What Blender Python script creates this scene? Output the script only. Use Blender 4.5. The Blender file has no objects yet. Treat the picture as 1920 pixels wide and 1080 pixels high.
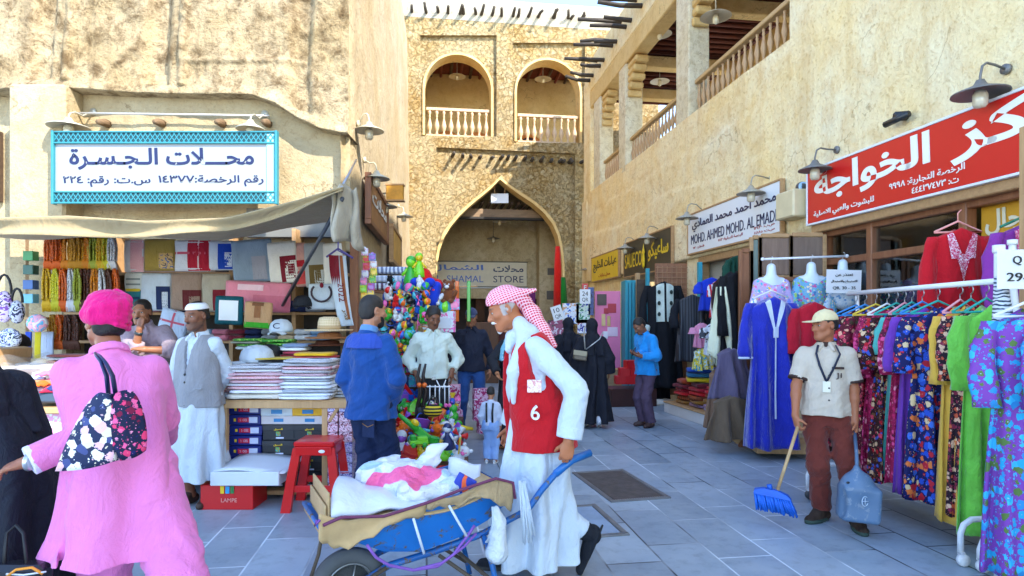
import bpy,math,random,re
import numpy as np
from mathutils import Vector,Matrix
random.seed(7);RNG=np.random.default_rng(7)
rad=math.radians
SC=bpy.context.scene
COL=SC.collection
# ------------------------------------------------------------------ camera, world, sun, exposure
CAMZ,F,HY=1.6,1160.0,597.0
_cd=bpy.data.cameras.new("camera");CAM=bpy.data.objects.new("camera",_cd);COL.objects.link(CAM)
CAM.location=(0,0,CAMZ);CAM.rotation_euler=(rad(90),0,0)
_cd.sensor_width=36;_cd.lens=36*F/1920;_cd.shift_y=(HY-540)/1920
_cd.clip_start=.05;_cd.clip_end=3000
SC.camera=CAM
SUNV=Vector((.80,-.83,1.0)).normalized() # direction towards the sun
SUN_EL=math.asin(SUNV.z);SUN_AZ=math.atan2(SUNV.x,SUNV.y)
world=bpy.data.worlds.new("World");SC.world=world;world.use_nodes=True
_n=world.node_tree.nodes;_bg=_n['Background']
_sky=_n.new('ShaderNodeTexSky');_sky.sky_type='NISHITA';_sky.sun_disc=False
_sky.sun_elevation=SUN_EL;_sky.sun_rotation=SUN_AZ;_sky.air_density=.85;_sky.dust_density=.1;_sky.ozone_density=1.8
world.node_tree.links.new(_sky.outputs[0],_bg.inputs[0]);_bg.inputs[1].default_value=.15
_sl=bpy.data.lights.new("sun",'SUN');_sl.energy=2.0;_sl.angle=rad(.5);_sl.color=(1,.94,.84)
_so=bpy.data.objects.new("sun",_sl);COL.objects.link(_so)
_so.rotation_euler=(-SUNV).to_track_quat('-Z','Y').to_euler()
SC.view_settings.view_transform='Standard';SC.view_settings.look='None'
SC.view_settings.exposure=2.48;SC.view_settings.gamma=1.0
SC.cycles.max_bounces=6;SC.cycles.diffuse_bounces=4;SC.cycles.transparent_max_bounces=8
SC.cycles.use_denoising=True
# ------------------------------------------------------------------ placing helpers
def W(px,py,Y):
 return Vector(((px-960)*Y/F,Y,CAMZ-(py-HY)*Y/F))
def GY(py): # depth of a ground point
 return CAMZ*F/(py-HY)
RN=Vector((-.9906,-.1366,0));RD=Vector((-.1366,.9906,0))
def RY(px):return 5800.0/(px-800) # depth at which the right wall passes a picture column
def RW(Y,w,z): # right wall: depth, distance in front of the wall, height
 return Vector((5-.138*Y,Y,z))+RN*w
def RZ(px,py):return CAMZ-(py-HY)*RY(px)/F
GE=Vector((.9906,.1366,0));GN=Vector((.1366,-.9906,0));GY0=20.2
def GP(u,w,z): # gate facade: along, in front of it, height
 return Vector((0,GY0,z))+GE*u+GN*w
def GUZ(px,py):
 Y=GY0/(1-.138*(px-960)/F);X=(px-960)*Y/F
 return X/.9906,CAMZ-(py-HY)*Y/F
 # ------------------------------------------------------------------ objects
def link(name,mesh,parent=None,loc=None):
 o=bpy.data.objects.new(name,mesh);COL.objects.link(o)
 if loc is not None:o.location=loc
 if parent is not None:o.parent=parent
 return o
def tag(o,label=None,cat=None,group=None,kind=None):
 if label:o['label']=label
 if cat:o['category']=cat
 if group:o['group']=group
 if kind:o['kind']=kind
 return o
def empty(name,loc,label,cat,group=None):
 o=link(name,None,None,loc);o.empty_display_size=.1
 return tag(o,label,cat,group)
def wloc(o):
 v=Vector((0,0,0))
 while o is not None:v=v+o.location;o=o.parent
 return v
def dup(o,loc,rotz=None,label=None,scale=None):
 c=o.copy();COL.objects.link(c);c.location=loc
 if rotz is not None:c.rotation_euler=(0,0,rotz)
 if scale is not None:c.scale=(scale,)*3
 if label:c['label']=label
 for ch in list(o.children):
  d=ch.copy();COL.objects.link(d);d.parent=c
  for g in list(ch.children):
   e=g.copy();COL.objects.link(e);e.parent=d
 return c
def raw_mesh(name,V,Fc,mats,smooth=True,mi=None,quads=None):
 me=bpy.data.meshes.new(name)
 if quads is not None:
  n=len(V);m=len(quads)
  me.vertices.add(n);me.vertices.foreach_set('co',np.asarray(V,np.float32).ravel())
  me.loops.add(m*4);me.loops.foreach_set('vertex_index',np.asarray(quads,np.int32).ravel())
  me.polygons.add(m);me.polygons.foreach_set('loop_start',np.arange(0,m*4,4,dtype=np.int32))
  me.polygons.foreach_set('loop_total',np.full(m,4,np.int32))
  me.update(calc_edges=True);me.validate()
 else:
  me.from_pydata([tuple(v) for v in V],[],Fc);me.update()
 for m_ in mats:me.materials.append(m_)
 k=len(me.polygons)
 if isinstance(smooth,bool):me.polygons.foreach_set('use_smooth',np.full(k,smooth))
 else:me.polygons.foreach_set('use_smooth',np.asarray(smooth,bool))
 if mi is not None:me.polygons.foreach_set('material_index',np.asarray(mi,np.int32))
 me.update()
 return me
ID3=Matrix.Identity(3)
def frame(x,y,z): # columns
 return Matrix((x,y,z)).transposed()
def rotz(a):return Matrix.Rotation(a,3,'Z')
class MB:
 def __init__(s):s.V=[];s.F=[];s.mi=[];s.sm=[]
 def add(s,vs,fs,mi=0,sm=False):
  b=len(s.V);s.V.extend([Vector(v) for v in vs])
  for f in fs:s.F.append(tuple(i+b for i in f));s.mi.append(mi);s.sm.append(sm)
  return s
 def box(s,c,size,R=ID3,mi=0,bev=.004):
  c=Vector(c);h=Vector(size)/2;b=min(bev,h.x*.45,h.y*.45,h.z*.45)
  vs=[];idx={}
  for i in (-1,1):
   for j in (-1,1):
    for k in (-1,1):
     for a in range(3):
      p=[i*h.x,j*h.y,k*h.z]
      for q in range(3):
       if q!=a:p[q]-=(i,j,k)[q]*b
      idx[(i,j,k,a)]=len(vs);vs.append(c+R @ Vector(p))
  fs=[]
  def quad(*q):
   q=list(q);p=[vs[t] for t in q];ctr=sum(p,Vector())/len(p)-c
   nn=(p[1]-p[0]).cross(p[2]-p[0])
   if nn.dot(ctr)<0:q.reverse()
   fs.append(tuple(q))
  for a in range(3):
   o=[x for x in range(3) if x!=a]
   for sg in (-1,1):
    q=[]
    for (u,v) in ((-1,-1),(1,-1),(1,1),(-1,1)):
     t=[0,0,0];t[a]=sg;t[o[0]]=u;t[o[1]]=v;q.append(idx[(*t,a)])
    quad(*q)
   for u in (-1,1):
    for v in (-1,1):
     t=[0,0,0];t[o[0]]=u;t[o[1]]=v;t1=t[:];t2=t[:];t1[a]=-1;t2[a]=1
     quad(idx[(*t1,o[0])],idx[(*t2,o[0])],idx[(*t2,o[1])],idx[(*t1,o[1])])
  for i in (-1,1):
   for j in (-1,1):
    for k in (-1,1):quad(*[idx[(i,j,k,a)] for a in range(3)])
  return s.add(vs,fs,mi,False)
 def tube(s,pts,r,n=8,mi=0,cap=True,sq=1.0):
  pts=[Vector(p) for p in pts];m=len(pts)
  rs=r if isinstance(r,(list,tuple)) else [r]*m
  vs=[];up=None
  for i,p in enumerate(pts):
   t=(pts[min(i+1,m-1)]-pts[max(i-1,0)]).normalized()
   if up is None:up=Vector((0,0,1)) if abs(t.z)<.9 else Vector((1,0,0))
   a=t.cross(up).normalized();b=a.cross(t).normalized();up=b
   for k in range(n):
    th=2*math.pi*k/n
    vs.append(p+(a*math.cos(th)+b*math.sin(th)*sq)*rs[i])
  fs=[]
  for i in range(m-1):
   for k in range(n):
    fs.append((i*n+k,i*n+(k+1) % n,(i+1)*n+(k+1) % n,(i+1)*n+k))
  if cap:fs.append(tuple(reversed(range(n))));fs.append(tuple((m-1)*n+k for k in range(n)))
  return s.add(vs,fs,mi,True)
 def lathe(s,prof,c,R=ID3,n=24,mi=0,sm=True,sx=1,sy=1):
  c=Vector(c);vs=[];fs=[];m=len(prof)
  for (r,z) in prof:
   for k in range(n):
    th=2*math.pi*k/n
    vs.append(c+R @ Vector((r*math.cos(th)*sx,r*math.sin(th)*sy,z)))
  for i in range(m-1):
   for k in range(n):
    fs.append((i*n+k,i*n+(k+1) % n,(i+1)*n+(k+1) % n,(i+1)*n+k))
  if prof[0][0]>1e-5:fs.append(tuple(reversed(range(n))))
  if prof[-1][0]>1e-5:fs.append(tuple((m-1)*n+k for k in range(n)))
  return s.add(vs,fs,mi,sm)
 def ball(s,c,r,R=ID3,n=16,mi=0):
  if not isinstance(r,(tuple,list)):r=(r,r,r)
  c=Vector(c);h=n // 2;vs=[c+R @ Vector((0,0,r[2]))];fs=[]
  for i in range(1,h):
   ph=math.pi*i/h
   for k in range(n):
    th=2*math.pi*k/n
    vs.append(c+R @ Vector((r[0]*math.sin(ph)*math.cos(th),r[1]*math.sin(ph)*math.sin(th),r[2]*math.cos(ph))))
  vs.append(c-R @ Vector((0,0,r[2])));L=len(vs)-1
  for k in range(n):fs.append((0,1+k,1+(k+1) % n));fs.append((L,L-n+(k+1) % n,L-n+k))
  for i in range(h-2):
   for k in range(n):
    a=1+i*n;fs.append((a+k,a+n+k,a+n+(k+1) % n,a+(k+1) % n))
  return s.add(vs,fs,mi,True)
 def loft(s,rings,mi=0,cap=True,sm=True,close=True):
  n=len(rings[0]);vs=[p for r in rings for p in r];fs=[]
  for i in range(len(rings)-1):
   for k in range(n if close else n-1):
    fs.append((i*n+k,i*n+(k+1) % n,(i+1)*n+(k+1) % n,(i+1)*n+k))
  if cap and close:
   fs.append(tuple(reversed(range(n))));fs.append(tuple((len(rings)-1)*n+k for k in range(n)))
  return s.add(vs,fs,mi,sm)
 def sheet(s,fn,nu,nv,th=0.0,mi=0,sm=True):
  P=[[Vector(fn(i/nu,j/nv)) for i in range(nu+1)] for j in range(nv+1)]
  def idx(i,j):return j*(nu+1)+i
  vs=[p for row in P for p in row]
  fs=[(idx(i,j),idx(i+1,j),idx(i+1,j+1),idx(i,j+1)) for j in range(nv) for i in range(nu)]
  if th:
   nr=[]
   for j in range(nv+1):
    for i in range(nu+1):
     a=P[j][min(i+1,nu)]-P[j][max(i-1,0)];b=P[min(j+1,nv)][i]-P[max(j-1,0)][i]
     nn=a.cross(b);nr.append(nn.normalized() if nn.length>1e-9 else Vector((0,0,1)))
   N=len(vs);vs=vs+[v-n_*th for v,n_ in zip(vs,nr)]
   fs=fs+[tuple(reversed([q+N for q in f])) for f in fs]
   ed=[idx(i,0) for i in range(nu+1)]+[idx(nu,j) for j in range(1,nv+1)]+[idx(i,nv) for i in range(nu-1,-1,-1)]+[idx(0,j) for j in range(nv-1,0,-1)]
   for a,b in zip(ed,ed[1:]+ed[:1]):fs.append((b,a,a+N,b+N))
  return s.add(vs,fs,mi,sm)
 def build(s,name,mats,parent=None,origin=None):
  if not isinstance(mats,(list,tuple)):mats=[mats]
  off=wloc(parent) if parent is not None else (Vector(origin) if origin is not None else None)
  if off is None:
   A=np.array([tuple(v) for v in s.V]);off=Vector(((A[:,0].min()+A[:,0].max())/2,(A[:,1].min()+A[:,1].max())/2,A[:,2].min()))
  me=raw_mesh(name,[v-off for v in s.V],s.F,mats,s.sm,s.mi)
  return link(name,me,parent,None if parent is not None else off)
def curve_mesh(loops,depth):
 """2D polygons with holes -> solid mesh data (x, y, z in [-depth/2, depth/2])."""
 c=bpy.data.curves.new('c','CURVE');c.dimensions='2D';c.fill_mode='BOTH';c.extrude=depth/2
 for L in loops:
  sp=c.splines.new('POLY');sp.points.add(len(L)-1);sp.use_cyclic_u=True
  for p,q in zip(sp.points,L):p.co=(q[0],q[1],0,1)
 o=bpy.data.objects.new('c',c);COL.objects.link(o)
 dg=bpy.context.evaluated_depsgraph_get();me=bpy.data.meshes.new_from_object(o.evaluated_get(dg))
 bpy.data.objects.remove(o);bpy.data.curves.remove(c)
 return me
def panel(name,loops,depth,mp,mats,parent=None,origin=None):
 """mp maps (x, y, z) of a filled outline to world"""
 me=curve_mesh(loops,depth);me.name=name
 off=wloc(parent) if parent is not None else Vector(origin)
 for v in me.vertices:v.co=mp(*v.co)-off
 me.materials.clear()
 for m in (mats if isinstance(mats,(list,tuple)) else [mats]):me.materials.append(m)
 me.polygons.foreach_set('material_index',np.zeros(len(me.polygons),np.int32))
 me.polygons.foreach_set('use_smooth',np.zeros(len(me.polygons),bool));me.update()
 return link(name,me,parent,None if parent is not None else off)
 # ------------------------------------------------------------------ lettering
_AF={'ا':0xFE8D,'أ':0xFE83,'ب':0xFE8F,'ة':0xFE93,'ت':0xFE95,'ث':0xFE99,'ج':0xFE9D,'ح':0xFEA1,'خ':0xFEA5,'د':0xFEA9,'ذ':0xFEAB,
'ر':0xFEAD,'ز':0xFEAF,'س':0xFEB1,'ش':0xFEB5,'ص':0xFEB9,'ض':0xFEBD,'ط':0xFEC1,'ع':0xFEC9,'غ':0xFECD,'ف':0xFED1,'ق':0xFED5,'ك':0xFED9,'ل':0xFEDD,
'م':0xFEE1,'ن':0xFEE5,'ه':0xFEE9,'و':0xFEED,'ي':0xFEF1,'ى':0xFEEF,'ﻻ':0xFEFB,'ئ':0xFE89}
_R=set('اأةدذروزىﻻ')
def arabic(s):
 if not re.search('[\u0600-\u06ff]',s):return s
 s=s.replace('لا','ﻻ');out=[]
 for i,c in enumerate(s):
  if c not in _AF:out.append(c);continue
  two=c in _R;p=s[i-1] if i else ' ';n=s[i+1] if i+1<len(s) else ' '
  pj=(p in _AF and p not in _R) or p=='ـ';nj=(not two) and (n in _AF or n=='ـ')
  out.append(chr(_AF[c]+(3 if pj and nj else 1 if pj else 2 if nj else 0)))
 return ''.join(reversed(re.findall(r'[0-9٠-٩]+|.',''.join(out))))
def letters(text,ctr,ux,uy,width,height,mat,parent,name='lettering',bold=0.0,depth=.004,fitw=True):
 """flat lettering centred on ctr; ux, uy unit vectors; stretched to width x height"""
 if not re.search('[\u0600-\u06ff]',text):bold=0
 c=bpy.data.curves.new('t','FONT');c.body=arabic(text);c.size=1;c.extrude=.01;c.offset=bold
 c.resolution_u=3
 o=bpy.data.objects.new('t',c);COL.objects.link(o)
 dg=bpy.context.evaluated_depsgraph_get();me=bpy.data.meshes.new_from_object(o.evaluated_get(dg))
 bpy.data.objects.remove(o);bpy.data.curves.remove(c)
 n=len(me.vertices)
 if n==0:return None
 A=np.empty(n*3);me.vertices.foreach_get('co',A);A=A.reshape(-1,3)
 lo,hi=A.min(0),A.max(0);A=A-(lo+hi)/2
 A[:,0]*=width/(hi[0]-lo[0]);A[:,1]*=height/(hi[1]-lo[1]);A[:,2]*=depth/.02
 par=list(range(n)) # joined letters overlap: step neighbouring strokes apart in depth
 def fd(i):
  while par[i]!=i:par[i]=par[par[i]];i=par[i]
  return i
 for ed in me.edges:par[fd(ed.vertices[0])]=fd(ed.vertices[1])
 rt_=np.array([fd(i) for i in range(n)]);us=sorted(set(rt_),key=lambda q:A[rt_==q,0].mean())
 for k_,q_ in enumerate(us):A[rt_==q_,2]+=(k_ % 4)*depth*.22
 ux,uy=Vector(ux).normalized(),Vector(uy).normalized();uz=ux.cross(uy)
 Rm=np.array([ux,uy,uz]);Wd=A @ Rm+np.array(Vector(ctr)-(wloc(parent) if parent else Vector()))
 me.vertices.foreach_set('co',Wd.ravel());me.materials.clear();me.materials.append(mat)
 me.polygons.foreach_set('material_index',np.zeros(len(me.polygons),np.int32));me.update();me.name=name
 return link(name,me,parent)
 # ------------------------------------------------------------------ materials
_MC={}
def nmat(name):
 m=bpy.data.materials.new(name);m.use_nodes=True
 return m,m.node_tree,m.node_tree.nodes['Principled BSDF']
class NT:
 def __init__(s,nt):s.nt=nt;s.n=nt.nodes;s.l=nt.links
 def new(s,t,**k):
  n=s.n.new(t)
  for a,b in k.items():
   if a.startswith('i_'):n.inputs[int(a[2:]) if a[2:].isdigit() else a[2:].replace('_',' ')].default_value=b
   else:setattr(n,a,b)
  return n
 def ln(s,a,b):s.l.new(a,b)
 def coord(s,scale=(1,1,1),rot=(0,0,0),out='Object'):
  t=s.new('ShaderNodeTexCoord');m=s.new('ShaderNodeMapping')
  m.inputs['Scale'].default_value=scale;m.inputs['Rotation'].default_value=rot
  s.ln(t.outputs[out],m.inputs['Vector']);return m.outputs[0]
 def noise(s,v,scale,detail=4,rough=.55,dist=0):
  n=s.new('ShaderNodeTexNoise');n.inputs['Scale'].default_value=scale;n.inputs['Detail'].default_value=detail
  n.inputs['Roughness'].default_value=rough;n.inputs['Distortion'].default_value=dist
  s.ln(v,n.inputs['Vector']);return n.outputs['Fac']
 def ramp(s,fac,stops,interp='LINEAR'):
  r=s.new('ShaderNodeValToRGB');r.color_ramp.interpolation=interp;e=r.color_ramp.elements
  while len(e)<len(stops):e.new(.5)
  for a,(p,c) in zip(e,stops):a.position=p;a.color=(*c,1) if len(c)==3 else c
  s.ln(fac,r.inputs[0]);return r.outputs[0]
 def mix(s,fac,a,b,mode='MIX'):
  m=s.new('ShaderNodeMix',data_type='RGBA',blend_type=mode)
  for sock,v in ((m.inputs[0],fac),(m.inputs[6],a),(m.inputs[7],b)):
   if hasattr(v,'is_linked') or hasattr(v,'links'):s.ln(v,sock)
   elif isinstance(v,(int,float)):sock.default_value=v
   else:sock.default_value=(*v,1)
  return m.outputs[2]
 def math(s,op,a,b=0.0):
  m=s.new('ShaderNodeMath',operation=op)
  for i,v in enumerate((a,b)):
   if isinstance(v,(int,float)):m.inputs[i].default_value=v
   else:s.ln(v,m.inputs[i])
  return m.outputs[0]
 def bump(s,h,strength,dist,bsdf,normal=None):
  b=s.new('ShaderNodeBump');b.inputs['Strength'].default_value=strength;b.inputs['Distance'].default_value=dist
  s.ln(h,b.inputs['Height'])
  if normal is not None:s.ln(normal,b.inputs['Normal'])
  if bsdf is not None:s.ln(b.outputs[0],bsdf.inputs['Normal'])
  return b.outputs[0]
def mul(c,k):return tuple(min(1,max(0,x*k)) for x in c)
def S(r,g=None,b=None): # sRGB 0-255 -> linear
 if g is None:r,g,b=r
 return tuple(((x/255+.055)/1.055)**2.4 if x>10 else x/255/12.92 for x in (r,g,b))
def M(col,rough=.6,metal=0.0,var=.12,vs=5,bump=.25,bs=90,bd=.003,coat=0.0,emit=0.0,spec=.5,name=None):
 key=('M',tuple(round(x,3) for x in col),rough,metal,var,vs,bump,bs,bd,coat,emit,spec)
 if key in _MC:return _MC[key]
 m,nt,b=nmat(name or 'surface');t=NT(nt);v=t.coord()
 f=t.noise(v,vs,5,.6)
 c=t.mix(f,mul(col,1-var*1.6),mul(col,1+var*1.3));t.ln(c,b.inputs['Base Color'])
 b.inputs['Roughness'].default_value=rough;b.inputs['Metallic'].default_value=metal
 b.inputs['Coat Weight'].default_value=coat;b.inputs['Specular IOR Level'].default_value=spec
 if bump:t.bump(t.noise(v,bs,3),bump,bd,b)
 if emit:t.ln(c,b.inputs['Emission Color']);b.inputs['Emission Strength'].default_value=emit
 _MC[key]=m;return m
def cloth(col,var=.1,rough=.85,wscale=9,wr=.35,sheen=.15):
 """woven cloth: slight colour variation, soft creases and a fine weave"""
 key=('C',tuple(round(x,3) for x in col),var,rough,wscale,wr)
 if key in _MC:return _MC[key]
 m,nt,b=nmat('cloth');t=NT(nt);v=t.coord()
 t.ln(t.mix(t.noise(v,7,5,.6),mul(col,1-var*1.5),mul(col,1+var*1.3)),b.inputs['Base Color'])
 b.inputs['Roughness'].default_value=rough;b.inputs['Sheen Weight'].default_value=sheen if max(col)>.12 else .0;b.inputs['Specular IOR Level'].default_value=.25
 n1=t.bump(t.noise(t.coord((1,1,.5),(.3,.5,0)),wscale,4,.6,1.1),min(1,wr*1.9),.035,None)
 n2=t.bump(t.noise(t.coord((1,1,.6),(0,-.6,.4)),wscale*3.2,3,.6,1.5),wr,.009,None,n1)
 t.bump(t.noise(v,300,2),.25,.002,b,n2)
 _MC[key]=m;return m
def floral(bg,cols,scale=22,fill=.55,shape=.36):
 key=('Fl',bg,tuple(cols),scale,fill)
 if key in _MC:return _MC[key]
 m,nt,b=nmat('flower_print');t=NT(nt);v=t.coord()
 wob=t.new('ShaderNodeVectorMath',operation='ADD');nn=t.new('ShaderNodeTexNoise');nn.inputs['Scale'].default_value=scale*2
 t.ln(v,nn.inputs['Vector']);sc=t.new('ShaderNodeVectorMath',operation='SCALE');sc.inputs[3].default_value=.35/scale
 t.ln(nn.outputs['Color'],sc.inputs[0]);t.ln(v,wob.inputs[0]);t.ln(sc.outputs[0],wob.inputs[1])
 vo=t.new('ShaderNodeTexVoronoi');vo.inputs['Scale'].default_value=scale;t.ln(wob.outputs[0],vo.inputs['Vector'])
 sp=t.new('ShaderNodeSeparateColor');t.ln(vo.outputs['Color'],sp.inputs[0])
 k=len(cols);pal=t.ramp(sp.outputs[0],[(i/k,c) for i,c in enumerate(cols)],'CONSTANT')
 pet=t.noise(wob.outputs[0],scale*5,1)
 ins=t.math('LESS_THAN',t.math('ADD',vo.outputs['Distance'],t.math('MULTIPLY',t.math('SUBTRACT',pet,.5),.7)),t.math('MULTIPLY',sp.outputs[1],shape*2*fill))
 core=t.math('LESS_THAN',vo.outputs['Distance'],.09)
 vo2=t.new('ShaderNodeTexVoronoi');vo2.inputs['Scale'].default_value=scale*2.3;t.ln(wob.outputs[0],vo2.inputs['Vector'])
 sp2=t.new('ShaderNodeSeparateColor');t.ln(vo2.outputs['Color'],sp2.inputs[0])
 sm=t.math('MULTIPLY',t.math('LESS_THAN',vo2.outputs['Distance'],.26),t.math('LESS_THAN',sp2.outputs[1],.5))
 pal2=t.ramp(sp2.outputs[0],[(i/k,c) for i,c in enumerate(reversed(cols))],'CONSTANT')
 c=t.mix(sm,bg,pal2);c=t.mix(ins,c,pal);c=t.mix(core,c,t.mix(.5,pal2,(.6,.5,.3)))
 t.ln(c,b.inputs['Base Color']);b.inputs['Roughness'].default_value=.75;b.inputs['Specular IOR Level'].default_value=.3
 t.bump(t.noise(t.coord((1,1,.4)),9,3),.4,.02,b)
 _MC[key]=m;return m
def check(bg,fg,scale=60,rot=.0,vert=False):
 """keffiyeh style small check"""
 key=('K',bg,fg,scale,rot,vert)
 if key in _MC:return _MC[key]
 m,nt,b=nmat('checked_cloth');t=NT(nt);v=t.coord((1,1,1),(rot,rot*.7,rot*.4))
 w1=t.new('ShaderNodeTexWave',wave_type='BANDS',bands_direction='Z');w1.inputs['Scale'].default_value=scale;w1.inputs['Distortion'].default_value=1.5
 w2=t.new('ShaderNodeTexWave',wave_type='BANDS',bands_direction='X');w2.inputs['Scale'].default_value=scale*.8;w2.inputs['Distortion'].default_value=1.5
 t.ln(v,w1.inputs['Vector']);t.ln(v,w2.inputs['Vector'])
 f=t.math('MULTIPLY',t.math('GREATER_THAN',w1.outputs['Fac'],.36),t.math('ADD',t.math('MULTIPLY',t.math('GREATER_THAN',w2.outputs['Fac'],.3),.75),.25))
 t.ln(t.mix(f,bg,fg),b.inputs['Base Color']);b.inputs['Roughness'].default_value=.85
 t.bump(t.noise(v,14,3),.4,.015,b)
 _MC[key]=m;return m
def stripes(c1,c2,scale=12,axis='X',duty=.5,rough=.7,dist=0.0):
 key=('St',c1,c2,scale,axis,duty)
 if key in _MC:return _MC[key]
 m,nt,b=nmat('striped');t=NT(nt);v=t.coord()
 w=t.new('ShaderNodeTexWave',wave_type='BANDS',bands_direction=axis);w.inputs['Scale'].default_value=scale;w.inputs['Distortion'].default_value=dist
 t.ln(v,w.inputs['Vector']);t.ln(t.mix(t.math('GREATER_THAN',w.outputs['Fac'],duty),c1,c2),b.inputs['Base Color'])
 b.inputs['Roughness'].default_value=rough;t.bump(t.noise(v,20,3),.2,.01,b)
 _MC[key]=m;return m
def patches(cols,scale=14,rough=.4,detail=.5):
 """random printed blobs of several colours (toy packaging, comic prints)"""
 key=('Pa',tuple(cols),scale,rough)
 if key in _MC:return _MC[key]
 m,nt,b=nmat('printed');t=NT(nt);v=t.coord()
 k=len(cols);r=t.ramp(t.noise(v,scale,2,.4,1.2),[(.25+.5*i/k,c) for i,c in enumerate(cols)],'CONSTANT')
 t.ln(r,b.inputs['Base Color']);b.inputs['Roughness'].default_value=rough
 _MC[key]=m;return m
def spots(bg,fg,fg2,scale=6,amt=.6,rough=.3):
 key=('Sp',bg,fg,scale,amt)
 if key in _MC:return _MC[key]
 m,nt,b=nmat('printed_plastic');t=NT(nt);v=t.coord()
 k=t.ramp(t.noise(v,scale,2,.4),[(amt,(0,0,0)),(amt+.01,(1,1,1))]);k2=t.ramp(t.noise(t.coord((1,1,1),(1,2,0)),scale*.8,2,.4),[(amt+.02,(0,0,0)),(amt+.03,(1,1,1))])
 t.ln(t.mix(k,t.mix(k2,bg,fg2),fg),b.inputs['Base Color']);b.inputs['Roughness'].default_value=rough
 t.bump(t.noise(v,24,5,.65,1.5),.7,.02,b);_MC[key]=m;return m
def wood(c1,c2,scale=4,axis='Z',rough=.6):
 key=('W',c1,c2,scale,axis,rough)
 if key in _MC:return _MC[key]
 m,nt,b=nmat('wood');t=NT(nt)
 s3={'X':(.12,1,1),'Y':(1,.12,1),'Z':(1,1,.12)}[axis];v=t.coord(s3)
 f=t.noise(v,scale*6,6,.7,.6)
 t.ln(t.ramp(f,[(.3,c1),(.7,c2)]),b.inputs['Base Color']);b.inputs['Roughness'].default_value=rough
 t.bump(f,.3,.006,b);_MC[key]=m;return m
def plaster(base,dark,pale,sc=1.0,bumpk=1.0,stain=.5,streak=0.0):
 m,nt,b=nmat('plaster');t=NT(nt);v=t.coord((sc,sc,sc))
 f1=t.noise(v,.9,6,.62,.5);f2=t.noise(v,4.5,8,.7,.3);f3=t.noise(v,24,5,.65)
 c=t.mix(t.ramp(f1,[(.35,(0,0,0)),(.68,(1,1,1))]),base,pale)
 c=t.mix(t.math('MULTIPLY',t.ramp(f2,[(.47,(0,0,0)),(.64,(1,1,1))]),stain),c,dark)
 if streak:
  vs=t.coord((sc*3.0,sc*3.0,sc*.22))
  c=t.mix(t.math('MULTIPLY',t.ramp(t.noise(vs,1.6,5,.6),[(.52,(0,0,0)),(.7,(1,1,1))]),streak),c,mul(dark,.8))
  # hairline cracks
 vo=t.new('ShaderNodeTexVoronoi',feature='DISTANCE_TO_EDGE');vo.inputs['Scale'].default_value=.55
 wv=t.new('ShaderNodeVectorMath',operation='ADD');nz=t.new('ShaderNodeTexNoise');nz.inputs['Scale'].default_value=2.2;nz.inputs['Detail'].default_value=6
 t.ln(v,nz.inputs['Vector']);t.ln(v,wv.inputs[0]);t.ln(nz.outputs['Color'],wv.inputs[1]);t.ln(wv.outputs[0],vo.inputs['Vector'])
 ck=t.math('LESS_THAN',vo.outputs['Distance'],.006)
 c=t.mix(t.math('MULTIPLY',t.math('MULTIPLY',ck,t.math('GREATER_THAN',f1,.54)),.4),c,mul(dark,.5))
 c=t.mix(t.math('MULTIPLY',t.ramp(f3,[(.54,(0,0,0)),(.68,(1,1,1))]),.5*min(1,bumpk)),c,mul(dark,.7))
 t.ln(c,b.inputs['Base Color']);b.inputs['Roughness'].default_value=.93;b.inputs['Specular IOR Level'].default_value=.15
 n1=t.bump(f2,.75*bumpk,.09,None);n2=t.bump(f3,.7*bumpk,.025,None,n1)
 t.bump(t.math('MULTIPLY',ck,-1),.5,.01,b,n2)
 return m
def worn(col,rust,amt=.54,rough=.45,scale=11):
 """painted metal with scuffs and rust"""
 m,nt,b=nmat('worn_paint');t=NT(nt);v=t.coord();f=t.noise(v,scale,8,.7,.5)
 k=t.ramp(f,[(amt,(0,0,0)),(amt+.05,(1,1,1))]);g=t.noise(v,3,5)
 c=t.mix(g,mul(col,.7),mul(col,1.25));t.ln(t.mix(k,c,rust),b.inputs['Base Color'])
 t.ln(t.math('ADD',t.math('MULTIPLY',k,.4),rough),b.inputs['Roughness']);t.bump(g,.5,.02,b,t.bump(f,.3,.004,None));return m
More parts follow.
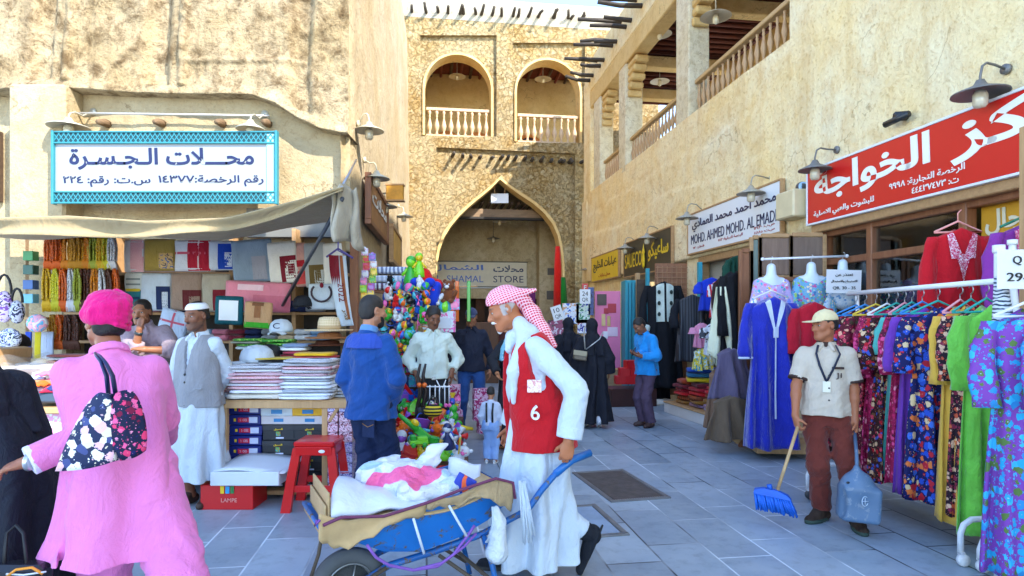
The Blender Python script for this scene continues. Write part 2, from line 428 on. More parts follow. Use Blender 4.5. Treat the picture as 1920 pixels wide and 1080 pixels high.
def rubble(c1,c2,c3,scale=5.0):
 m,nt,b=nmat('rubble_stone');t=NT(nt);v=t.coord()
 wv=t.new('ShaderNodeVectorMath',operation='ADD');nz=t.new('ShaderNodeTexNoise');nz.inputs['Scale'].default_value=3.2;nz.inputs['Detail'].default_value=7;nz.inputs['Roughness'].default_value=.65
 s_=t.new('ShaderNodeVectorMath',operation='SCALE');s_.inputs[3].default_value=.40
 t.ln(v,nz.inputs['Vector']);t.ln(nz.outputs['Color'],s_.inputs[0]);t.ln(v,wv.inputs[0]);t.ln(s_.outputs[0],wv.inputs[1])
 vo=t.new('ShaderNodeTexVoronoi');vo.inputs['Scale'].default_value=scale;t.ln(wv.outputs[0],vo.inputs['Vector'])
 ve=t.new('ShaderNodeTexVoronoi',feature='DISTANCE_TO_EDGE');ve.inputs['Scale'].default_value=scale;t.ln(wv.outputs[0],ve.inputs['Vector'])
 sp=t.new('ShaderNodeSeparateColor');t.ln(vo.outputs['Color'],sp.inputs[0])
 f2=t.noise(v,8,9,.78,.4);f3=t.noise(v,22,7,.78);big=t.noise(v,.7,5,.6)
 c=t.mix(.55,t.ramp(sp.outputs[0],[(.0,c1),(.5,c2),(.9,c3)]),t.ramp(f2,[(.38,c1),(.5,c2),(.62,c3)]))
 gap=t.math('ADD',ve.outputs['Distance'],t.math('MULTIPLY',t.math('SUBTRACT',f2,.5),.55))
 e=t.ramp(gap,[(.0,(0,0,0)),(.10,(1,1,1))])
 c=t.mix(e,mul(c1,.86),c);c=t.mix(t.ramp(f3,[(.52,(0,0,0)),(.66,(.75,.75,.75))]),c,mul(c1,.66))  # second mix puts the shade of pits into the colour; gaps are mortar
 c=t.mix(t.math('MULTIPLY',t.ramp(big,[(.42,(0,0,0)),(.62,(1,1,1))]),.6),c,c3)
 t.ln(c,b.inputs['Base Color']);b.inputs['Roughness'].default_value=.95;b.inputs['Specular IOR Level'].default_value=.1
 n1=t.bump(e,.7,.05,None);n2=t.bump(f2,1.0,.2,None,n1);t.bump(f3,1.0,.06,b,n2)
 return m
def glassy(tint=(.8,.9,.88),alpha=.25,rough=.04):
 m,nt,b=nmat('glass');t=NT(nt)
 tr=t.new('ShaderNodeBsdfTransparent');tr.inputs[0].default_value=(*tint,1)
 gl=t.new('ShaderNodeBsdfGlossy');gl.inputs['Roughness'].default_value=rough
 lw=t.new('ShaderNodeFresnel');lw.inputs[0].default_value=1.5
 mx=t.new('ShaderNodeMixShader');t.ln(t.math('ADD',lw.outputs[0],alpha*.3),mx.inputs[0]);t.ln(tr.outputs[0],mx.inputs[1]);t.ln(gl.outputs[0],mx.inputs[2])
 t.ln(mx.outputs[0],t.n['Material Output'].inputs[0]);return m
def film(col,alpha=.35,rough=.15):
 """thin clear wrapping film with wrinkles"""
 m,nt,b=nmat('clear_film');t=NT(nt);b.inputs['Base Color'].default_value=(*col,1)
 b.inputs['Roughness'].default_value=rough;b.inputs['Alpha'].default_value=alpha
 t.bump(t.noise(t.coord(),9,4,.6,1.5),.9,.04,b);return m
 # ================================================================== SETTING
def vnoise(x,y,seed=0):
 xi=np.floor(x).astype(np.int64);yi=np.floor(y).astype(np.int64);fx=x-xi;fy=y-yi
 fx=fx*fx*(3-2*fx);fy=fy*fy*(3-2*fy)
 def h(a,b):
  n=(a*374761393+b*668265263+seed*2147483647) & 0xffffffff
  n=((n ^ (n >> 13))*1274126177) & 0xffffffff
  return ((n ^ (n >> 16)) & 0xffff)/65535.0
 return (h(xi,yi)*(1-fx)+h(xi+1,yi)*fx)*(1-fy)+(h(xi,yi+1)*(1-fx)+h(xi+1,yi+1)*fx)*fy
def fbm(x,y,seed=0,o=4):
 s=0;a=.5
 for i in range(o):s=s+a*(vnoise(x,y,seed+i)-.5);x=x*2.03;y=y*2.03;a*=.5
 return s
def wall_grid(name,mp,u0,u1,v0,v1,nu,nv,disp,mat,parent,v0fn=None,th=.25):
 u=np.linspace(u0,u1,nu+1);v=np.linspace(0,1,nv+1);U,Vv=np.meshgrid(u,v)
 lo=v0fn(U) if v0fn is not None else np.full_like(U,v0)
 Z=lo+(v1-lo)*Vv;D=disp(U,Z)
 A=np.array([tuple(mp(a,d,z)) for a,d,z in zip(U.ravel(),D.ravel(),Z.ravel())])
 # closing lip on the lower edge and the ends
 n1=nu+1;N=len(A);back=np.array([tuple(mp(a,-th,z)) for a,z in zip(U[0],Z[0])])
 A=np.vstack([A,back]);q=[]
 for j in range(nv):
  for i in range(nu):q.append((j*n1+i,j*n1+i+1,(j+1)*n1+i+1,(j+1)*n1+i))
 for i in range(nu):q.append((i+1,i,N+i,N+i+1))
 off=np.array(wloc(parent));me=raw_mesh(name,A-off,None,[mat],True,None,np.array(q))
 return link(name,me,parent)
PL_LEFT=plaster(S(174,152,114),S(98,76,50),S(198,180,148),1.0,1.4,.85,.45)
PL_SIDE=plaster(S(178,158,122),S(142,114,74),S(190,174,146),.7,.8,.3)
PL_PALE=plaster(S(170,152,118),S(134,104,64),S(188,172,140),1.2,.6,.25)
PL_RIGHT=plaster(S(248,220,160),S(214,168,100),S(248,234,196),.8,.9,.35,.3)
PL_GREY=plaster(S(222,206,168),S(172,146,104),S(230,218,188),1.5,.7,.5)
PL_YEL=plaster(S(212,178,116),S(178,134,72),S(220,192,136),1.0,.5,.3)
PL_IN=plaster(S(190,168,126),S(156,130,92),S(216,198,160),.8,.8,.5)
STONE=rubble(S(198,158,96),S(212,180,122),S(226,208,166),7.5)
DARKWOOD=wood((.035,.02,.012),(.10,.055,.03),3,'X');OLDPOLE=wood((.03,.024,.02),(.10,.08,.06),4,'X',.9)
BROWN=wood((.16,.055,.022),(.30,.12,.05),3,'Z',.5);PINE=wood((.42,.24,.10),(.58,.36,.17),3,'Z',.6)
OAK=wood((.34,.19,.08),(.50,.30,.14),3,'X',.6);BALW=wood((.50,.33,.18),(.66,.47,.29),5,'Z',.6)
RAILW=wood((.40,.24,.09),(.58,.38,.16),4,'Y',.5)
BLACK=M((.012,.012,.013),.6,var=.2);DARK=M((.03,.026,.024),.8,var=.3)
WHITE=M((.80,.80,.80),.5,var=.04);WHITEP=M((.78,.79,.80),.35,var=.03,bump=.05)
STEEL=M((.45,.45,.46),.35,.9,.1);GREYM=M((.30,.31,.33),.45,.6,.15)
# ---- ground
def ground():
 m,nt,b=nmat('paving');t=NT(nt);v=t.coord((1,1,1),(0,0,rad(82.15)))
 br=t.new('ShaderNodeTexBrick');br.inputs['Scale'].default_value=1;br.inputs['Brick Width'].default_value=.78;br.inputs['Row Height'].default_value=.385
 br.inputs['Mortar Size'].default_value=.0075;br.inputs['Mortar Smooth'].default_value=.3;br.inputs['Bias'].default_value=0
 br.offset=.37;br.inputs['Color1'].default_value=(0,0,0,1);br.inputs['Color2'].default_value=(1,1,1,1);br.inputs['Mortar'].default_value=(.5,.5,.5,1)
 t.ln(v,br.inputs['Vector']);o=t.coord()
 base=t.mix(br.outputs['Color'],S(112,128,143),S(150,166,180))
 f=t.noise(o,1.6,6,.65);f2=t.noise(o,9,6,.7)
 base=t.mix(t.ramp(f,[(.3,(0,0,0)),(.8,(.4,.4,.4))]),base,S(212,218,220))
 base=t.mix(t.math('MULTIPLY',t.ramp(f2,[(.5,(0,0,0)),(.74,(1,1,1))]),.4),base,S(88,95,102))
 c=t.mix(br.outputs['Fac'],base,t.mix(t.ramp(t.noise(o,.8,3),[(.42,(0,0,0)),(.58,(1,1,1))]),S(52,60,72),S(212,222,230)))
 c=t.mix(.35,c,mul(S(150,152,158),.5),'MULTIPLY') if False else c
 t.ln(c,b.inputs['Base Color'])
 t.ln(t.math('ADD',t.math('MULTIPLY',f,.35),.22),b.inputs['Roughness']);b.inputs['Specular IOR Level'].default_value=.45
 n1=t.bump(t.math('MULTIPLY',br.outputs['Fac'],-1),.5,.006,None);t.bump(f2,.12,.01,b,n1)
 mb=MB();mb.add([(-40,-30,0),(40,-30,0),(40,80,0),(-40,80,0)],[(0,1,2,3)])
 g=mb.build('ground',m,None,(0,0,0));tag(g,kind='structure')
ground()
# manhole cover + drain frame
def ghole(c,lab,mat2):
 P=[W(px,py,GY(py)) for px,py in c];ctr=sum(P,Vector())/4;a=((P[1]-P[0])+(P[2]-P[3]))/2;b_=((P[2]-P[1])+(P[3]-P[0]))/2
 R_=frame(a.normalized(),Vector((0,0,1)).cross(a.normalized()),Vector((0,0,1)));la,lb=a.length,b_.length
 e=empty('manhole_cover',ctr,lab,'manhole cover')
 mb=MB();w=.045
 for s_ in (-1,1):
  mb.box(ctr+R_ @ Vector((0,s_*(lb/2-w/2),.004)),(la,w,.016),R_);mb.box(ctr+R_ @ Vector((s_*(la/2-w/2),0,.004)),(w,lb-2*w,.016),R_)
 mb.build('frame',M((.20,.20,.205),.5,.5,.3),e)
 mb=MB();mb.box(ctr+Vector((0,0,.003)),(la-2*w-.012,lb-2*w-.012,.012),R_);mb.build('lid',mat2,e)
 mb=MB()
 for i in range(26):
  k=(i+.5)/26-.5;mb.box(ctr+R_ @ Vector((k*la,-(lb/2-w/2),.013)),(la/40,w*.6,.006),R_,0,.001)
  mb.box(ctr+R_ @ Vector((la/2-w/2,k*lb,.013)),(w*.6,lb/40,.006),R_,0,.001)
 mb.build('stud_row',M((.26,.26,.27),.4,.6,.2),e)
ghole([(1077,887),(1170,881),(1257,935),(1140,943)],'dark worn metal manhole cover with studded rim set in the paving',M((.10,.085,.08),.55,.3,.5,9,.6,40,.006))
ghole([(1050,951),(1118,947),(1180,1004),(1105,1010)],'recessed cover filled with paving stone behind the porter\'s heel',M(S(140,160,182),.5,0,.3,5))
# ---- left building
def left_building():
 e=empty('market_building',(-6,8,0),'rough cream plaster building over the left stall with white and blue sign','building')
 def mpF(y0):return lambda a,d,z:Vector((a,y0-d,z))
 def lowz(X):
  px=960+X*F/7.75
  py=np.interp(px,[-600,0,130,300,470,520,560,600,640,670],[168,168,170,176,180,196,222,242,250,252])
  py=py+5*fbm(X*2.5,X*0,5)
  return CAMZ-(py-HY)*7.75/F
 def dU(U,Z):
  d=.10*fbm(U*.9,Z*.9,1,5)+.06*fbm(U*4,Z*4,9,4)-.07*np.clip(fbm(U*7,Z*6,15,4)-.07,0,.3)
  lo=lowz(U);ed=np.exp(-((Z-lo)/.10)**2);d=d+.05*ed
  for pxc,wd,dp in ((80,18,.12),(295,20,.15),(345,8,-.05),(565,18,.09),(130,8,-.05)):
   xc=(pxc-960)*7.75/F;d=d-dp*np.exp(-((U-xc+.03*np.sin(Z*3))/(wd*.0067))**4)*(Z>lo+.12)
  xa,xb=(345-960)*7.75/F,(570-960)*7.75/F;zz=CAMZ+(HY-113)*7.75/F
  d=d+.03*(U>xa)*(U<xb)*np.exp(-((Z-zz)/.035)**2)
  return d
 xc=(654-960)*7.75/F
 wall_grid('upper_wall',mpF(7.75),-9.6,xc,0,7.4,300,190,dU,PL_LEFT,e,lowz,.5)
 def dL(U,Z):return .05*fbm(U*1.4,Z*1.4,21,5)+.02*fbm(U*6,Z*6,3,3)
 wall_grid('lower_wall',mpF(7.9),-6.3,xc-.02,2.45,4.7,120,50,dL,PL_PALE,e,None,.4)
 wall_grid('end_wall',mpF(8.0),-9.6,-6.3,0,4.7,60,60,dL,PL_PALE,e)
 # lit brown band just under the overhang and the pilaster beside the sign
 mb=MB();x0,x1=(18-960)*7.6/F,(124-960)*7.6/F
 for i in range(1):mb.box(((x0+x1)/2,7.78,2.2+.0),(x1-x0,.42,4.55),ID3,0,.03)
 mb.build('pilaster',PL_PALE,e)
 for px in (205,308,420,505):
  mb=MB();p=W(px,236,7.95);mb.tube([p+Vector((0,.1,.02)),p+Vector((.02,-.14,0)),p+Vector((.03,-.26,-.03))],[.055,.05,.035],7)
  mb.build('beam_stub',wood((.10,.06,.03),(.24,.15,.08),6,'Y',.9),e)
  # side wall running back to the gate
 def mpS(a,d,z):
  X=-2.04-.1008*(a-7.75);return Vector((X+d-.012*(z-3)*(z>3),a,z))
 def dS(U,Z):return .07*fbm(U*.5,Z*.8,31,5)+.02*fbm(U*3,Z*3,8,3)-.10*np.exp(-((U-7.75)/.22)**2)
 wall_grid('side_wall',mpS,7.75,20.3,0,10.5,110,130,dS,PL_SIDE,e)
 # inside of the stall
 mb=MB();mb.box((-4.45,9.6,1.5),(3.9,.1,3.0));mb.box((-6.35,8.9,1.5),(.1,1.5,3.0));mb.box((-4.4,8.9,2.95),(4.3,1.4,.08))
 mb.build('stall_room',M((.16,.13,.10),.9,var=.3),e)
 mb=MB() # grey roller shutter box above the hangings
 p0,p1=W(478,415,7.75),W(632,415,7.75)
 mb.box(((p0.x+p1.x)/2,7.78,p0.z-.02),(p1.x-p0.x+.2,.1,.36));mb.build('shutter_box',stripes((.10,.10,.09),(.20,.19,.17),22,'Z'),e)
 mb=MB();p0=W(3,315,8.0);mb.box((p0.x-.25,7.93,p0.z),(.6,.08,.9));mb.build('shutter',wood((.05,.03,.02),(.12,.07,.04),3,'X'),e)
 return e
LB=left_building()
# ---- gate building
def arch_pts(cx,half,z0,zs,n=18,k=1.0):
 return [(cx-half,z0)]+[(cx+half*math.cos(math.pi-math.pi*i/n),zs+k*half*math.sin(math.pi*i/n)) for i in range(n+1)]+[(cx+half,z0)]
def pxloop(pts):return [GUZ(a,b) for a,b in pts]
GATE=[(815,640),(815,520),(816,490),(821,462),(830,438),(843,418),(860,398),(882,378),(905,360),(922,346),(938,330),
(955,344),(975,358),(1003,376),(1024,394),(1040,414),(1050,436),(1056,462),(1059,490),(1060,520),(1060,640)]
def gate_building():
 e=empty('gate_building',(0,GY0,0),'sunlit rubble stone gate building with pointed archway and two balcony arches','building')
 mp=lambda w:(lambda x,y,d:GP(x,w+d,y))
 top=CAMZ+(HY-2)*20.2/F
 gate=pxloop(GATE);gate[0]=(gate[0][0],-.05);gate[-1]=(gate[-1][0],-.05)
 gate_open=gate
 def au(px):return GUZ(px,200)[0]
 def az(py,px):return GUZ(px,py)[1]
 arches=[]
 for (l,r,yt,yb) in ((793,925,97,254),(966,1092,107,266)):
  ul,ur=au(l),au(r);half=(ur-ul)/2;cx=(ul+ur)/2;zt=az(yt,(l+r)/2);zb=az(yb,(l+r)/2)
  arches.append((cx,half,zb,zt-half*1.02))
 outer=[(-5,-.05),(gate[0][0],-.05)]+gate[1:-1]+[(gate[-1][0],-.05),(5,-.05),(5,top),(-5,top)]
 # main wall with three openings; the gate cuts the lower edge
 holes=[arch_pts(c,h,zb,zs,18,1.02) for c,h,zb,zs in arches]
 panel('wall',[outer]+holes,.5,mp(-.37),STONE,e)
 # raised stone frames in front: leave shallow recesses round the arches and over the gate
 rec=[]
 for (l,r,yt,yb) in ((788,931,66,256),(962,1097,80,268)):
  rec.append([(au(l),az(yb,l)),(au(r),az(yb,r)),(au(r),az(yt,r)),(au(l),az(yt,l))])
 g2=[(au(818),az(276,818)),(au(1078),az(288,1078)),(au(1078),-.05),(au(818),-.05)]
 front=[(-5,-.05),(g2[3][0],-.05),g2[0],g2[1],(g2[2][0],-.05),(5,-.05),(5,top-.75),(-5,top-.7)]
 panel('facing',[front]+rec,.12,mp(-.058),STONE,e)
 panel('parapet',[[(-5,top-.72),(5,top-.77),(5,top),(-5,top)]],.3,mp(-.14),plaster(S(168,160,140),S(140,118,86),S(176,170,154),1.2,.8,.35),e)
 # plaster arch rings
 for (c,h,zb,zs) in arches:
  a=arch_pts(c,h+.01,zb,zs,22,1.02);b_=arch_pts(c,h-.065,zb,zs,22,1.02)
  panel('arch_ring',[a+list(reversed(b_))],.62,mp(-.37),PL_YEL,e)
 c0=(gate[0][0]+gate[-1][0])/2
 inner=[(c0+(u-c0)*.967,z-(.09 if 2.2<z else 0)) for u,z in gate]
 panel('gate_ring',[gate+list(reversed(inner))],.58,mp(-.36),PL_YEL,e)
 # upper gallery room
 zf=arches[0][2]-.25;zc=az(95,860)+.25
 mb=MB()
 def gb(u0,u1,w0,w1,z0,z1,mi=0,bev=.004):
  mb.box(GP((u0+u1)/2,(w0+w1)/2,(z0+z1)/2),(abs(u1-u0),abs(w1-w0),abs(z1-z0)),frame(GE,-GN,Vector((0,0,1))),mi,bev)
 gb(-5,5,-3.2,-3.1,zf,zc+.5);gb(-5,5,-3.1,-.63,zf-.2,zf);gb(-5,-4.9,-3.1,-.63,zf,zc+.4)
 mb.build('gallery_wall',PL_YEL,e)
 mb=MB();gb(-5,5,-3.1,-.63,zc+.18,zc+.3);mb.build('gallery_ceiling',M(S(110,50,34),.9,var=.4),e)
 mb=MB();zi=az(540,940);gb(-4.9,4.9,-.62,-.125,zi-8,zi-8.1)
 # joists
 for i in range(26):
  u=-4.4+i*.36;m2=MB();m2.tube([GP(u,-.63,zc+.1),GP(u,-3.1,zc+.1)],.055,7)
  m2.build('joist',DARKWOOD if i % 2 else M(S(120,52,30),.8),e)
  # small arched doors seen through the railings
 for px in (845,910,1020):
  u=au(px);m2=MB();panel('doorway',[arch_pts(u,.42,zf+.01,zf+.75,12)],.06,mp(-3.06),M(S(70,32,20),.7,var=.3),e)
  panel('doorway',[arch_pts(u,.52,zf+.01,zf+.78,12)+list(reversed(arch_pts(u,.43,zf+.01,zf+.75,12)))],.09,mp(-3.05),M(S(196,120,50),.8),e)
  # balustrades
 for (c,h,zb,zs),(yt,px) in zip(arches,((200,860),(212,1030))):
  zt=az(yt,px);m2=MB();w0=-.22;hh=h-.1
  for z,hgt,dep in ((zt,.10,.13),(zb+.06,.09,.12)):
   m2.box(GP(c,w0,z-hgt/2),(2*hh,dep,hgt),frame(GE,-GN,Vector((0,0,1))),0,.012)
  bl=m2.build('balustrade',BALW,e);n=9
  prof=[(.05,0),(.05,.04),(.026,.06),(.04,.12),(.078,.22),(.082,.28),(.05,.40),(.022,.53),(.04,.57),(.022,.61),(.05,.66),(.05,.74)]
  L=zt-zb-.16
  for i in range(n):
   m3=MB();m3.lathe([(r,z*L/.74) for r,z in prof],GP(c-hh+(i+.5)*2*hh/n,w0,zb+.06),ID3,12);m3.build('baluster',BALW,bl)
   # projecting poles: upper row and the row over the gate
 rr=random.Random(3)
 ups=[772,800,822,840,862,870,893,902,922,941,962,972,990,1008,1036,1040,1066,1070,1090,1094]
 for px in ups:
  u,z=GUZ(px,22+(px-770)*.045);m2=MB();L=rr.uniform(.22,.52);k=rr.uniform(-.08,.08)
  m2.tube([GP(u,-.1,z),GP(u+k*.5,L*.5,z+rr.uniform(-.02,.06)),GP(u+k,L,z+rr.uniform(-.03,.14))],[.055,.05,.042],7);m2.build('pole',OLDPOLE,e)
 for px in [848,868,884,900,922,939,952,966,983,998,1015,1034,1050,1056,1068,1072,1088,1104]:
  u,z=GUZ(px,291+(px-848)*.055);m2=MB();L=rr.uniform(.14,.34)
  m2.tube([GP(u,-.15,z),GP(u+rr.uniform(-.05,.05),L,z+rr.uniform(-.05,.05))],[.06,.05],7);m2.build('pole',OLDPOLE,e)
  # passage behind the gate
 mb=MB();gb(-3.1,2.6,-3.4,-3.25,2.35,6.8);gb(1.35,2.35,-3.0,-2.4,0,6.7);gb(-3.1,-2.95,-3.24,-.63,0,6.7);gb(2.36,2.5,-3.24,-.63,0,6.7)
 mb.build('passage_wall',PL_IN,e)
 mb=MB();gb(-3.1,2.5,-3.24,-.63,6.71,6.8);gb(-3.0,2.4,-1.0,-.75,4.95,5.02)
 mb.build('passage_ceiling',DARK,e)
 mb=MB();gb(-2.6,2.3,-1.0,-.8,5.02,5.3);mb.build('lintel',wood((.16,.10,.05),(.28,.18,.10),3,'X'),e)
 mb=MB()
 for i in range(22):
  u=-2.9+i*.25;mb.tube([GP(u,-.7,5.5),GP(u,-3.24,5.5)],.06,6)
 mb.build('passage_beams',DARKWOOD,e)
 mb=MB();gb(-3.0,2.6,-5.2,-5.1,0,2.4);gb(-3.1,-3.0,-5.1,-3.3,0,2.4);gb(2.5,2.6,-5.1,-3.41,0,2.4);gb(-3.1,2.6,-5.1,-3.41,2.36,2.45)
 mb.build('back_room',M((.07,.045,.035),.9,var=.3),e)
 mb=MB();gb(1.62,2.05,-2.39,-2.36,2.3,2.62);mb.build('wall_box',M((.12,.10,.08),.6),e);mb=MB();gb(1.65,2.05,-2.39,-2.36,3.2,3.45);mb.build('wall_box',M((.12,.10,.08),.6),e)
 return e,arches
GB,ARCHES=gate_building()
# ---- right building
def right_building():
 e=empty('gallery_building',(5,0,0),'cream plaster shop building with open upper gallery along the right side','building')
 mpR=lambda a,d,z:RW(a,d,z)
 def dR(U,Z):
  d=.06*fbm(U*.7,Z*.9,41,5)+.025*fbm(U*3,Z*3,45,4)
  ledge=4.05+.12*np.sin(U*1.1)+.25*fbm(U*.8,U*0,77);d=d+.035/(1+np.exp((Z-ledge)*60))*(U>8)
  l2=4.75+.3*fbm(U*.9,U*0+4,71);d=d+.025/(1+np.exp((Z-l2)*60))*(U>9)
  return d
 wall_grid('wall',mpR,19.6,8.53,2.72,5.45,150,60,dR,PL_RIGHT,e)
 wall_grid('wall',mpR,8.53,-9,2.72,12.2,170,110,dR,PL_RIGHT,e)  # unseen upper part made this tall to keep the street in shade
 RX=frame(RD,RN,Vector((0,0,1))) # along, out, up  (left handed is fine for boxes)
 def rb(mb,y0,y1,w0,w1,z0,z1,bev=.01,mi=0):
  mb.box(RW((y0+y1)/2,(w0+w1)/2,(z0+z1)/2),(abs(y1-y0)/.9906,abs(w1-w0),abs(z1-z0)),RX,mi,bev)
 mb=MB();rb(mb,-9,8.5,-.6,-.3,5.4,12.2);rb(mb,8.3,8.53,-3.4,-.02,5.4,9.4);mb.build('inner_wall',PL_YEL,e)
 mb=MB();rb(mb,8.53,19.6,-3.4,-.02,5.16,5.44);mb.build('gallery_floor',PL_GREY,e)
 mb=MB();rb(mb,8.53,12.6,-3.4,-3.2,5.44,8.35);mb.build('gallery_back_wall',PL_YEL,e)
 mb=MB();rb(mb,8.53,19.6,-.38,0,8.02,8.52,.02);rb(mb,12.6,19.6,-3.4,-3.1,7.3,8.4);mb.build('beam',PL_YEL,e)
 for y in (11.9,12.9,15.8,17.95):
  m2=MB();rb(m2,y-.14,y+.14,-3.15,-.39,8.0,8.3,.02);m2.build('cross_beam',PL_YEL,e)
 mb=MB();rb(mb,8.3,19.6,-3.4,-.02,8.56,8.86);rb(mb,8.3,19.6,-.3,0,8.525,9.5,.03);mb.build('roof',PL_RIGHT,e)
 m2=MB();m2.tube([RW(9,-.4,8.47),RW(9,-3.3,8.47)],.05,7);j0=m2.build('joist',M(S(96,44,26),.8,var=.3),e)
 for i in range(1,40):
  y=8.7+i*.275;c=j0.copy();COL.objects.link(c);c.parent=e;c.location=RW(y,0,0)-RW(9,0,0)
 mb=MB();rb(mb,8.53,19.6,-3.3,-.4,8.53,8.55);mb.build('gallery_ceiling',M(S(96,38,24),.9,var=.4),e)
 # pillars with stepped corbels
 def pillar(y0,y1,t):
  m2=MB();rb(m2,y0,y1,-t,0.003,5.3,8.02,.02);p=m2.build('pillar',PL_GREY,e)
  for sgn,yy in ((-1,y0),):
   m3=MB()
   for k in range(5):
    z=8.0-k*.17;ln=.62-.13*k
    a=yy+sgn*ln;rb(m3,a,yy-.002,-t+.05,-.05,z-.16,z,.035)
   m3.build('corbel',PL_YEL,p)
  return p
 pillar(11.8,12.4,.42);pillar(15.55,16.1,.45);pillar(17.85,18.5,.4);
 mb=MB();rb(mb,18.9,19.7,-.45,.0,5.3,9.0,.02);rb(mb,19.2,19.8,-.3,.03,-.1,5.3,.02);mb.build('end_pier',PL_RIGHT,e)
 # railings
 prof=[(.02,0),(.026,.04),(.018,.08),(.028,.16),(.05,.30),(.03,.44),(.018,.56),(.026,.6),(.018,.64),(.026,.70)]
 m3=MB();m3.lathe([(r,z*.52/.70) for r,z in prof],RW(9,-.15,5.50),ID3,10);proto=None
 for (y0,y1,n) in ((8.6,11.75,17),(12.45,15.5,16),(16.15,17.8,10)):
  m2=MB();rb(m2,y0,y1,-.21,-.09,6.05,6.13,.012);rb(m2,y0,y1,-.2,-.1,5.455,5.51,.01);rl=m2.build('railing',RAILW,e)
  for i in range(n):
   y=y0+(i+.5)*(y1-y0)/n
   if proto is None:proto=m3.build('baluster',wood((.40,.22,.10),(.60,.40,.20),5,'Z',.5),rl);proto.location=(0,0,0);b0=proto;c=proto
   else:c=b0.copy();COL.objects.link(c);c.parent=rl
   c.location=RW(y,0,0)-RW(9,0,0)
   # roof poles
 rr=random.Random(11)
 for i in range(15):
  y=13.6+i*.38;z=8.9+rr.uniform(-.04,.04)+(.28 if i % 3==0 else 0);L=rr.uniform(.55,1.15);m2=MB()
  m2.tube([RW(y,-.2,z),RW(y+rr.uniform(-.05,.05),L*.5,z+rr.uniform(-.03,.03)),RW(y+rr.uniform(-.1,.1),L,z+rr.uniform(-.06,.06))],[.06,.055,.045],7)
  m2.build('pole',OLDPOLE,e)
  # ground floor piers between the shops
 for y0,y1 in ((19.4,15.95),(11.9,11.35),(8.35,7.85),(3.3,-9)):
  mb=MB();rb(mb,y0,y1,-.3,0,-.05,2.74,.02);mb.build('pier',PL_RIGHT,e)
 mb=MB();rb(mb,19,-9,-3.2,-3.0,0,2.8);rb(mb,19,-9,-3.0,-.3,2.74,2.84);rb(mb,8.1,7.95,-3,-.3,0,2.74);rb(mb,11.7,11.5,-3,-.3,0,2.74)
 mb.build('shop_interior',M(S(150,128,84),.85,var=.3),e)
 mb=MB();rb(mb,19.3,-9,-3.0,.18,-.05,.13,.015);mb.build('shop_step',PL_GREY,e)
 # near shop window: frame, panes, transom
 mb=MB()
 for y in (7.8,7.0,5.78,4.85,3.9):rb(mb,y+.045,y-.045,-.12,.0,.13,2.7,.01)
 for z in (2.66,2.30):rb(mb,7.75,3.3,-.115,-.005,z-.04,z+.04,.01)
 rb(mb,7.75,3.3,-.12,0,.2,.5,.01)
 f=mb.build('window_frame',BROWN,e)
 mb=MB();rb(mb,7.7,5.8,-.07,-.06,.5,2.26,0);rb(mb,7.7,5.8,-.07,-.06,2.34,2.62,0);mb.build('pane',glassy(),f)
 mb=MB();rb(mb,7.9,3.2,.0,.1,2.68,2.78,.01);mb.build('fascia',OAK,e)
 mb=MB();rb(mb,5.72,3.95,-.2,-.14,1.0,2.66,.005);yb=mb.build('display_board',M(S(206,150,30),.5,var=.15),e)
 letters('عبايات الرجال',RW(5.05,-.135,2.47),-RD,(0,0,1),1.25,.24,M((.75,.70,.5),.5),yb,'lettering',.03)
 # second shop: frames and grille shutter
 mb=MB();rb(mb,11.35,8.35,-.25,-.2,2.3,2.72,.0);mb.build('shutter',stripes((.55,.52,.44),(.35,.32,.27),18,'Z'),e)
 mb=MB()
 for y in (11.3,8.42):rb(mb,y+.05,y-.05,-.15,.02,.1,2.72,.01)
 rb(mb,11.3,8.4,-.1,.03,2.6,2.74,.01);mb.build('door_frame',OAK,e)
 mb=MB()
 for i in range(13):rb(mb,11.2-i*.2,11.18-i*.2,-.32,-.30,1.9,2.4,0)
 for k in range(4):rb(mb,11.2,8.6,-.335,-.325,1.95+k*.12,1.97+k*.12,0)
 mb.build('grille',M((.55,.52,.45),.5,.3),e)
 return e
RB=right_building()
# ---- lamps
def wall_lamp(shade,wall,rad_=.2,col=(.33,.31,.27),lab='',group='gooseneck wall lamps over the shop signs',arm=.22):
 shade=Vector(shade);wall=Vector(wall);e=empty('wall_lamp',wall,lab,'lamp',group)
 mm=M(col,.5,.35,.2);t=shade+Vector((0,0,.03))
 mb=MB();mb.lathe([(.03,.10),(.045,.07),(.06,.05),(rad_*.98,-.01),(rad_,-.022),(rad_*.96,-.02),(.05,.035),(.0,.04)],shade,ID3,28);mb.build('shade',mm,e)
 d=wall-t;hz=Vector((d.x,d.y,0));top=t+Vector((0,0,.1+arm*.55))
 mb=MB();mb.tube([t+Vector((0,0,.05)),t+Vector((0,0,.10)),top-Vector((0,0,.03))+hz*.08,top+hz*.25,top+hz*.55-Vector((0,0,.01)),wall],.011,7);mb.build('arm',mm,e)
 mb=MB();mb.lathe([(.045,-.015),(.045,.015)],wall,frame(Vector((0,0,1)),hz.normalized().cross(Vector((0,0,1))) if hz.length>.01 else Vector((1,0,0)),hz.normalized() if hz.length>.01 else Vector((0,1,0))),14);mb.build('mount',mm,e)
 mb=MB();mb.lathe([(.042,.01),(.058,-.03),(.056,-.11),(.04,-.135),(0,-.14)],shade,ID3,16);mb.build('glass_jar',M((.62,.55,.40),.15,coat=.5,var=.1),e)
 return e
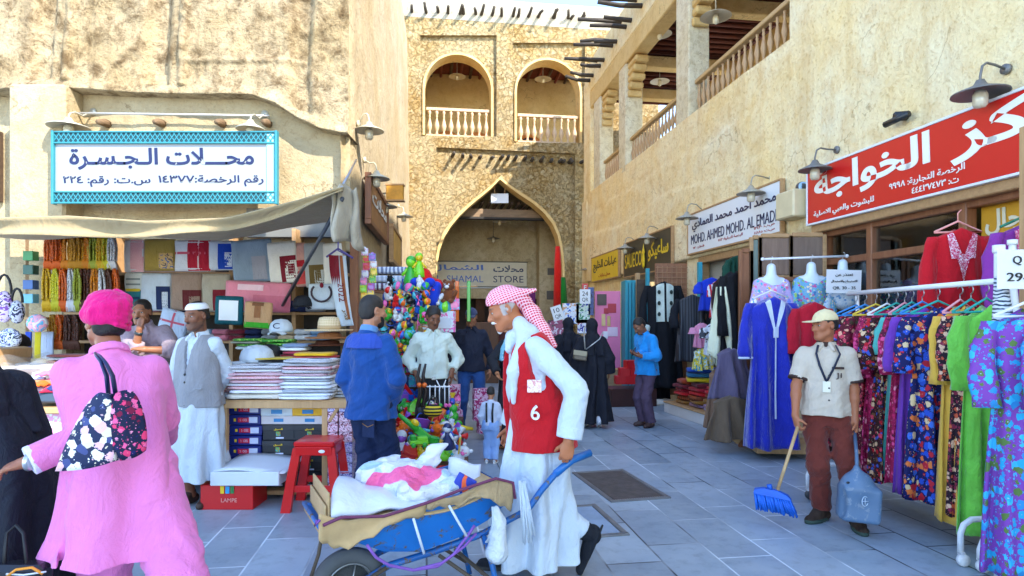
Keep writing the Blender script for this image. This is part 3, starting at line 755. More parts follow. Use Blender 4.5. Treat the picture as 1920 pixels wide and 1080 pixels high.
for (sx,sy,mx,my,r,lab) in (
(1838,172,1890,130,.215,'dark gooseneck lamp above the white end of the red sign'),
(1528,316,1572,281,.19,'grey gooseneck lamp at the left end of the red sign'),
(1408,361,1446,335,.20,'gooseneck lamp over the middle of the white and blue name sign'),
(1288,408,1322,396,.20,'gooseneck lamp at the left edge of the white and blue name sign'),
(1213,446,1240,432,.20,'gooseneck lamp in front of the black sign with yellow letters'),
(1172,465,1196,457,.20,'gooseneck lamp between the yellow sign and the black sign')):
 Y=RY(mx);wp=RW(Y,.02,CAMZ-(my-HY)*Y/F);Ys=Y-.05
 wall_lamp(W(sx,sy,Ys),wp,r,(.20,.19,.18) if sx>1500 else (.42,.38,.30),lab)
wall_lamp(W(1102,505,19.2),W(1124,488,19.3),.22,(.4,.36,.28),'small gooseneck lamp on the corner pier left of the yellow sign')
for (sx,sy,mx,my,Y,r,lab) in ((129,236,175,210,7.55,.235,'flat lamp hanging over the left end of the white and blue sign'),
(470,240,497,214,7.5,.17,'white lamp with yellow jar over the right end of the blue framed sign')):
 wall_lamp(W(sx,sy,Y),W(mx,my,7.9),r,(.50,.48,.40),lab,'gooseneck wall lamps over the shop signs',.12)
mb=MB();mb.tube([W(140,212,7.8),W(300,214,7.8),W(505,217,7.8)],.014,7);tag(mb.build('conduit',M((.55,.55,.54),.5,.3)),'thin grey metal conduit running above the blue framed sign','conduit')
def SWY(px):return 1.259/((960-px)/F-.1008)
for (sx,sy,mx,my,r,lab) in ((692,243,668,232,.20,'yellowish dome lamp on the corner of the left building'),
(706,333,680,300,.19,'pale gooseneck lamp below the dome lamp on the left corner'),
(722,386,712,380,.22,'thin disc lamp seen edge on over the brown side sign'),
(757,405,745,386,.22,'farthest gooseneck lamp on the left side wall')):
 Y=SWY(mx);X=-2.04-.1008*(Y-7.75)+.03;wall_lamp(W(sx,sy,Y-.02),Vector((X,Y,CAMZ-(my-HY)*Y/F)),r,(.60,.56,.42),lab,arm=.16)
def pendant(p,top,r,lab,col=(.55,.48,.34)):
 p=Vector(p);e=empty('pendant_lamp',p,lab,'lamp','pendant lamps');mm=M(col,.5,.2,.2)
 mb=MB();mb.lathe([(.03,.09),(.05,.06),(r*.9,.005),(r,-.015),(r*.95,-.012),(.05,.04),(0,.045)],p,ID3,26);mb.build('shade',mm,e)
 mb=MB();mb.tube([p+Vector((0,0,.08)),Vector((p.x,p.y,top))],.012,6);mb.build('rod',mm,e)
 mb=MB();mb.lathe([(.04,.02),(.055,-.04),(.05,-.12),(0,-.15)],p,ID3,14);mb.build('glass_jar',M((.75,.66,.45),.2,coat=.4),e)
zt1=ARCHES[0][3]+1.6
pendant(W(857,143,21.6),zt1,.30,'round pale pendant lamp in the left balcony arch');pendant(W(1018,148,21.8),zt1,.30,'round pale pendant lamp in the right balcony arch')
pendant(W(937,415,21.6),5.5,.26,'lit looking brass pendant lamp hanging low in the pointed archway');pendant(W(925,447,22.6),5.5,.24,'dark pendant lamp deeper inside the pointed archway',(.2,.17,.12))
for (px,py,Y,lab) in ((1237,63,14.0,'pendant lamp in the gallery left of the big pillar, upper one'),(1237,152,17.2,'farther pendant lamp low in the gallery left of the big pillar'),(1342,30,10.8,'pendant lamp in the gallery right of the big pillar')):
 pendant(W(px,py,Y),8.45,.27,lab)
 # ================================================================== FIGURES: smooth distance fields turned into one surface
def npv(v):return np.array(tuple(v),float)
class SDF:
 def __init__(s,res):s.p=[];s.res=res
 def _add(s,fn,lo,hi,k,op):s.p.append((fn,np.asarray(lo,float),np.asarray(hi,float),k,op));return s
 def cone(s,a,b,ra,rb,k=.02,op='u',sq=None):
  """capsule with two radii"""
  a=npv(a);b=npv(b);ba=b-a;L2=ba @ ba+1e-12
  def fn(X,Y,Z):
   px,py,pz=X-a[0],Y-a[1],Z-a[2]
   h=np.clip((px*ba[0]+py*ba[1]+pz*ba[2])/L2,0,1)
   return np.sqrt((px-ba[0]*h)**2+(py-ba[1]*h)**2+(pz-ba[2]*h)**2)-(ra+(rb-ra)*h)
  r=max(ra,rb);return s._add(fn,np.minimum(a,b)-r,np.maximum(a,b)+r,k,op)
 def ccone(s,a,b,ra,rb,k=.012,op='u',n0=None):
  """cone with flat ends"""
  a=npv(a);b=npv(b);ba=b-a;L=np.linalg.norm(ba);u=ba/L
  def fn(X,Y,Z):
   px,py,pz=X-a[0],Y-a[1],Z-a[2];h=px*u[0]+py*u[1]+pz*u[2]
   r=np.sqrt(np.maximum(px*px+py*py+pz*pz-h*h,0))-(ra+(rb-ra)*np.clip(h/L,0,1))
   return np.maximum(r,np.maximum(-h,h-L))
  r=max(ra,rb);return s._add(fn,np.minimum(a,b)-r,np.maximum(a,b)+r,k,op)
 def ell(s,c,r,R=None,k=.02,op='u'):
  c=npv(c);R=np.eye(3) if R is None else np.array(R);r=np.array(r,float)
  def fn(X,Y,Z):
   x,y,z=X-c[0],Y-c[1],Z-c[2]
   u=x*R[0,0]+y*R[1,0]+z*R[2,0];v=x*R[0,1]+y*R[1,1]+z*R[2,1];w=x*R[0,2]+y*R[1,2]+z*R[2,2]
   k0=np.sqrt((u/r[0])**2+(v/r[1])**2+(w/r[2])**2);k1=np.sqrt((u/r[0]**2)**2+(v/r[1]**2)**2+(w/r[2]**2)**2)
   return k0*(k0-1)/np.maximum(k1,1e-9)
  e=np.abs(R) @ r;return s._add(fn,c-e,c+e,k,op)
 def box(s,c,h,R=None,rnd=.01,k=.02,op='u'):
  c=npv(c);R=np.eye(3) if R is None else np.array(R);h=np.array(h,float)
  def fn(X,Y,Z):
   x,y,z=X-c[0],Y-c[1],Z-c[2]
   q=[np.abs(x*R[0,i]+y*R[1,i]+z*R[2,i])-(h[i]-rnd) for i in range(3)]
   o=np.sqrt(sum(np.maximum(t,0)**2 for t in q));return o+np.minimum(np.maximum(np.maximum(q[0],q[1]),q[2]),0)-rnd
  e=np.abs(R) @ h;return s._add(fn,c-e,c+e,k,op)
 def loft(s,rings,ax,k=.03,op='u',fold=None,pw=2.2):
  """rings: (z, cx, cy, rx, ry) in the frame ax=(lateral, forward) around the z axis; fold=(amp_top, amp_bottom, n, phase)"""
  rg=sorted(rings);zs=np.array([q[0] for q in rg]);T=np.array(rg);l,f=npv(ax[0])[:2],npv(ax[1])[:2]
  def fn(X,Y,Z):
   cx=np.interp(Z,zs,T[:,1]);cy=np.interp(Z,zs,T[:,2]);rx=np.interp(Z,zs,T[:,3]);ry=np.interp(Z,zs,T[:,4])
   u=(X-cx)*l[0]+(Y-cy)*l[1];v=(X-cx)*f[0]+(Y-cy)*f[1]
   q=(np.abs(u/rx)**pw+np.abs(v/ry)**pw)**(1/pw)
   if fold is not None:
    th=np.arctan2(v/ry,u/rx);tt=np.clip((zs[-1]-Z)/(zs[-1]-zs[0]),0,1);A=fold[0]+(fold[1]-fold[0])*tt**1.3
    q=q-A*(np.sin(fold[2]*th+fold[3]+1.1*np.sin(Z*5+fold[3]))+.55*np.sin((fold[2]*1.7 // 1)*th-fold[3]*2+Z*3))/np.sqrt(rx*ry)*.12
   d=(q-1)*np.minimum(rx,ry)*.92
   return np.maximum(d,np.maximum(zs[0]-Z,Z-zs[-1]))
  m=max(T[:,3].max(),T[:,4].max())*1.15
  return s._add(fn,(T[:,1].min()-m,T[:,2].min()-m,zs[0]),(T[:,1].max()+m,T[:,2].max()+m,zs[-1]),k,op)
 def plane_cut(s,n,c,k=.01):
  """remove everything on the +n side of the plane through c"""
  n=npv(n);n=n/np.linalg.norm(n);c=npv(c)
  def fn(X,Y,Z):return-((X-c[0])*n[0]+(Y-c[1])*n[1]+(Z-c[2])*n[2])
  return s._add(fn,(-9e9,)*3,(9e9,)*3,k,'s')
 def mesh(s,name,mats,parent=None,origin=None,wr=0.0,wf=14.0,seed=0,colorfn=None,smooth=1):
  h=s.res;add=[q for q in s.p if q[4]=='u'];lo=np.min([q[1] for q in add],0)-3*h;hi=np.max([q[2] for q in add],0)+3*h
  n=np.ceil((hi-lo)/h).astype(int)+1
  ax=[lo[i]+h*np.arange(n[i]) for i in range(3)]
  D=np.full(n,.2,np.float32)
  for fn,a,b,k,op in s.p:
   m=k+2.5*h;i0=np.clip(np.floor((a-m-lo)/h),0,n-1).astype(int);i1=np.clip(np.ceil((b+m-lo)/h)+1,1,n).astype(int)
   if (i1<=i0).any():continue
   sl=tuple(slice(i0[i],i1[i]) for i in range(3))
   X,Y,Z=np.meshgrid(*[ax[i][sl[i]] for i in range(3)],indexing='ij',sparse=True)
   d=fn(X,Y,Z).astype(np.float32);e=D[sl]
   if op=='u':
    t=np.maximum(k-np.abs(d-e),0)/k;D[sl]=np.minimum(d,e)-t*t*k*.25
   else:
    d=-d;t=np.maximum(k-np.abs(d-e),0)/k;D[sl]=np.maximum(d,e)+t*t*k*.25
  if wr:
   X,Y,Z=np.meshgrid(*ax,indexing='ij',sparse=True);f=wf;q=seed*1.7
   a_=f*(Z+.35*X-.2*Y)+q+2.1*np.sin(f*.45*(X+Y)+q);b_=f*1.9*(Z*.7-.6*X+.3*Y)+q*2+1.7*np.sin(f*.6*(Z-Y))
   w=.55*np.sin(a_)+.5*np.sin(b_)+.9*(np.abs(np.sin(a_*.83+1.2*np.sin(f*.8*(Y-.4*X))))-.6)+.5*(np.abs(np.sin(b_*1.3+q))-.6)
   D+=(wr*w).astype(np.float32)
  ins=D<0
  c8=[ins[i:n[0]-1+i,j:n[1]-1+j,k:n[2]-1+k] for i in (0,1) for j in (0,1) for k in (0,1)]
  anyv=np.zeros_like(c8[0]);allv=np.ones_like(c8[0])
  for c in c8:anyv |= c;allv &= c
  act=anyv & ~allv;I=np.argwhere(act);N=len(I)
  if N==0:print('EMPTY',name);return None
  idx=np.full(act.shape,-1,np.int32);idx[act]=np.arange(N)
  acc=np.zeros((N,3));cnt=np.zeros(N)
  cor=[(i,j,k) for i in (0,1) for j in (0,1) for k in (0,1)]
  val={c:D[I[:,0]+c[0],I[:,1]+c[1],I[:,2]+c[2]].astype(float) for c in cor}
  for c in cor:
   for a in range(3):
    if c[a]==0:
     d_=list(c);d_[a]=1;v0,v1=val[c],val[tuple(d_)];x=(v0<0)!=(v1<0)
     t=np.where(x,v0/np.where(x,v0-v1,1),0);p=np.zeros((N,3));p[:]=c;p[:,a]+=t
     acc[x]+=p[x];cnt[x]+=1
  V=lo+h*(I+acc/cnt[:,None])
  Q=[]
  for a in range(3):
   b,c=(a+1) % 3,(a+2) % 3
   s0=[slice(None)]*3;s1=[slice(None)]*3;s0[a]=slice(0,-1);s1[a]=slice(1,None)
   x=ins[tuple(s0)]!=ins[tuple(s1)];E=np.argwhere(x)
   E=E[(E[:,b]>0) & (E[:,c]>0) & (E[:,b]<n[b]-1) & (E[:,c]<n[c]-1)]
   def cell(db,dc):
    T=E.copy();T[:,b]-=db;T[:,c]-=dc;return idx[T[:,0],T[:,1],T[:,2]]
   q=np.stack([cell(1,1),cell(0,1),cell(0,0),cell(1,0)],1)
   fl=~ins[E[:,0],E[:,1],E[:,2]];q[fl]=q[fl][:,::-1]
   Q.append(q)
  Q=np.vstack(Q);Q=Q[(Q>=0).all(1)]
  for _ in range(smooth):
   S_=np.zeros_like(V);C_=np.zeros(N)
   for a,b in ((0,1),(1,2),(2,3),(3,0)):
    np.add.at(S_,Q[:,a],V[Q[:,b]]);np.add.at(C_,Q[:,a],1);np.add.at(S_,Q[:,b],V[Q[:,a]]);np.add.at(C_,Q[:,b],1)
   V=.5*V+.5*S_/np.maximum(C_,1)[:,None]
  off=npv(wloc(parent)) if parent is not None else npv(origin)
  me=raw_mesh(name,V-off,None,mats if isinstance(mats,list) else [mats],True,None,Q)
  if colorfn is not None:
   ca=me.color_attributes.new('Col','FLOAT_COLOR','POINT');cc=np.ones((len(me.vertices),4),np.float32);cc[:,:3]=colorfn(V)[:len(me.vertices)]
   ca.data.foreach_set('color',cc.ravel())
  return link(name,me,parent,None if parent is not None else tuple(off))
def skin_mat():
 m,nt,b=nmat('skin');t=NT(nt);a=t.new('ShaderNodeVertexColor');a.layer_name='Col';v=t.coord()
 c=t.mix(t.noise(v,30,5,.6),t.mix(.0,a.outputs[0],(0,0,0)),t.mix(.25,a.outputs[0],(.55,.25,.15)))
 t.ln(c,b.inputs['Base Color']);b.inputs['Roughness'].default_value=.45;b.inputs['Specular IOR Level'].default_value=.35
 b.inputs['Subsurface Weight'].default_value=.0
 t.bump(t.noise(v,160,4),.25,.003,b);return m
SKIN=skin_mat()
HAIRB=M((.012,.009,.008),.5,var=.4,vs=40,bump=.8,bs=200,bd=.006)
EYEW=M((.34,.31,.28),.2,var=.02,coat=.5);EYED=M((.015,.010,.008),.15,var=.02,coat=.8)
SK_DARK=S(150,98,68);SK_MID=S(172,116,82);SK_TAN=S(188,124,84);SK_BRN=S(128,82,56)
class Person:
 """standing figure. yaw: 0 faces the camera side (-Y), 90 faces +X, -90 faces -X, 180 faces away."""
 def __init__(s,loc,H=1.72,yaw=0,lean=0,side=0,res=.008,skin=SK_MID,head=(0,0),hip_drop=0,girth=1.0,hipyaw=None,headoff=(0,0,0),shl=1.0):
  s.o=np.array([loc[0],loc[1],loc[2] if len(loc)>2 else 0.0]);s.k=H/1.75;s.res=res;s.skin=skin;s.girth=girth
  y=rad(yaw);s.f=np.array([math.sin(y),-math.cos(y),0]);s.l=np.array([math.cos(y),math.sin(y),0]);s.up=np.array([0,0,1.])
  hy=rad(yaw+head[0]);hp=rad(head[1]);hf=np.array([math.sin(hy),-math.cos(hy),0]);hl=np.array([math.cos(hy),math.sin(hy),0])
  s.hf=hf*math.cos(hp)-s.up*math.sin(hp);s.hu=s.up*math.cos(hp)+hf*math.sin(hp);s.hl=hl # positive pitch looks down
  k=s.k;s.tl=math.tan(rad(lean));s.ts=math.tan(rad(side));s.hz=.93*k-hip_drop
  s.root=s.o+s.up*s.hz
  s.neck=s.P(0,0,1.48);s.headc=s.P(0,.02,1.635)+s.hf*.012+s.up*0+np.array(headoff)
  s.S={'L':s.P(.160*shl,0,1.395),'R':s.P(-.160*shl,0,1.395)}
  s.Hp={'L':s.P(.088,0,.90),'R':s.P(-.088,0,.90)}
  s.arm={};s.leg={}
  s.handf={}
 def P(s,a,b,z):
  """torso point: lateral (person's left), forward, height for a 1.75 m figure - follows lean"""
  k=s.k;zz=(z-.93)*k;up=max(zz,0);c=1/math.sqrt(1+s.tl**2)
  if zz>0:return s.root+s.l*(a*k+s.ts*zz)+s.f*(b*k*c+s.tl*zz*c)+s.up*(zz*c-b*k*s.tl*c*1.0)
  return s.root+s.l*a*k+s.f*b*k+s.up*zz
 def Hd(s,a,b,c):return s.headc+(s.hl*a+s.hf*b+s.hu*c)*s.k
 @property
 def HR(s):return np.array([s.hl,s.hf,s.hu]).T
 def pose_arm(s,side,wrist,pole=None,hand=None,palm=None,curl=.35,spread=.1,thumb=.5,len_=1.0):
  a=s.S[side];L1,L2=.295*s.k*len_,.255*s.k*len_;w=np.array(tuple(wrist),float);d=w-a;D=np.linalg.norm(d);sg=1 if side=='L' else-1
  if D>(L1+L2)*.995:w=a+d/D*(L1+L2)*.995;d=w-a;D=np.linalg.norm(d)
  if pole is None:pole=-s.f*.6+s.l*sg*.5
  u=d/D;x=(L1**2-L2**2+D**2)/(2*D);hh=math.sqrt(max(L1**2-x*x,0));pl=np.array(pole,float);pl=pl-u*(pl @ u);pl /= np.linalg.norm(pl)+1e-9
  e=a+u*x+pl*hh;fd=(w-e)/np.linalg.norm(w-e);hd=fd if hand is None else np.array(tuple(hand),float);hd=hd/np.linalg.norm(hd)
  pn=(-s.l*sg) if palm is None else np.array(tuple(palm),float);pn=pn-hd*(pn @ hd);pn /= np.linalg.norm(pn)+1e-9
  s.arm[side]=(a,e,w,hd,pn,curl,spread,thumb)
  return s
 def hang(s,side,out=.06,fwd=.02,down=1.0,**kw):
  sg=1 if side=='L' else-1;return s.pose_arm(side,s.S[side]+(s.l*sg*out+s.f*fwd-s.up*.53*down)*s.k,**kw)
 def pose_leg(s,side,foot,toe=None,pole=None,pitch=0):
  """foot: ankle point; toe direction"""
  a=s.Hp[side];L1,L2=.435*s.k,.405*s.k;w=np.array(tuple(foot),float);d=w-a;D=np.linalg.norm(d)
  if D>(L1+L2)*.998:w=a+d/D*(L1+L2)*.998;d=w-a;D=np.linalg.norm(d)
  u=d/D;x=(L1**2-L2**2+D**2)/(2*D);hh=math.sqrt(max(L1**2-x*x,0));pl=s.f if pole is None else np.array(pole,float);pl=pl-u*(pl @ u);pl /= np.linalg.norm(pl)+1e-9
  kn=a+u*x+pl*hh;t=s.f if toe is None else np.array(tuple(toe),float);t=t/np.linalg.norm(t)
  t2=t*math.cos(pitch)-s.up*math.sin(pitch);s.leg[side]=(a,kn,w,t2);return s
 def stand(s,wid=.10,fl=0.0,fr=0.0,turn=12):
  for side,sg,fw in (('L',1,fl),('R',-1,fr)):
   t=s.f*math.cos(rad(turn))+s.l*sg*math.sin(rad(turn));s.pose_leg(side,s.o+s.l*sg*wid*s.k+s.f*fw*s.k+s.up*.085*s.k,t)
  return s
 def hand(s,q,side,k=None):
  a,e,w,hd,pn,curl,spread,thumb=s.arm[side];K=s.k*1.0;lat=np.cross(hd,pn);sg=1 if side=='L' else-1
  # thumb side of the hand
  th=lat*(1 if (side=='R') else-1)
  pc=w+hd*.052*K;R=np.array([th,hd,pn]).T
  q.ell(pc,(.041*K,.055*K,.017*K),R,.012);q.cone(w,w+hd*.03*K,.024*K,.022*K,.02)
  kn=w+hd*.092*K
  for i,(off,ln) in enumerate(((.030,.074),(.010,.083),(-.010,.077),(-.029,.060))):
   p=kn+th*off*K-hd*(.010*K if i in (0,3) else 0);d=hd+th*off*spread*12;d /= np.linalg.norm(d);r=(.0092 if i<3 else .008)*K;ang=curl*.8+.06*i
   q.cone(w+hd*.05*K+th*off*K*.9,p,r*1.1,r*1.05,.008)
   for j,fr in enumerate((.45,.31,.24)):
    d2=d*math.cos(ang)+pn*math.sin(ang);p2=p+d2*ln*fr*K;q.cone(p,p2,r*(1-.08*j),r*(.93-.08*j),.005);p=p2;ang+=curl*1.1
  tb=w+hd*.028*K+th*.028*K+pn*.008*K;td=hd*.65+th*.62+pn*(.25+thumb*.5);td /= np.linalg.norm(td)
  t1=tb+td*.042*K;q.cone(tb,t1,.0135*K,.011*K,.012);td2=td*.8+hd*.45+pn*thumb*.5;td2 /= np.linalg.norm(td2);q.cone(t1,t1+td2*.030*K,.0108*K,.0088*K,.006)
 def body(s,label,cat='person',group=None,brow=True,stubble=0,lips=None,ears=True,feet=True,colorx=None,female=False):
  q=SDF(s.res);k=s.k;g=s.girth;HR=s.HR
  q.cone(s.P(-.055,0,.95),s.P(.055,0,.95),.092*k*g,.092*k*g,.03);q.cone(s.P(0,.01,1.0),s.P(0,.01,1.12),.10*k*g,.098*k*g,.04)
  q.cone(s.P(-.06,-.005,1.27),s.P(.06,-.005,1.27),.09*k,.09*k,.04);q.cone(s.P(-.11,-.01,1.385),s.P(.11,-.01,1.385),.048*k,.048*k,.04)
  q.cone(s.P(0,-.015,1.44),s.Hd(0,-.022,-.05),.058*k,.053*k,.035)
  for sd in s.arm:
   a,e,w=s.arm[sd][:3];q.cone(a,e,.05*k*g,.04*k,.03);q.cone(e,e+(w-e)*.3,.041*k,.040*k,.02);q.cone(e+(w-e)*.3,w,.040*k,.0255*k,.02);s.hand(q,sd)
  for sd in s.leg:
   a,kn,w,t=s.leg[sd];q.cone(a,kn,.082*k*g,.055*k,.04);q.cone(kn,kn+(w-kn)*.35,.054*k,.055*k,.03);q.cone(kn+(w-kn)*.35,w,.055*k,.036*k,.03)
   if feet:q.cone(w-t*.03*k-s.up*.045*k,w+t*.13*k-s.up*.055*k,.036*k,.028*k,.03);q.cone(w,w+t*.06*k-s.up*.04*k,.036*k,.03*k,.03)
   # head
  q.ell(s.Hd(0,-.012,.036),np.array((.074,.096,.086))*k,HR,.02);q.ell(s.Hd(0,.030,-.035),np.array((.058,.064,.080))*k,HR,.035)
  q.ell(s.Hd(0,.066,-.098),np.array((.026,.022,.020))*k,HR,.03);q.cone(s.Hd(-.052,.012,-.062),s.Hd(-.018,.070,-.098),.016*k,.014*k,.03);q.cone(s.Hd(.052,.012,-.062),s.Hd(.018,.070,-.098),.016*k,.014*k,.03)
  for sg in (-1,1):q.ell(s.Hd(.043*sg,.062,-.020),np.array((.022,.020,.016))*k,HR,.025)
  q.cone(s.Hd(-.034,.078,.028),s.Hd(.034,.078,.028),.013*k,.013*k,.02)
  for sg in (-1,1):
   q.ell(s.Hd(.033*sg,.098,.004),np.array((.017,.014,.011))*k,HR,.012,'s')
   q.ell(s.Hd(.032*sg,.073,.004),np.array((.0145,.0145,.0125))*k,HR,.004)
  q.cone(s.Hd(0,.086,.016),s.Hd(0,.112,-.030),.0085*k,.0135*k,.014)
  for sg in (-1,1):q.ell(s.Hd(.012*sg,.099,-.035),np.array((.009,.012,.008))*k,HR,.010)
  q.cone(s.Hd(-.02,.082,-.062),s.Hd(.02,.082,-.062),.0085*k,.0085*k,.008);q.cone(s.Hd(-.016,.082,-.074),s.Hd(.016,.082,-.074),.009*k,.009*k,.008)
  if ears:
   for sg in (-1,1):
    R2=np.array((Matrix(HR) @ Matrix.Rotation(rad(-18*sg),3,'Z')));q.ell(s.Hd(.078*sg,-.012,-.002),np.array((.009,.021,.032))*k,R2,.010);q.ell(s.Hd(.083*sg,-.004,.0),np.array((.006,.010,.016))*k,R2,.006,'s')
  base=np.array(s.skin);lp=np.array(lips if lips is not None else mul(s.skin,.78))*np.array((1.05,.85,.85))
  inv=HR.T/k;hc=s.headc
  def col(V):
   L=(V-hc) @ inv.T;C=np.tile(base,(len(V),1))
   def blend(c,r,colr,pw=2.0,strength=1.0):
    q_=np.sqrt((((L-np.array(c))/np.array(r))**2).sum(1));w_=(np.clip((1.25-q_)/.5,0,1)*strength)[:,None]
    C[:]=C*(1-w_)+np.array(colr)*w_
   inh=(np.abs(L)<.2).all(1)
   blend((0,.09,-.068),(.024,.03,.011),lp)
   blend((0,.092,-.068),(.022,.03,.0022),mul(s.skin,.35))
   for sg in (-1,1):blend((.045*sg,.08,-.02),(.02,.03,.016),mul(s.skin,1.12),strength=.4)
   if brow:
    for sg in (-1,1):blend((.033*sg,.088,.030),(.021,.03,.006),(.02,.014,.012),strength=.92)
   for sg in (-1,1):blend((.032*sg,.095,.004),(.019,.03,.011),mul(s.skin,.62),strength=.6)
   if stubble:
    m_=(L[:,2]<-.045+.10*np.maximum(0,.03-L[:,1])) & (L[:,2]>-.135) & (L[:,1]>-.02) & (np.abs(L[:,0])<.085)
    mouth=(((L-np.array((0,.09,-.068)))/np.array((.025,.04,.011)))**2).sum(1)<1
    mm=m_ & ~mouth;C[mm]=C[mm]*(1-stubble)+np.array((.02,.015,.013))*stubble
   if colorx is not None:C=colorx(L,C,V)
   return C
  s.b=q.mesh('person',SKIN,None,s.o,colorfn=col);tag(s.b,label,cat,group)
  return s.b
 def eyes(s):
  for sg in (-1,1):
   mb=MB();R=Matrix(s.HR.tolist());k=s.k
   mb.ball(s.Hd(.032*sg,.0765,.004),tuple(np.array((.0138,.0125,.0085))*k),R,14,0)
   mb.ball(s.Hd(.032*sg,.0835,.004),tuple(np.array((.0075,.0062,.0075))*k),R,12,1);mb.build('eye',[EYEW,EYED],s.b)
 def piece(s,name,fill,mat,wr=0.0,wf=14,res=None,seed=1,parent=None):
  q=SDF(res or s.res);fill(q);return q.mesh(name,mat,parent or s.b,wr=wr,wf=wf,seed=seed)
  # --- garments
 def torso(s,q,zs,inf=.0,fold=(0,0,6,0),k=.05,ext=()):
  """zs: list of (z, rx, ry, fwd)"""
  rings=[]
  for z,rx,ry,fw in zs:
   p=s.P(0,fw,z);rings.append((p[2],p[0],p[1],rx*s.k*(s.girth if z<1.36 else 1)+inf,ry*s.k*(s.girth if z<1.36 else 1)+inf))
  q.loft(rings,(s.l,s.f),k,fold=fold)
 def sleeve(s,q,sd,r0=.068,r1=.055,r2=.05,frac=1.0,k=.03,end=.97):
  a,e,w=s.arm[sd][:3];kk=s.k;a=a-s.up*.004*kk
  if frac>=.5:q.cone(a,e,r0*kk,r1*kk,.035)
  if frac>=1:q.ccone(e,e+(w-e)*end,r1*kk,r2*kk,k)
  elif frac>.5:q.ccone(e,e+(w-e)*(frac-.5)*2,r1*kk,r2*kk,k)
  else:q.cone(a,a+(e-a)*.3,r0*kk,r0*kk*.98,.035);q.ccone(a,a+(e-a)*frac*2,r0*kk,r1*kk,.02)
 def shirt(s,mat,hem=.86,frac=1.0,loose=1.0,name='shirt',wr=.005,collar=True,seed=1,belly=0,r=(.064,.058,.047),parent=None):
  def fill(q):
   s.torso(q,[(hem,.192*loose,.148*loose,.0),(1.0,.178*loose,.135*loose+belly,.01+belly*.4),(1.12,.165*loose,.130*loose+belly,.01+belly*.4),(1.3,.178,.124,.0),(1.38,.176,.106,-.005),(1.43,.140,.085,-.01),(1.468,.085,.068,-.012),(1.492,.066,.064,-.008)],fold=(.02,.07,5,seed))
   for sd in s.arm:s.sleeve(q,sd,r[0]*loose,r[1]*loose,r[2],frac)
   if collar:
    q.ccone(s.P(0,-.016,1.455),s.P(0,-.004,1.508),.069*s.k,.064*s.k,.012);q.ell(s.P(0,.085,1.475),np.array((.022,.05,.045))*s.k,np.array([s.l,s.f,s.up]).T,.008,'s')
    for sg in (-1,1):q.cone(s.P(.03*sg,.058,1.478),s.P(.058*sg,.088,1.425),.014*s.k,.008*s.k,.004)
   for sd in s.arm: # keep hands and the wrist out of the cloth
    a,e,w=s.arm[sd][:3]
  return s.piece(name,fill,mat,wr,24,seed=seed,parent=parent)
 def trousers(s,mat,top=.99,r=(.088,.076,.062),name='trousers',wr=.005,seed=2,end=1.0,parent=None):
  def fill(q):
   s.torso(q,[(.80,.155,.115,-.005),(.90,.16,.118,-.005),(top,.152,.115,0)],fold=(0,.03,4,seed))
   for sd in s.leg:
    a,kn,w,t=s.leg[sd];kk=s.k;q.cone(a,kn,r[0]*kk*s.girth,r[1]*kk,.04);q.ccone(kn,kn+(w-kn)*end,r[1]*kk,r[2]*kk,.03)
  return s.piece(name,fill,mat,wr,26,seed=seed,parent=parent)
 def robe(s,mat,hem=.08,wid=(.17,.16,.20,.25),name='robe',sl=(.078,.068,.062),seed=3,fold=(.1,.5,7,1),wr=.003,hemshift=(0,0),collar=True,dep=(.13,.13,.16,.2),parent=None,end=.97):
  def fill(q):
   hz=hem;sh=hemshift
   p0=s.P(0,0,1.0);rings=[]
   for z,rx,ry,fw in ((1.0,wid[1],dep[1],.0),(1.14,wid[0],dep[0],.01),(1.3,.178,.124,.0),(1.38,.176,.106,-.005),(1.43,.140,.085,-.01),(1.468,.085,.068,-.012),(1.492,.066,.064,-.008)):
    p=s.P(0,fw,z);rings.append((p[2],p[0],p[1],rx*s.k*(s.girth if z<1.35 else 1),ry*s.k*(s.girth if z<1.35 else 1)))
   ft=s.o+s.l*sh[0]+s.f*sh[1]
   mid=(p0+ft)/2;rings.append((p0[2]*.55+(s.o[2]+hz)*.45,mid[0],mid[1],wid[2]*s.k*s.girth,dep[2]*s.k*s.girth));rings.append((s.o[2]+hz,ft[0],ft[1],wid[3]*s.k,dep[3]*s.k))
   q.loft(rings,(s.l,s.f),.05,fold=fold)
   for sd in s.arm:s.sleeve(q,sd,*sl,1.0,end=end)
   if collar:q.ccone(s.P(0,-.016,1.455),s.P(0,-.004,1.508),.067*s.k,.063*s.k,.012)
  return s.piece(name,fill,mat,wr,17,seed=seed,parent=parent)
 def shoes(s,mat,sole=None,name='shoe',big=1.0):
  for sd in s.leg:
   a,kn,w,t=s.leg[sd];kk=s.k*big
   def fill(q):
    q.cone(w-t*.035*kk-s.up*.04*kk,w+t*.135*kk-s.up*.055*kk,.042*kk,.034*kk,.03);q.cone(w+s.up*.02*kk,w+t*.06*kk-s.up*.03*kk,.042*kk,.038*kk,.03)
    q.plane_cut(-np.cross(np.cross(t,s.up),t) if abs(t[2])>.01 else-s.up,w-s.up*.083*s.k if abs(t[2])<.01 else w-np.cross(np.cross(t,s.up),t)*.08*s.k)
   sh=s.piece(name,fill,mat,0,res=min(s.res,.007))
   if sole is not None and sh is not None:
    u=np.cross(np.cross(t,s.up),t);c=w+t*.05*kk-u*.078*s.k
    mb=MB();R=frame(Vector(t),Vector(np.cross(u,t)),Vector(u));n=20
    ring=lambda z,e:[Vector(c)+R @ Vector(((.125+e)*kk*math.cos(2*math.pi*i/n),(.046+e)*kk*math.sin(2*math.pi*i/n)*(1+.12*math.cos(2*math.pi*i/n)),z)) for i in range(n)]
    mb.loft([ring(-.008,0),ring(.018,.002)]);mb.build('sole',sole,sh)
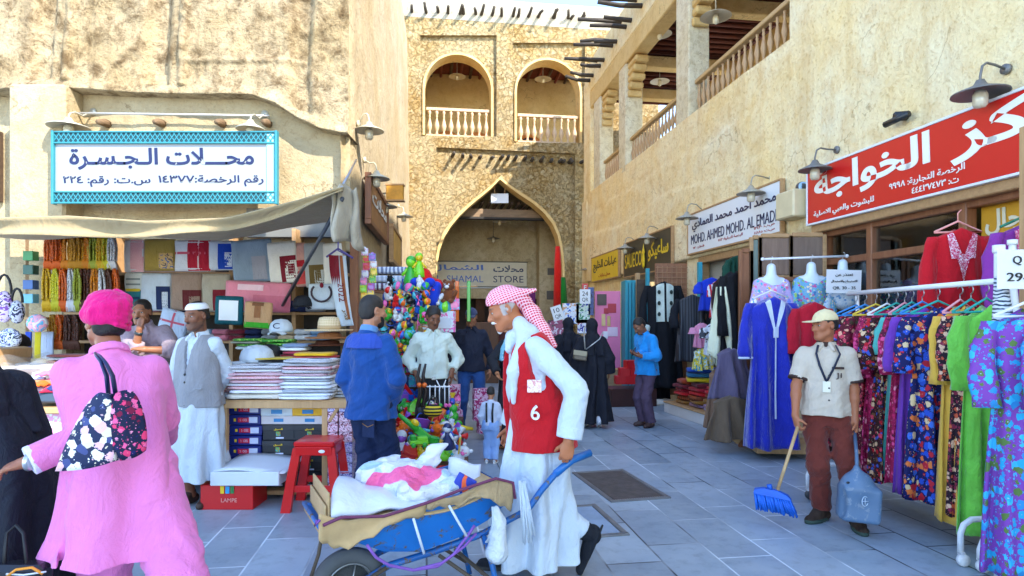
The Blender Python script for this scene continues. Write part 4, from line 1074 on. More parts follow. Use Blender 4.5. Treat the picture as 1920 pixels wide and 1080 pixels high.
 def hair(s,mat=HAIRB,thick=.0,recede=0.0,name='hair',low=-.06):
  def fill(q):
   k=s.k;q.ell(s.Hd(0,-.018,.042),np.array((.079+thick,.099+thick,.090+thick))*k,s.HR,.02);q.ell(s.Hd(0,-.05,-.01),np.array((.074+thick,.062+thick,.075))*k,s.HR,.03)
   q.ell(s.Hd(0,.105,-.020+recede),np.array((.078,.075,.098))*k,s.HR,.012,'s');q.plane_cut(-s.hu,s.Hd(0,0,low),.02)
   for sg in (-1,1):q.ell(s.Hd(.085*sg,.0,-.02),np.array((.03,.03,.05))*k,s.HR,.01,'s')
  return s.piece(name,fill,mat,.0016,60,res=min(s.res,.007))
 def beard(s,mat=HAIRB,full=True):
  def fill(q):
   k=s.k;q.ell(s.Hd(0,.030,-.050),np.array((.064,.069,.080))*k,s.HR,.02);q.ell(s.Hd(0,.062,-.104),np.array((.034,.032,.028))*k,s.HR,.03)
   q.plane_cut(s.hu*1.0+s.hf*.55,s.Hd(0,.075,-.052),.01);q.ell(s.Hd(0,.10,-.066),np.array((.022,.03,.012))*k,s.HR,.006,'s')
   q.plane_cut(-s.hf,s.Hd(0,-.002,0),.01)
  b=s.piece('beard',fill,mat,.0012,90,res=min(s.res,.006))
  s.mous(mat);return b
 def mous(s,mat=HAIRB,th=1.0):
  def fill(q):
   for sg in (-1,1):q.cone(s.Hd(0,.096,-.050),s.Hd(.026*sg,.080,-.060),.0085*s.k*th,.006*s.k*th,.008)
  return s.piece('moustache',fill,mat,.0008,120,res=min(s.res,.005))
 def cap(s,mat,brim=True,name='cap',under=None):
  def fill(q):
   k=s.k;q.ell(s.Hd(0,-.012,.046),np.array((.087,.108,.088))*k,s.HR,.02);q.plane_cut(-s.hu+s.hf*.05,s.Hd(0,0,.042),.006)
   if brim:
    q.ell(s.Hd(0,.125,.040),np.array((.072,.080,.008))*k,s.HR,.012)
   q.ell(s.Hd(0,-.012,.134),np.array((.011,.011,.007))*k,s.HR,.004)
  return s.piece(name,fill,mat,0,res=min(s.res,.006))
 def hijab(s,mat,drop=1.20,name='hijab',face=True):
  def fill(q):
   k=s.k;q.ell(s.Hd(0,-.018,.032),np.array((.094,.112,.104))*k,s.HR,.02);q.cone(s.Hd(0,-.01,-.02),s.P(0,-.01,1.45),.086*k,.098*k,.04)
   rg=[]
   for z,rx,ry in ((drop,.195,.150),(1.34,.200,.142),(1.41,.165,.118),(1.49,.10,.095)):
    p=s.P(0,-.01,z);rg.append((p[2],p[0],p[1],rx*k,ry*k))
   q.loft(rg,(s.l,s.f),.05,fold=(.1,.35,6,2))
   if face:q.ell(s.Hd(0,.115,-.03),np.array((.056,.075,.085))*k,s.HR,.012,'s')
  return s.piece(name,fill,mat,.003,22)
  # ================================================================== PEOPLE
WHITECL=cloth((.55,.62,.69),.06);PINK=cloth(S(232,128,190),.06,wr=.3);GREYV=cloth(S(142,142,146),.12)
def gx(px,Y):return (px-960)*Y/F
# ---- porter with the barrow
def porter():
 Y=3.87;p=Person((gx(1012,Y),Y),1.80,-74,lean=9,res=.006,skin=S(176,106,66),head=(-12,20),headoff=(-.075,0,-.01))
 hw=W(1066,842,Y-.30);p.pose_arm('L',hw+Vector((.0,0,.045)),len_=1.14,pole=(.9,-.2,0),hand=(-.15,-.05,-1),palm=(0,1,0),curl=.85,thumb=.8)
 p.pose_arm('R',W(952,850,Y+.26),pole=(.9,.3,0),hand=(-.3,0,-1),palm=(0,-1,0),curl=.85)
 p.pose_leg('R',(p.o[0]-.20,Y+.1,.085),(-1,0,0));p.pose_leg('L',(p.o[0]+.33,Y+.0,.24),(-1,0,0),pitch=1.15)
 GR=(.62,.60,.57)
 def cx(L,C,V):
  m=(L[:,2]<.035) & (L[:,2]>-.03) & (L[:,1]<.03) & (L[:,1]>-.1) & (np.abs(L[:,0])>.06) & (np.abs(L[:,0])<.079);C[m]=np.array((.45,.42,.40));return C
 b=p.body('old man in white robe and red numbered vest pushing the blue barrow',stubble=0,colorx=cx,feet=False)
 p.eyes();p.mous(M((.75,.73,.70),.7),1.25)
 def goat(q):q.ell(p.Hd(0,.076,-.108),np.array((.02,.016,.022))*p.k,p.HR,.01)
 p.piece('beard',goat,M((.74,.72,.69),.8),.001,90,res=.005)
 rb=p.robe(WHITECL,hem=.10,wid=(.178,.178,.20,.235),dep=(.155,.165,.205,.225),hemshift=(0,.05),fold=(.06,.36,6,.7),sl=(.068,.070,.072),wr=.0045,end=.92)
 def cuff(q):
  a,e,w=p.arm['L'][:3];q.ccone(e+(w-e)*.74,e+(w-e)*.945,.0765,.0765,.01)
 p.piece('cuff',cuff,WHITECL,.001,parent=rb)
 p.trousers(WHITECL,top=.95,r=(.082,.072,.066),end=.8,name='under_trousers')
 # vest: open in front, no sleeves
 RED=cloth(S(190,16,28),.12,.8)
 def vest(q):
  p.torso(q,[(.78,.228,.215,-.01),(.88,.222,.205,-.005),(1.0,.215,.195,.005),(1.14,.208,.180,.01),(1.3,.212,.160,.0),(1.38,.210,.138,-.005),(1.435,.165,.112,-.01),(1.475,.105,.09,-.015)],fold=(.01,.04,5,2))
  c=p.P(0,.16,1.47);d=p.P(0,.22,1.06);e=p.P(0,.25,.72)
  R=np.array([p.l,p.f,p.up]).T
  for i in range(9):
   t=i/8;q.box(c+(e-c)*t,(.022+.06*(1-t)**1.2+.025*t,.10,.09),R,.02,.01,'s')
  for sd in ('L','R'):
   sg=1 if sd=='L' else-1;a,el,w=p.arm[sd][:3]
   q.cone(a+p.l*sg*.06+p.up*.03,a+p.l*sg*.085-p.up*.20-p.f*.01,.085,.075,.01,'s')
   q.cone(a,el,.073,.075,.01,'s')
 v=p.piece('vest',vest,RED,.0035,12,seed=4)
 # badge and number on the left front
 fr=Vector(p.l);
 def onvest(lat,fw,z):return Vector(p.P(lat,fw,z))
 c=W(1002,724,Y-.245);mb=MB();R3=frame(Vector((1,.12,0)).normalized(),Vector((0,0,1)),Vector((.12,-1,0)).normalized());mb.box(c,(.085,.075,.012),R3,0,.003);mb.build('badge',patches([S(236,190,185),S(240,220,215),S(220,150,150)],40),v)
 letters('6',W(1003,773,Y-.25),(1,.1,0),(0,0,1),.05,.085,M((.85,.83,.80),.6),v,'number',.02,.02)
 # head cloth
 KEF=check(S(246,196,206),S(208,36,66),23,.5)
 def gh(q):
  k=p.k;q.ell(p.Hd(0,-.012,.052),np.array((.092,.116,.094))*k,p.HR,.02);q.plane_cut(-p.hu+p.hf*.18,p.Hd(0,0,.036),.008)
  q.cone(p.Hd(.05,-.09,.055),p.Hd(.03,-.125,.0),.045,.04,.03);q.cone(p.Hd(.02,-.11,.02),p.Hd(.01,-.145,-.08),.042,.048,.03)
  q.cone(p.Hd(.01,-.145,-.08),p.Hd(.02,-.17,-.20),.048,.042,.03);q.cone(p.Hd(.02,-.17,-.20),p.Hd(.03,-.20,-.30),.042,.02,.03)
  q.cone(p.Hd(.06,-.11,.06),p.Hd(.08,-.20,.05),.03,.012,.02)
 p.piece('head_cloth',gh,KEF,.0022,40,seed=2)
 def scarf(q):
  q.cone(p.P(-.05,.0,1.47),p.P(.05,.0,1.47),.066,.066,.03);q.cone(p.Hd(.04,-.05,-.11),p.P(.09,.05,1.44),.045,.042,.04)
  q.cone(p.P(.10,.06,1.44),p.P(.125,.15,1.28),.04,.036,.03);q.cone(p.P(.125,.15,1.28),p.P(.13,.18,1.10),.034,.016,.03);q.cone(p.P(.0,.09,1.46),p.P(.03,.13,1.40),.05,.03,.03)
 p.piece('scarf',scarf,WHITECL,.004,26,seed=6)
 p.shoes(cloth((.012,.014,.02),.1),M((.02,.02,.02),.8),'boot',1.15)
 a,kn,w,t=p.leg['L']
 def shaft(q):q.cone(w,w+(kn-w)*.62,.056,.070,.03);q.cone(p.leg['R'][2],p.leg['R'][2]+(p.leg['R'][1]-p.leg['R'][2])*.5,.056,.066,.03)
 p.piece('boot_shaft',lambda q:q.cone(w,w+(kn-w)*.42,.056,.064,.03),cloth((.012,.014,.02),.1),.002,30)
 return p
PORTER=porter()
# ---- street cleaner
def cleaner():
 Y=4.93;p=Person((gx(1548,Y),Y),1.655,-24,res=.006,skin=S(166,100,66),head=(-52,4),girth=1.02)
 p.pose_arm('R',W(1487,806,Y-.10),pole=(-.6,.5,0),hand=(.1,-.1,-1),palm=(1,0,0),curl=.8,thumb=.8)
 p.pose_arm('L',W(1604,800,Y-.12),pole=(.8,.3,0),hand=(-.05,-.1,-1),palm=(-1,0,0),curl=.8,thumb=.8)
 p.pose_leg('R',(gx(1538,Y),Y-.02,.085),(-.85,-.5,0));p.pose_leg('L',(gx(1578,Y),Y-.22,.085),(-.25,-1,0))
 b=p.body('street cleaner in beige cap and shirt holding a broom and dustpan');p.eyes();p.hair(low=-.04)
 p.cap(cloth(S(222,204,158),.06),True)
 CR=cloth(S(200,184,164),.07);sh=p.shirt(CR,hem=.885,frac=.40,loose=1.03,r=(.066,.078,.05),seed=2,wr=.004)
 BR=cloth(S(70,52,46),.1)
 p.piece('cuff_trim',lambda q:q.ccone(p.arm['L'][0]+(p.arm['L'][1]-p.arm['L'][0])*.74,p.arm['L'][0]+(p.arm['L'][1]-p.arm['L'][0])*.815,.0775,.0785,.01),BR,parent=sh)
 p.piece('cuff_trim',lambda q:q.ccone(p.arm['R'][0]+(p.arm['R'][1]-p.arm['R'][0])*.74,p.arm['R'][0]+(p.arm['R'][1]-p.arm['R'][0])*.815,.0775,.0785,.01),BR,parent=sh)
 p.piece('collar',lambda q:q.ccone(p.P(0,-.018,1.47),p.P(0,-.006,1.512),.073*p.k,.068*p.k,.008),BR,parent=sh)
 def fp(lat,z,out=.0):return Vector(p.P(lat,.128+out,z))
 mb=MB();mb.tube([fp(.07,1.47,-.05),fp(.10,1.40,-.012),fp(.06,1.30,.012),fp(.0,1.17,.016)],.009,6,sq=.4);mb.tube([fp(-.06,1.47,-.05),fp(-.075,1.40,-.015),fp(-.05,1.30,.012),fp(.0,1.17,.016)],.009,6,sq=.4)
 ln=mb.build('lanyard',cloth((.03,.035,.06),.1),p.b)
 Rb=frame(Vector(p.l),Vector((0,0,1)),-Vector(p.f))
 mb=MB();mb.box(fp(-.0,1.13,.018),(.055,.085,.004),Rb,0,.001);mb.build('id_card',M((.75,.70,.55),.3),ln)
 mb=MB();mb.box(fp(.085,1.285,.0),(.085,.018,.012),Rb,0,.002);pk=mb.build('pocket_flap',BR,sh)
 letters('JI',fp(.09,1.22,.012),tuple(p.l),(0,0,1),.04,.05,BR,sh,'pocket_emblem',.01)
 for z in (1.22,1.12,1.02):
  mb=MB();mb.ball(fp(.018,z,.018),.008,ID3,8);mb.build('button',M((.05,.04,.04),.4),sh)
 p.trousers(cloth(S(106,44,34),.14),top=.99,r=(.092,.086,.078),wr=.007,end=.93)
 p.shoes(cloth(S(58,44,36),.3),M(S(46,66,58),.8),'boot',1.18)
 for sd in ('L','R'):
  a,kn,w,t=p.leg[sd];mb=MB()
  for i in range(4):
   c=w+t*(.05+.022*i)-p.up*(.0+.014*i);mb.tube([c-np.cross(t,p.up)*.03,c+p.up*.012,c+np.cross(t,p.up)*.03],.006,5)
  mb.build('lace',cloth(S(150,92,52),.2),p.b)
 return p
CLEANER=cleaner()
# ---- man in pink with turban, from behind
def pink_man():
 Y=2.92;p=Person((gx(232,Y),Y),1.70,212,lean=9,side=6,res=.006,skin=S(150,92,66),head=(22,-2),girth=1.10,shl=1.06)
 p.pose_arm('L',W(52,866,Y-.26),pole=(.3,-.2,-.9),hand=(-1,.0,-.25),palm=(0,.3,-1),curl=.35,thumb=.4,len_=1.06)
 p.hang('R',.04,.12,pole=(0,-1,0));p.pose_arm('R',p.S['R']+np.array((-.10,.30,-.40)),pole=(.2,.1,-1))
 p.pose_leg('L',(gx(150,Y),Y+.20,.09),(-.5,.8,0));p.pose_leg('R',(gx(425,Y),Y-.22,.16),(-.5,.8,0),pitch=.5)
 p.body('man seen from behind in pink tunic and trousers with bright pink turban',brow=True)
 p.hair(low=-.062,thick=.0)
 def tur(q):
  k=p.k;q.ell(p.Hd(0,-.016,.066),np.array((.098,.118,.104))*k,p.HR,.02);q.ell(p.Hd(0,-.016,.03),np.array((.102,.120,.058))*k,p.HR,.02);q.plane_cut(-p.hu,p.Hd(0,0,-.018),.02)
  for i in range(9):
   z=.0+.017*i;r=math.sqrt(max(1-((z-.05)/.122)**2,.05));pts=[p.Hd(.098*r*math.sin(t),-.015-.116*r*math.cos(t),z+.028*math.sin(t*1.0+i*.5)) for t in np.linspace(-2.2,2.2,9)]
   for a_,b_ in zip(pts,pts[1:]):q.cone(a_,b_,.012,.012,.006)
 p.piece('turban',tur,cloth(S(226,22,120),.1),.003,45,seed=3)
 def kurta(q):
  g=1
  p.torso(q,[(.54,.28,.25,-.03),(.62,.25,.215,-.03),(.80,.222,.185,-.015),(1.0,.20,.16,0),(1.14,.188,.152,.005),(1.3,.196,.145,-.005),(1.385,.192,.122,-.01),(1.44,.15,.098,-.015),(1.48,.085,.08,-.015)],fold=(.03,.22,5,1.2))
  for sd in ('L','R'):p.sleeve(q,sd,.078,.076,.064,1.0,end=.95)
  q.ccone(p.P(0,-.02,1.45),p.P(0,-.008,1.51),.08,.074,.012)
  c=p.P(-.20,-.05,.60);R=np.array([p.l,p.f,p.up]).T
  q.box(p.P(.235,-.13,.55),(.012,.06,.16),R,.005,.01,'s')
 k_=p.piece('tunic',kurta,PINK,.0036,9,seed=5)
 a,e,w=p.arm['L'][:3]
 p.piece('cuff',lambda q:q.ccone(e+(w-e)*.88,e+(w-e)*.985,.0655,.0655,.006),cloth(S(226,222,244),.04),parent=k_)
 p.piece('collar',lambda q:q.ccone(p.P(0,-.026,1.465),p.P(0,-.012,1.505),.088,.081,.01),PINK,.001,parent=k_)
 p.trousers(PINK,top=.9,r=(.13,.125,.115),wr=.006,end=.95)
 p.shoes(M((.02,.02,.02),.5))
 mb=MB();hd=p.arm['L'][3];R=frame(Vector((0,0,1)).cross(Vector(hd)).normalized(),Vector((0,0,1)),Vector(hd));c=Vector(w-hd*.015);mb.lathe([(.036,-.012),(.041,-.008),(.041,.008),(.036,.012)],c,R,18);mb.build('wristwatch',M((.55,.55,.56),.3,.8),p.b)
 return p
PINKM=pink_man()
# shoulder bag hanging against the pink back
def shoulder_bag():
 Y=2.60;e=empty('shoulder_bag',W(205,880,Y),'dark blue tote bag with pink and white flowers slung on the pink man\'s shoulder','bag')
 FL1=floral((.008,.012,.045),[S(232,96,150),S(240,150,190),S(20,30,90),S(120,20,60),S(222,60,110)],44,1.2)
 FL2=floral((.02,.03,.08),[S(240,232,214),S(226,210,180),S(70,80,130),S(240,190,205),S(250,250,245)],30,1.3)
 a,b,c,d=W(200,742,Y),W(248,735,Y+.02),W(274,843,Y+.03),W(119,880,Y-.03)
 def quad(P,q,th):
  mb=MB();mb.sheet(lambda u,v:(P[0]*(1-u)+P[1]*u)*(1-v)+(P[3]*(1-u)+P[2]*u)*v+Vector((0,-.02*math.sin(math.pi*u)*math.sin(math.pi*v),0)),10,10,th);return mb
 m1=W(216,738,Y-.005);m2=W(226,862,Y-.02);tl=W(196,742,Y)
 quad([tl,m1,m2,d],None,.05).build('front_panel',FL2,e);quad([m1,W(249,734,Y+.03),c,m2],None,.05).build('side_panel',FL1,e)
 quad([W(140,852,Y-.045),W(196,820,Y-.035),W(222,858,Y-.035),W(120,882,Y-.045)],None,.01).build('lower_panel',FL1,e)
 for o in (0,14):
  mb=MB();mb.tube([W(204+o,745,Y-.01),W(200+o*.8,705,Y-.03),W(190+o*.6,680,Y-.02),W(181+o*.5,668,Y+.05),W(180,664,Y+.14)],.013,8,sq=.5);mb.build('strap',M((.012,.02,.08),.35,var=.2),e)
shoulder_bag()
# ---- woman in black robe cut by the left edge
def black_left():
 Y=3.02;p=Person((gx(-22,Y),Y),1.56,-100,res=.008,skin=SK_MID,lean=6,girth=1.05)
 p.hang('L');p.hang('R');p.stand()
 p.body('woman in full black robe at the left edge in front of the pink man');NB=cloth((.012,.014,.024),.3,.7)
 p.robe(NB,hem=.03,wid=(.24,.26,.32,.36),dep=(.22,.26,.33,.42),fold=(.1,.35,5,2),sl=(.12,.12,.11));p.hijab(NB,1.15)
 e=empty('shopping_bag',W(50,1115,2.7),'dark carrier bag with orange lettering held low by the black robed woman','bag')
 mb=MB();mb.box(W(40,1110,2.72),(.24,.10,.26),ID3,0,.03);mb.build('bag_body',M((.02,.02,.025),.25),e)
 mb=MB();mb.tube([W(8,1056,2.72),W(12,1000,2.78),W(30,985,2.8),W(44,1000,2.78),W(50,1056,2.72)],.008,6);mb.build('handle',BLACK,e)
 mb=MB();mb.tube([W(12,1082,2.66),W(30,1068,2.655),W(60,1064,2.66),W(80,1076,2.66)],.006,6);mb.build('orange_mark',M(S(240,150,30),.4),e)
 mb=MB();mb.tube([W(12,1076,2.66),W(44,1078,2.658),W(86,1072,2.66)],.004,6);mb.build('white_mark',M((.7,.72,.75),.4),e)
black_left()
# ---- man in grey vest and white cap
def cap_man():
 Y=5.33;p=Person((gx(374,Y),Y),1.735,-14,res=.007,skin=S(116,72,50),head=(-8,6))
 p.pose_arm('L',W(400,740,Y+.14),pole=(1,.25,-.1),hand=(-1,.2,-.3),palm=(0,1,0));p.pose_arm('R',W(352,742,Y+.16),pole=(-1,.5,0),hand=(1,.2,-.3))
 p.stand(.09);p.body('man in grey knitted vest and white skull cap standing before the counter',stubble=.6);p.eyes();p.hair(low=-.03,thick=-.002);p.mous(th=.8)
 sh=p.shirt(WHITECL,hem=.95,seed=3,loose=.98,r=(.064,.066,.052))
 def vest(q):
  p.torso(q,[(.86,.218,.168,0),(1.0,.205,.163,.01),(1.12,.196,.158,.01),(1.3,.196,.150,0),(1.38,.19,.130,-.005),(1.435,.155,.105,-.01),(1.475,.095,.085,-.015)],fold=(.02,.08,5,1))
  R=np.array([p.l,p.f,p.up]).T;c=p.P(0,.13,1.47);e=p.P(0,.17,1.17)
  for i in range(8):t=i/7;q.box(c+(e-c)*t,(.004+.05*(1-t),.09,.03),R,.004,.006,'s')
  for sd in ('L','R'):a,el,w=p.arm[sd][:3];sg=1 if sd=='L' else-1;q.cone(a+p.l*sg*.03+p.up*.01,a+(el-a)*.6,.072,.07,.01,'s')
 v=p.piece('vest',vest,GREYV,.002,16)
 for i in range(5):
  mb=MB();mb.ball(p.P(.0,.170,1.14-i*.065),.011,ID3,8);mb.build('button',M((.02,.02,.02),.4),v)
 mb=MB();R3=frame(Vector(p.l),Vector((0,0,1)),Vector(-p.f));mb.box(Vector(p.P(.10,.155,1.02)),(.11,.012,.012),R3,0,.003);mb.build('pocket_welt',GREYV,v)
 def dh(q):
  p.torso(q,[(.24,.245,.205,.02),(.5,.225,.19,.02),(.8,.20,.165,.01),(.96,.18,.145,0)],fold=(.05,.32,6,1))
 p.piece('wrap_skirt',dh,WHITECL,.004,10)
 def kufi(q):
  k=p.k;q.ell(p.Hd(0,-.014,.052),np.array((.086,.106,.082))*k,p.HR,.02);q.plane_cut(-p.hu,p.Hd(0,0,.058),.006);q.plane_cut(p.hu,p.Hd(0,0,.118),.02)
 p.piece('skull_cap',kufi,WHITE,0,res=.006);p.shoes(M(S(60,40,30),.6),name='sandal')
cap_man()
# ---- stall keeper leaning on the counter, chin in hand
def keeper():
 Y=6.05;p=Person((gx(282,Y),Y+.05,.10),1.74,8,lean=20,res=.008,skin=S(140,90,62),head=(2,2),headoff=(-.03,.06,-.02))
 p.pose_arm('R',W(262,615,Y-.36),pole=(.25,-.3,-1),hand=(.05,.22,1),palm=(.3,1,0),curl=.9);p.pose_arm('L',W(270,655,Y-.42),pole=(1,.1,-.5),hand=(-1,-.1,.05),palm=(0,0,-1))
 p.stand();p.body('stall keeper with moustache leaning on the counter with cheek in hand',stubble=.35);p.eyes();p.hair(recede=-.004);p.mous(th=1.2)
 p.shirt(cloth(S(150,132,142),.14),seed=5,loose=1.05,frac=.72,r=(.08,.07,.06));p.trousers(cloth((.03,.03,.04),.2));p.shoes(BLACK)
 a,e,w=p.arm['R'][:3];d=Vector(w-e).normalized();mb=MB();R=frame(d.cross(Vector((0,1,0))).normalized(),d.cross(d.cross(Vector((0,1,0)))).normalized(),d);mb.lathe([(.031,-.014),(.036,-.01),(.036,.01),(.031,.014)],Vector(w)-d*.05,R,14);mb.build('wristwatch',M((.02,.03,.035),.3),p.b)
keeper()
# ---- man in denim shirt from behind
def denim_man():
 Y=4.95;p=Person((gx(694,Y),Y),1.775,152,res=.006,skin=S(176,122,92),head=(-22,3),girth=1.06)
 p.pose_arm('L',p.S['L']+np.array((-.0,.06,-.52)),pole=(-.6,-.6,0));p.pose_arm('R',W(738,752,Y+.03),pole=(.5,-.8,0),hand=(-.1,.3,-1))
 p.pose_leg('L',(gx(674,Y),Y-.02,.085));p.pose_leg('R',(gx(724,Y),Y+.08,.085));p.body('bearded man in blue denim shirt and jeans seen from behind at the counter',stubble=.3);p.eyes()
 p.hair(M((.02,.015,.012),.55,var=.4,vs=40,bump=.8,bs=200,bd=.006),thick=.001,low=-.075);p.beard()
 DN=cloth(S(22,70,136),.3);sh=p.shirt(DN,hem=.80,seed=2,loose=1.06,wr=.005,r=(.068,.068,.055))
 p.piece('yoke',lambda q:(p.torso(q,[(1.345,.195,.134,-.004),(1.41,.197,.114,-.009),(1.46,.137,.09,-.014)],fold=(0,0,5,0)),q.plane_cut(p.f,p.P(0,-.06,1.4))),cloth(S(44,74,160),.2),.001,parent=sh)
 p.piece('collar',lambda q:q.ccone(p.P(0,-.018,1.468),p.P(0,-.004,1.515),.074*p.k,.068*p.k,.008),cloth(S(96,140,190),.15),parent=sh)
 DJ=cloth(S(30,42,74),.25);tr=p.trousers(DJ,top=.97,r=(.098,.086,.074),wr=.006)
 Rk=frame(Vector(p.l),Vector((0,0,1)),Vector(-p.f));c=Vector(p.P(-.085,-.118,.735));mb=MB();mb.box(c,(.12,.14,.008),Rk,0,.003);pk=mb.build('back_pocket',DJ,tr)
 mb=MB();mb.tube([c+Rk @ Vector((-.055,.035,.007)),c+Rk @ Vector((0,.012,.008)),c+Rk @ Vector((.055,.035,.007))],.0028,5);mb.build('stitching',M(S(170,120,60),.7),pk)
 p.shoes(M((.05,.04,.035),.5))
denim_man()
# ---- pale shirt and dark shirt men
def pale_man():
 Y=7.1;p=Person((gx(812,Y),Y),1.73,10,res=.008,skin=S(112,68,46),head=(16,24))
 p.pose_arm('R',W(781,702,Y-.1),hand=(.1,-.2,-1));p.pose_arm('L',W(846,698,Y-.06),hand=(.05,-.1,-1));p.stand(.1)
 p.body('man in pale mint shirt looking down at the toys',stubble=.2);p.eyes();p.hair(thick=.004);p.mous(th=.9)
 sh=p.shirt(cloth(S(206,216,204),.06),hem=.93,loose=1.06,seed=4,frac=.9,r=(.068,.064,.054),wr=.006);p.trousers(cloth((.02,.022,.026),.2));p.shoes(BLACK)
 Rk=frame(Vector(p.l),Vector((0,0,1)),Vector(p.f));mb=MB();mb.box(Vector(p.P(.0,.145,.935)),(.045,.035,.02),Rk);mb.build('belt_buckle',STEEL,p.b)
 mb=MB();mb.tube([Vector(p.P(.0,.139,z)) for z in (1.46,1.3,1.1,.95)],.007,5);mb.build('button_placket',cloth(S(214,222,212),.05),sh)
pale_man()
def dark_man():
 Y=8.7;p=Person((gx(884,Y),Y),1.735,4,res=.009,skin=S(168,112,80),head=(-4,14))
 p.hang('R',.10,.03,.97);p.hang('L',.10,.05,.97);p.stand(.16,fl=.05,fr=.0);p.body('man in dark blue shirt, jeans and baseball cap standing by the archway stalls',stubble=.3);p.eyes();p.hair(low=-.03)
 p.cap(cloth(S(60,68,100),.3));sh=p.shirt(cloth(S(40,44,60),.15),hem=.87,loose=1.03,seed=6);p.trousers(cloth(S(44,84,146),.3),r=(.10,.08,.066));p.shoes(cloth(S(50,60,80),.2),WHITE)
 a,e,w,hd=p.arm['L'][:4];mb=MB();mb.lathe([(.031,-.012),(.035,0),(.031,.012)],Vector(w-hd*.02),ID3,12);mb.build('wristwatch',STEEL,p.b)
dark_man()
# ---- toddler and the woman behind the porter
def toddler():
 Y=6.85;p=Person((gx(920,Y),Y),.82,170,res=.008,skin=SK_MID);p.headc=p.headc-np.array((0,0,.02));k0=p.k
 p.hang('R',.05,.1);p.hang('L',.06,.05);p.stand(.1)
 p.k=k0*1.5;p.headc=p.headc+np.array((0,0,.035));p.k=k0
 p.body('toddler in pale blue jeans seen from behind beside the porter');p.hair(thick=.012)
 p.shirt(cloth(S(196,204,222),.08),hem=.9);p.trousers(cloth(S(140,172,222),.12),r=(.12,.10,.085));p.shoes(M(S(200,205,210),.5),WHITE)
 mb=MB()
 for s_ in (-1,1):mb.tube([Vector(p.P(.07*s_,-.125,.98)),Vector(p.P(.07*s_,-.15,1.2)),Vector(p.P(.08*s_,-.10,1.43))],.012,6)
 mb.build('brace',BLACK,p.b)
toddler()
def scarf_woman():
 Y=7.5;p=Person((gx(962,Y),Y+.1),1.60,-40,res=.009,skin=SK_TAN,head=(-20,14));p.hang('L');p.pose_arm('R',W(932,700,Y-.1),pole=(-1,0,-.3));p.stand();p.body('woman in pale blue head scarf half hidden behind the porter');p.eyes()
 p.robe(cloth((.02,.02,.025),.2),hem=.06);p.hijab(floral(S(130,190,206),[S(90,160,190),S(220,232,236),S(160,205,215)],30),1.18)
scarf_woman()
# ---- women in black from behind
def abaya(px,py_feet,H,lab,yaw,bag=False,g=1.0,hd=0):
 Y=GY(py_feet);p=Person((gx(px,Y),Y),H,yaw,res=.009,skin=SK_MID,girth=g,head=(hd,4));AB=cloth(S(30,31,40),.15,.8)
 p.hang('L',.12,.03,.96);p.hang('R',.12,.05,.96);p.pose_leg('L',p.o+p.l*.08+p.f*.14+p.up*.085);p.pose_leg('R',p.o-p.l*.09-p.f*.16+p.up*.13,pitch=.5)
 p.body(lab);p.robe(AB,hem=.07,wid=(.20,.215,.235,.285),dep=(.16,.175,.20,.26),fold=(.1,.45,6,px),sl=(.085,.09,.105));p.hijab(AB,1.16,face=True);p.shoes(M(S(190,190,195),.6),M(S(210,210,212),.6));return p
A1=abaya(1110,800,1.585,'woman in long black robe walking away with a silver chain bag on her back',176)
abaya(1066,782,1.60,'black robed woman walking away just left of the one with the chain bag',184,hd=10)
abaya(1062,772,1.36,'shorter girl in black robe between the two walking women',180)
def chain_bag():
 Y=A1.o[1];e=empty('shoulder_bag',W(1085,672,Y-.22),'small brown handbag on a silver chain across the black robed woman\'s back','bag')
 R=Matrix.Rotation(rad(8),3,'Y');mb=MB();mb.box(W(1088,667,Y-.225),(.20,.06,.13),R,0,.015);mb.build('bag_body',M(S(92,78,62),.35,var=.3),e)
 mb=MB();mb.box(W(1088,662,Y-.262),(.195,.012,.07),R,0,.01);mb.build('flap',M(S(150,138,112),.3,var=.2),e)
 mb=MB();mb.tube([W(1099,655,Y-.24),W(1112,645,Y-.24),W(1124,636,Y-.22),W(1131,622,Y-.19)],.008,6);mb.build('chain',M(S(190,190,185),.3,.6),e)
 mb=MB();mb.tube([W(1097,655,Y-.24),W(1096,640,Y-.24),W(1095,625,Y-.21),W(1097,612,Y-.13)],.010,6);mb.build('strap',M(S(160,156,148),.4,.3),e)
chain_bag()
# ---- man with phone
def phone_man():
 Y=9.14;p=Person((gx(1213,Y),Y),1.64,-62,lean=5,res=.008,skin=S(128,82,58),head=(0,38),headoff=(-.05,-.02,-.03))
 p.pose_arm('R',W(1197,665,Y-.18),pole=(.3,.2,-1),hand=(-1,-.2,.25),palm=(0,.6,.8),curl=.6);p.pose_arm('L',W(1203,668,Y-.30),pole=(.8,-.2,-1),hand=(-1,.1,.15),palm=(0,.4,.9),curl=.6)
 p.stand(.09);p.body('man in bright blue shirt and dark trousers looking down at a phone',stubble=.4);p.eyes();p.hair();p.mous()
 p.shirt(cloth(S(32,142,214),.12),hem=.82,loose=1.1,seed=7,r=(.07,.07,.058),wr=.006);p.trousers(cloth(S(84,66,84),.15),r=(.095,.085,.08));p.shoes(M(S(70,45,38),.6),name='sandal')
 mb=MB();mb.box(W(1189,659,Y-.24),(.07,.012,.13),Matrix.Rotation(.8,3,'X') @ rotz(.9),0,.006);ph=mb.build('phone',M((.02,.02,.022),.2));tag(ph,'black phone held by the man in the bright blue shirt','phone')
phone_man()
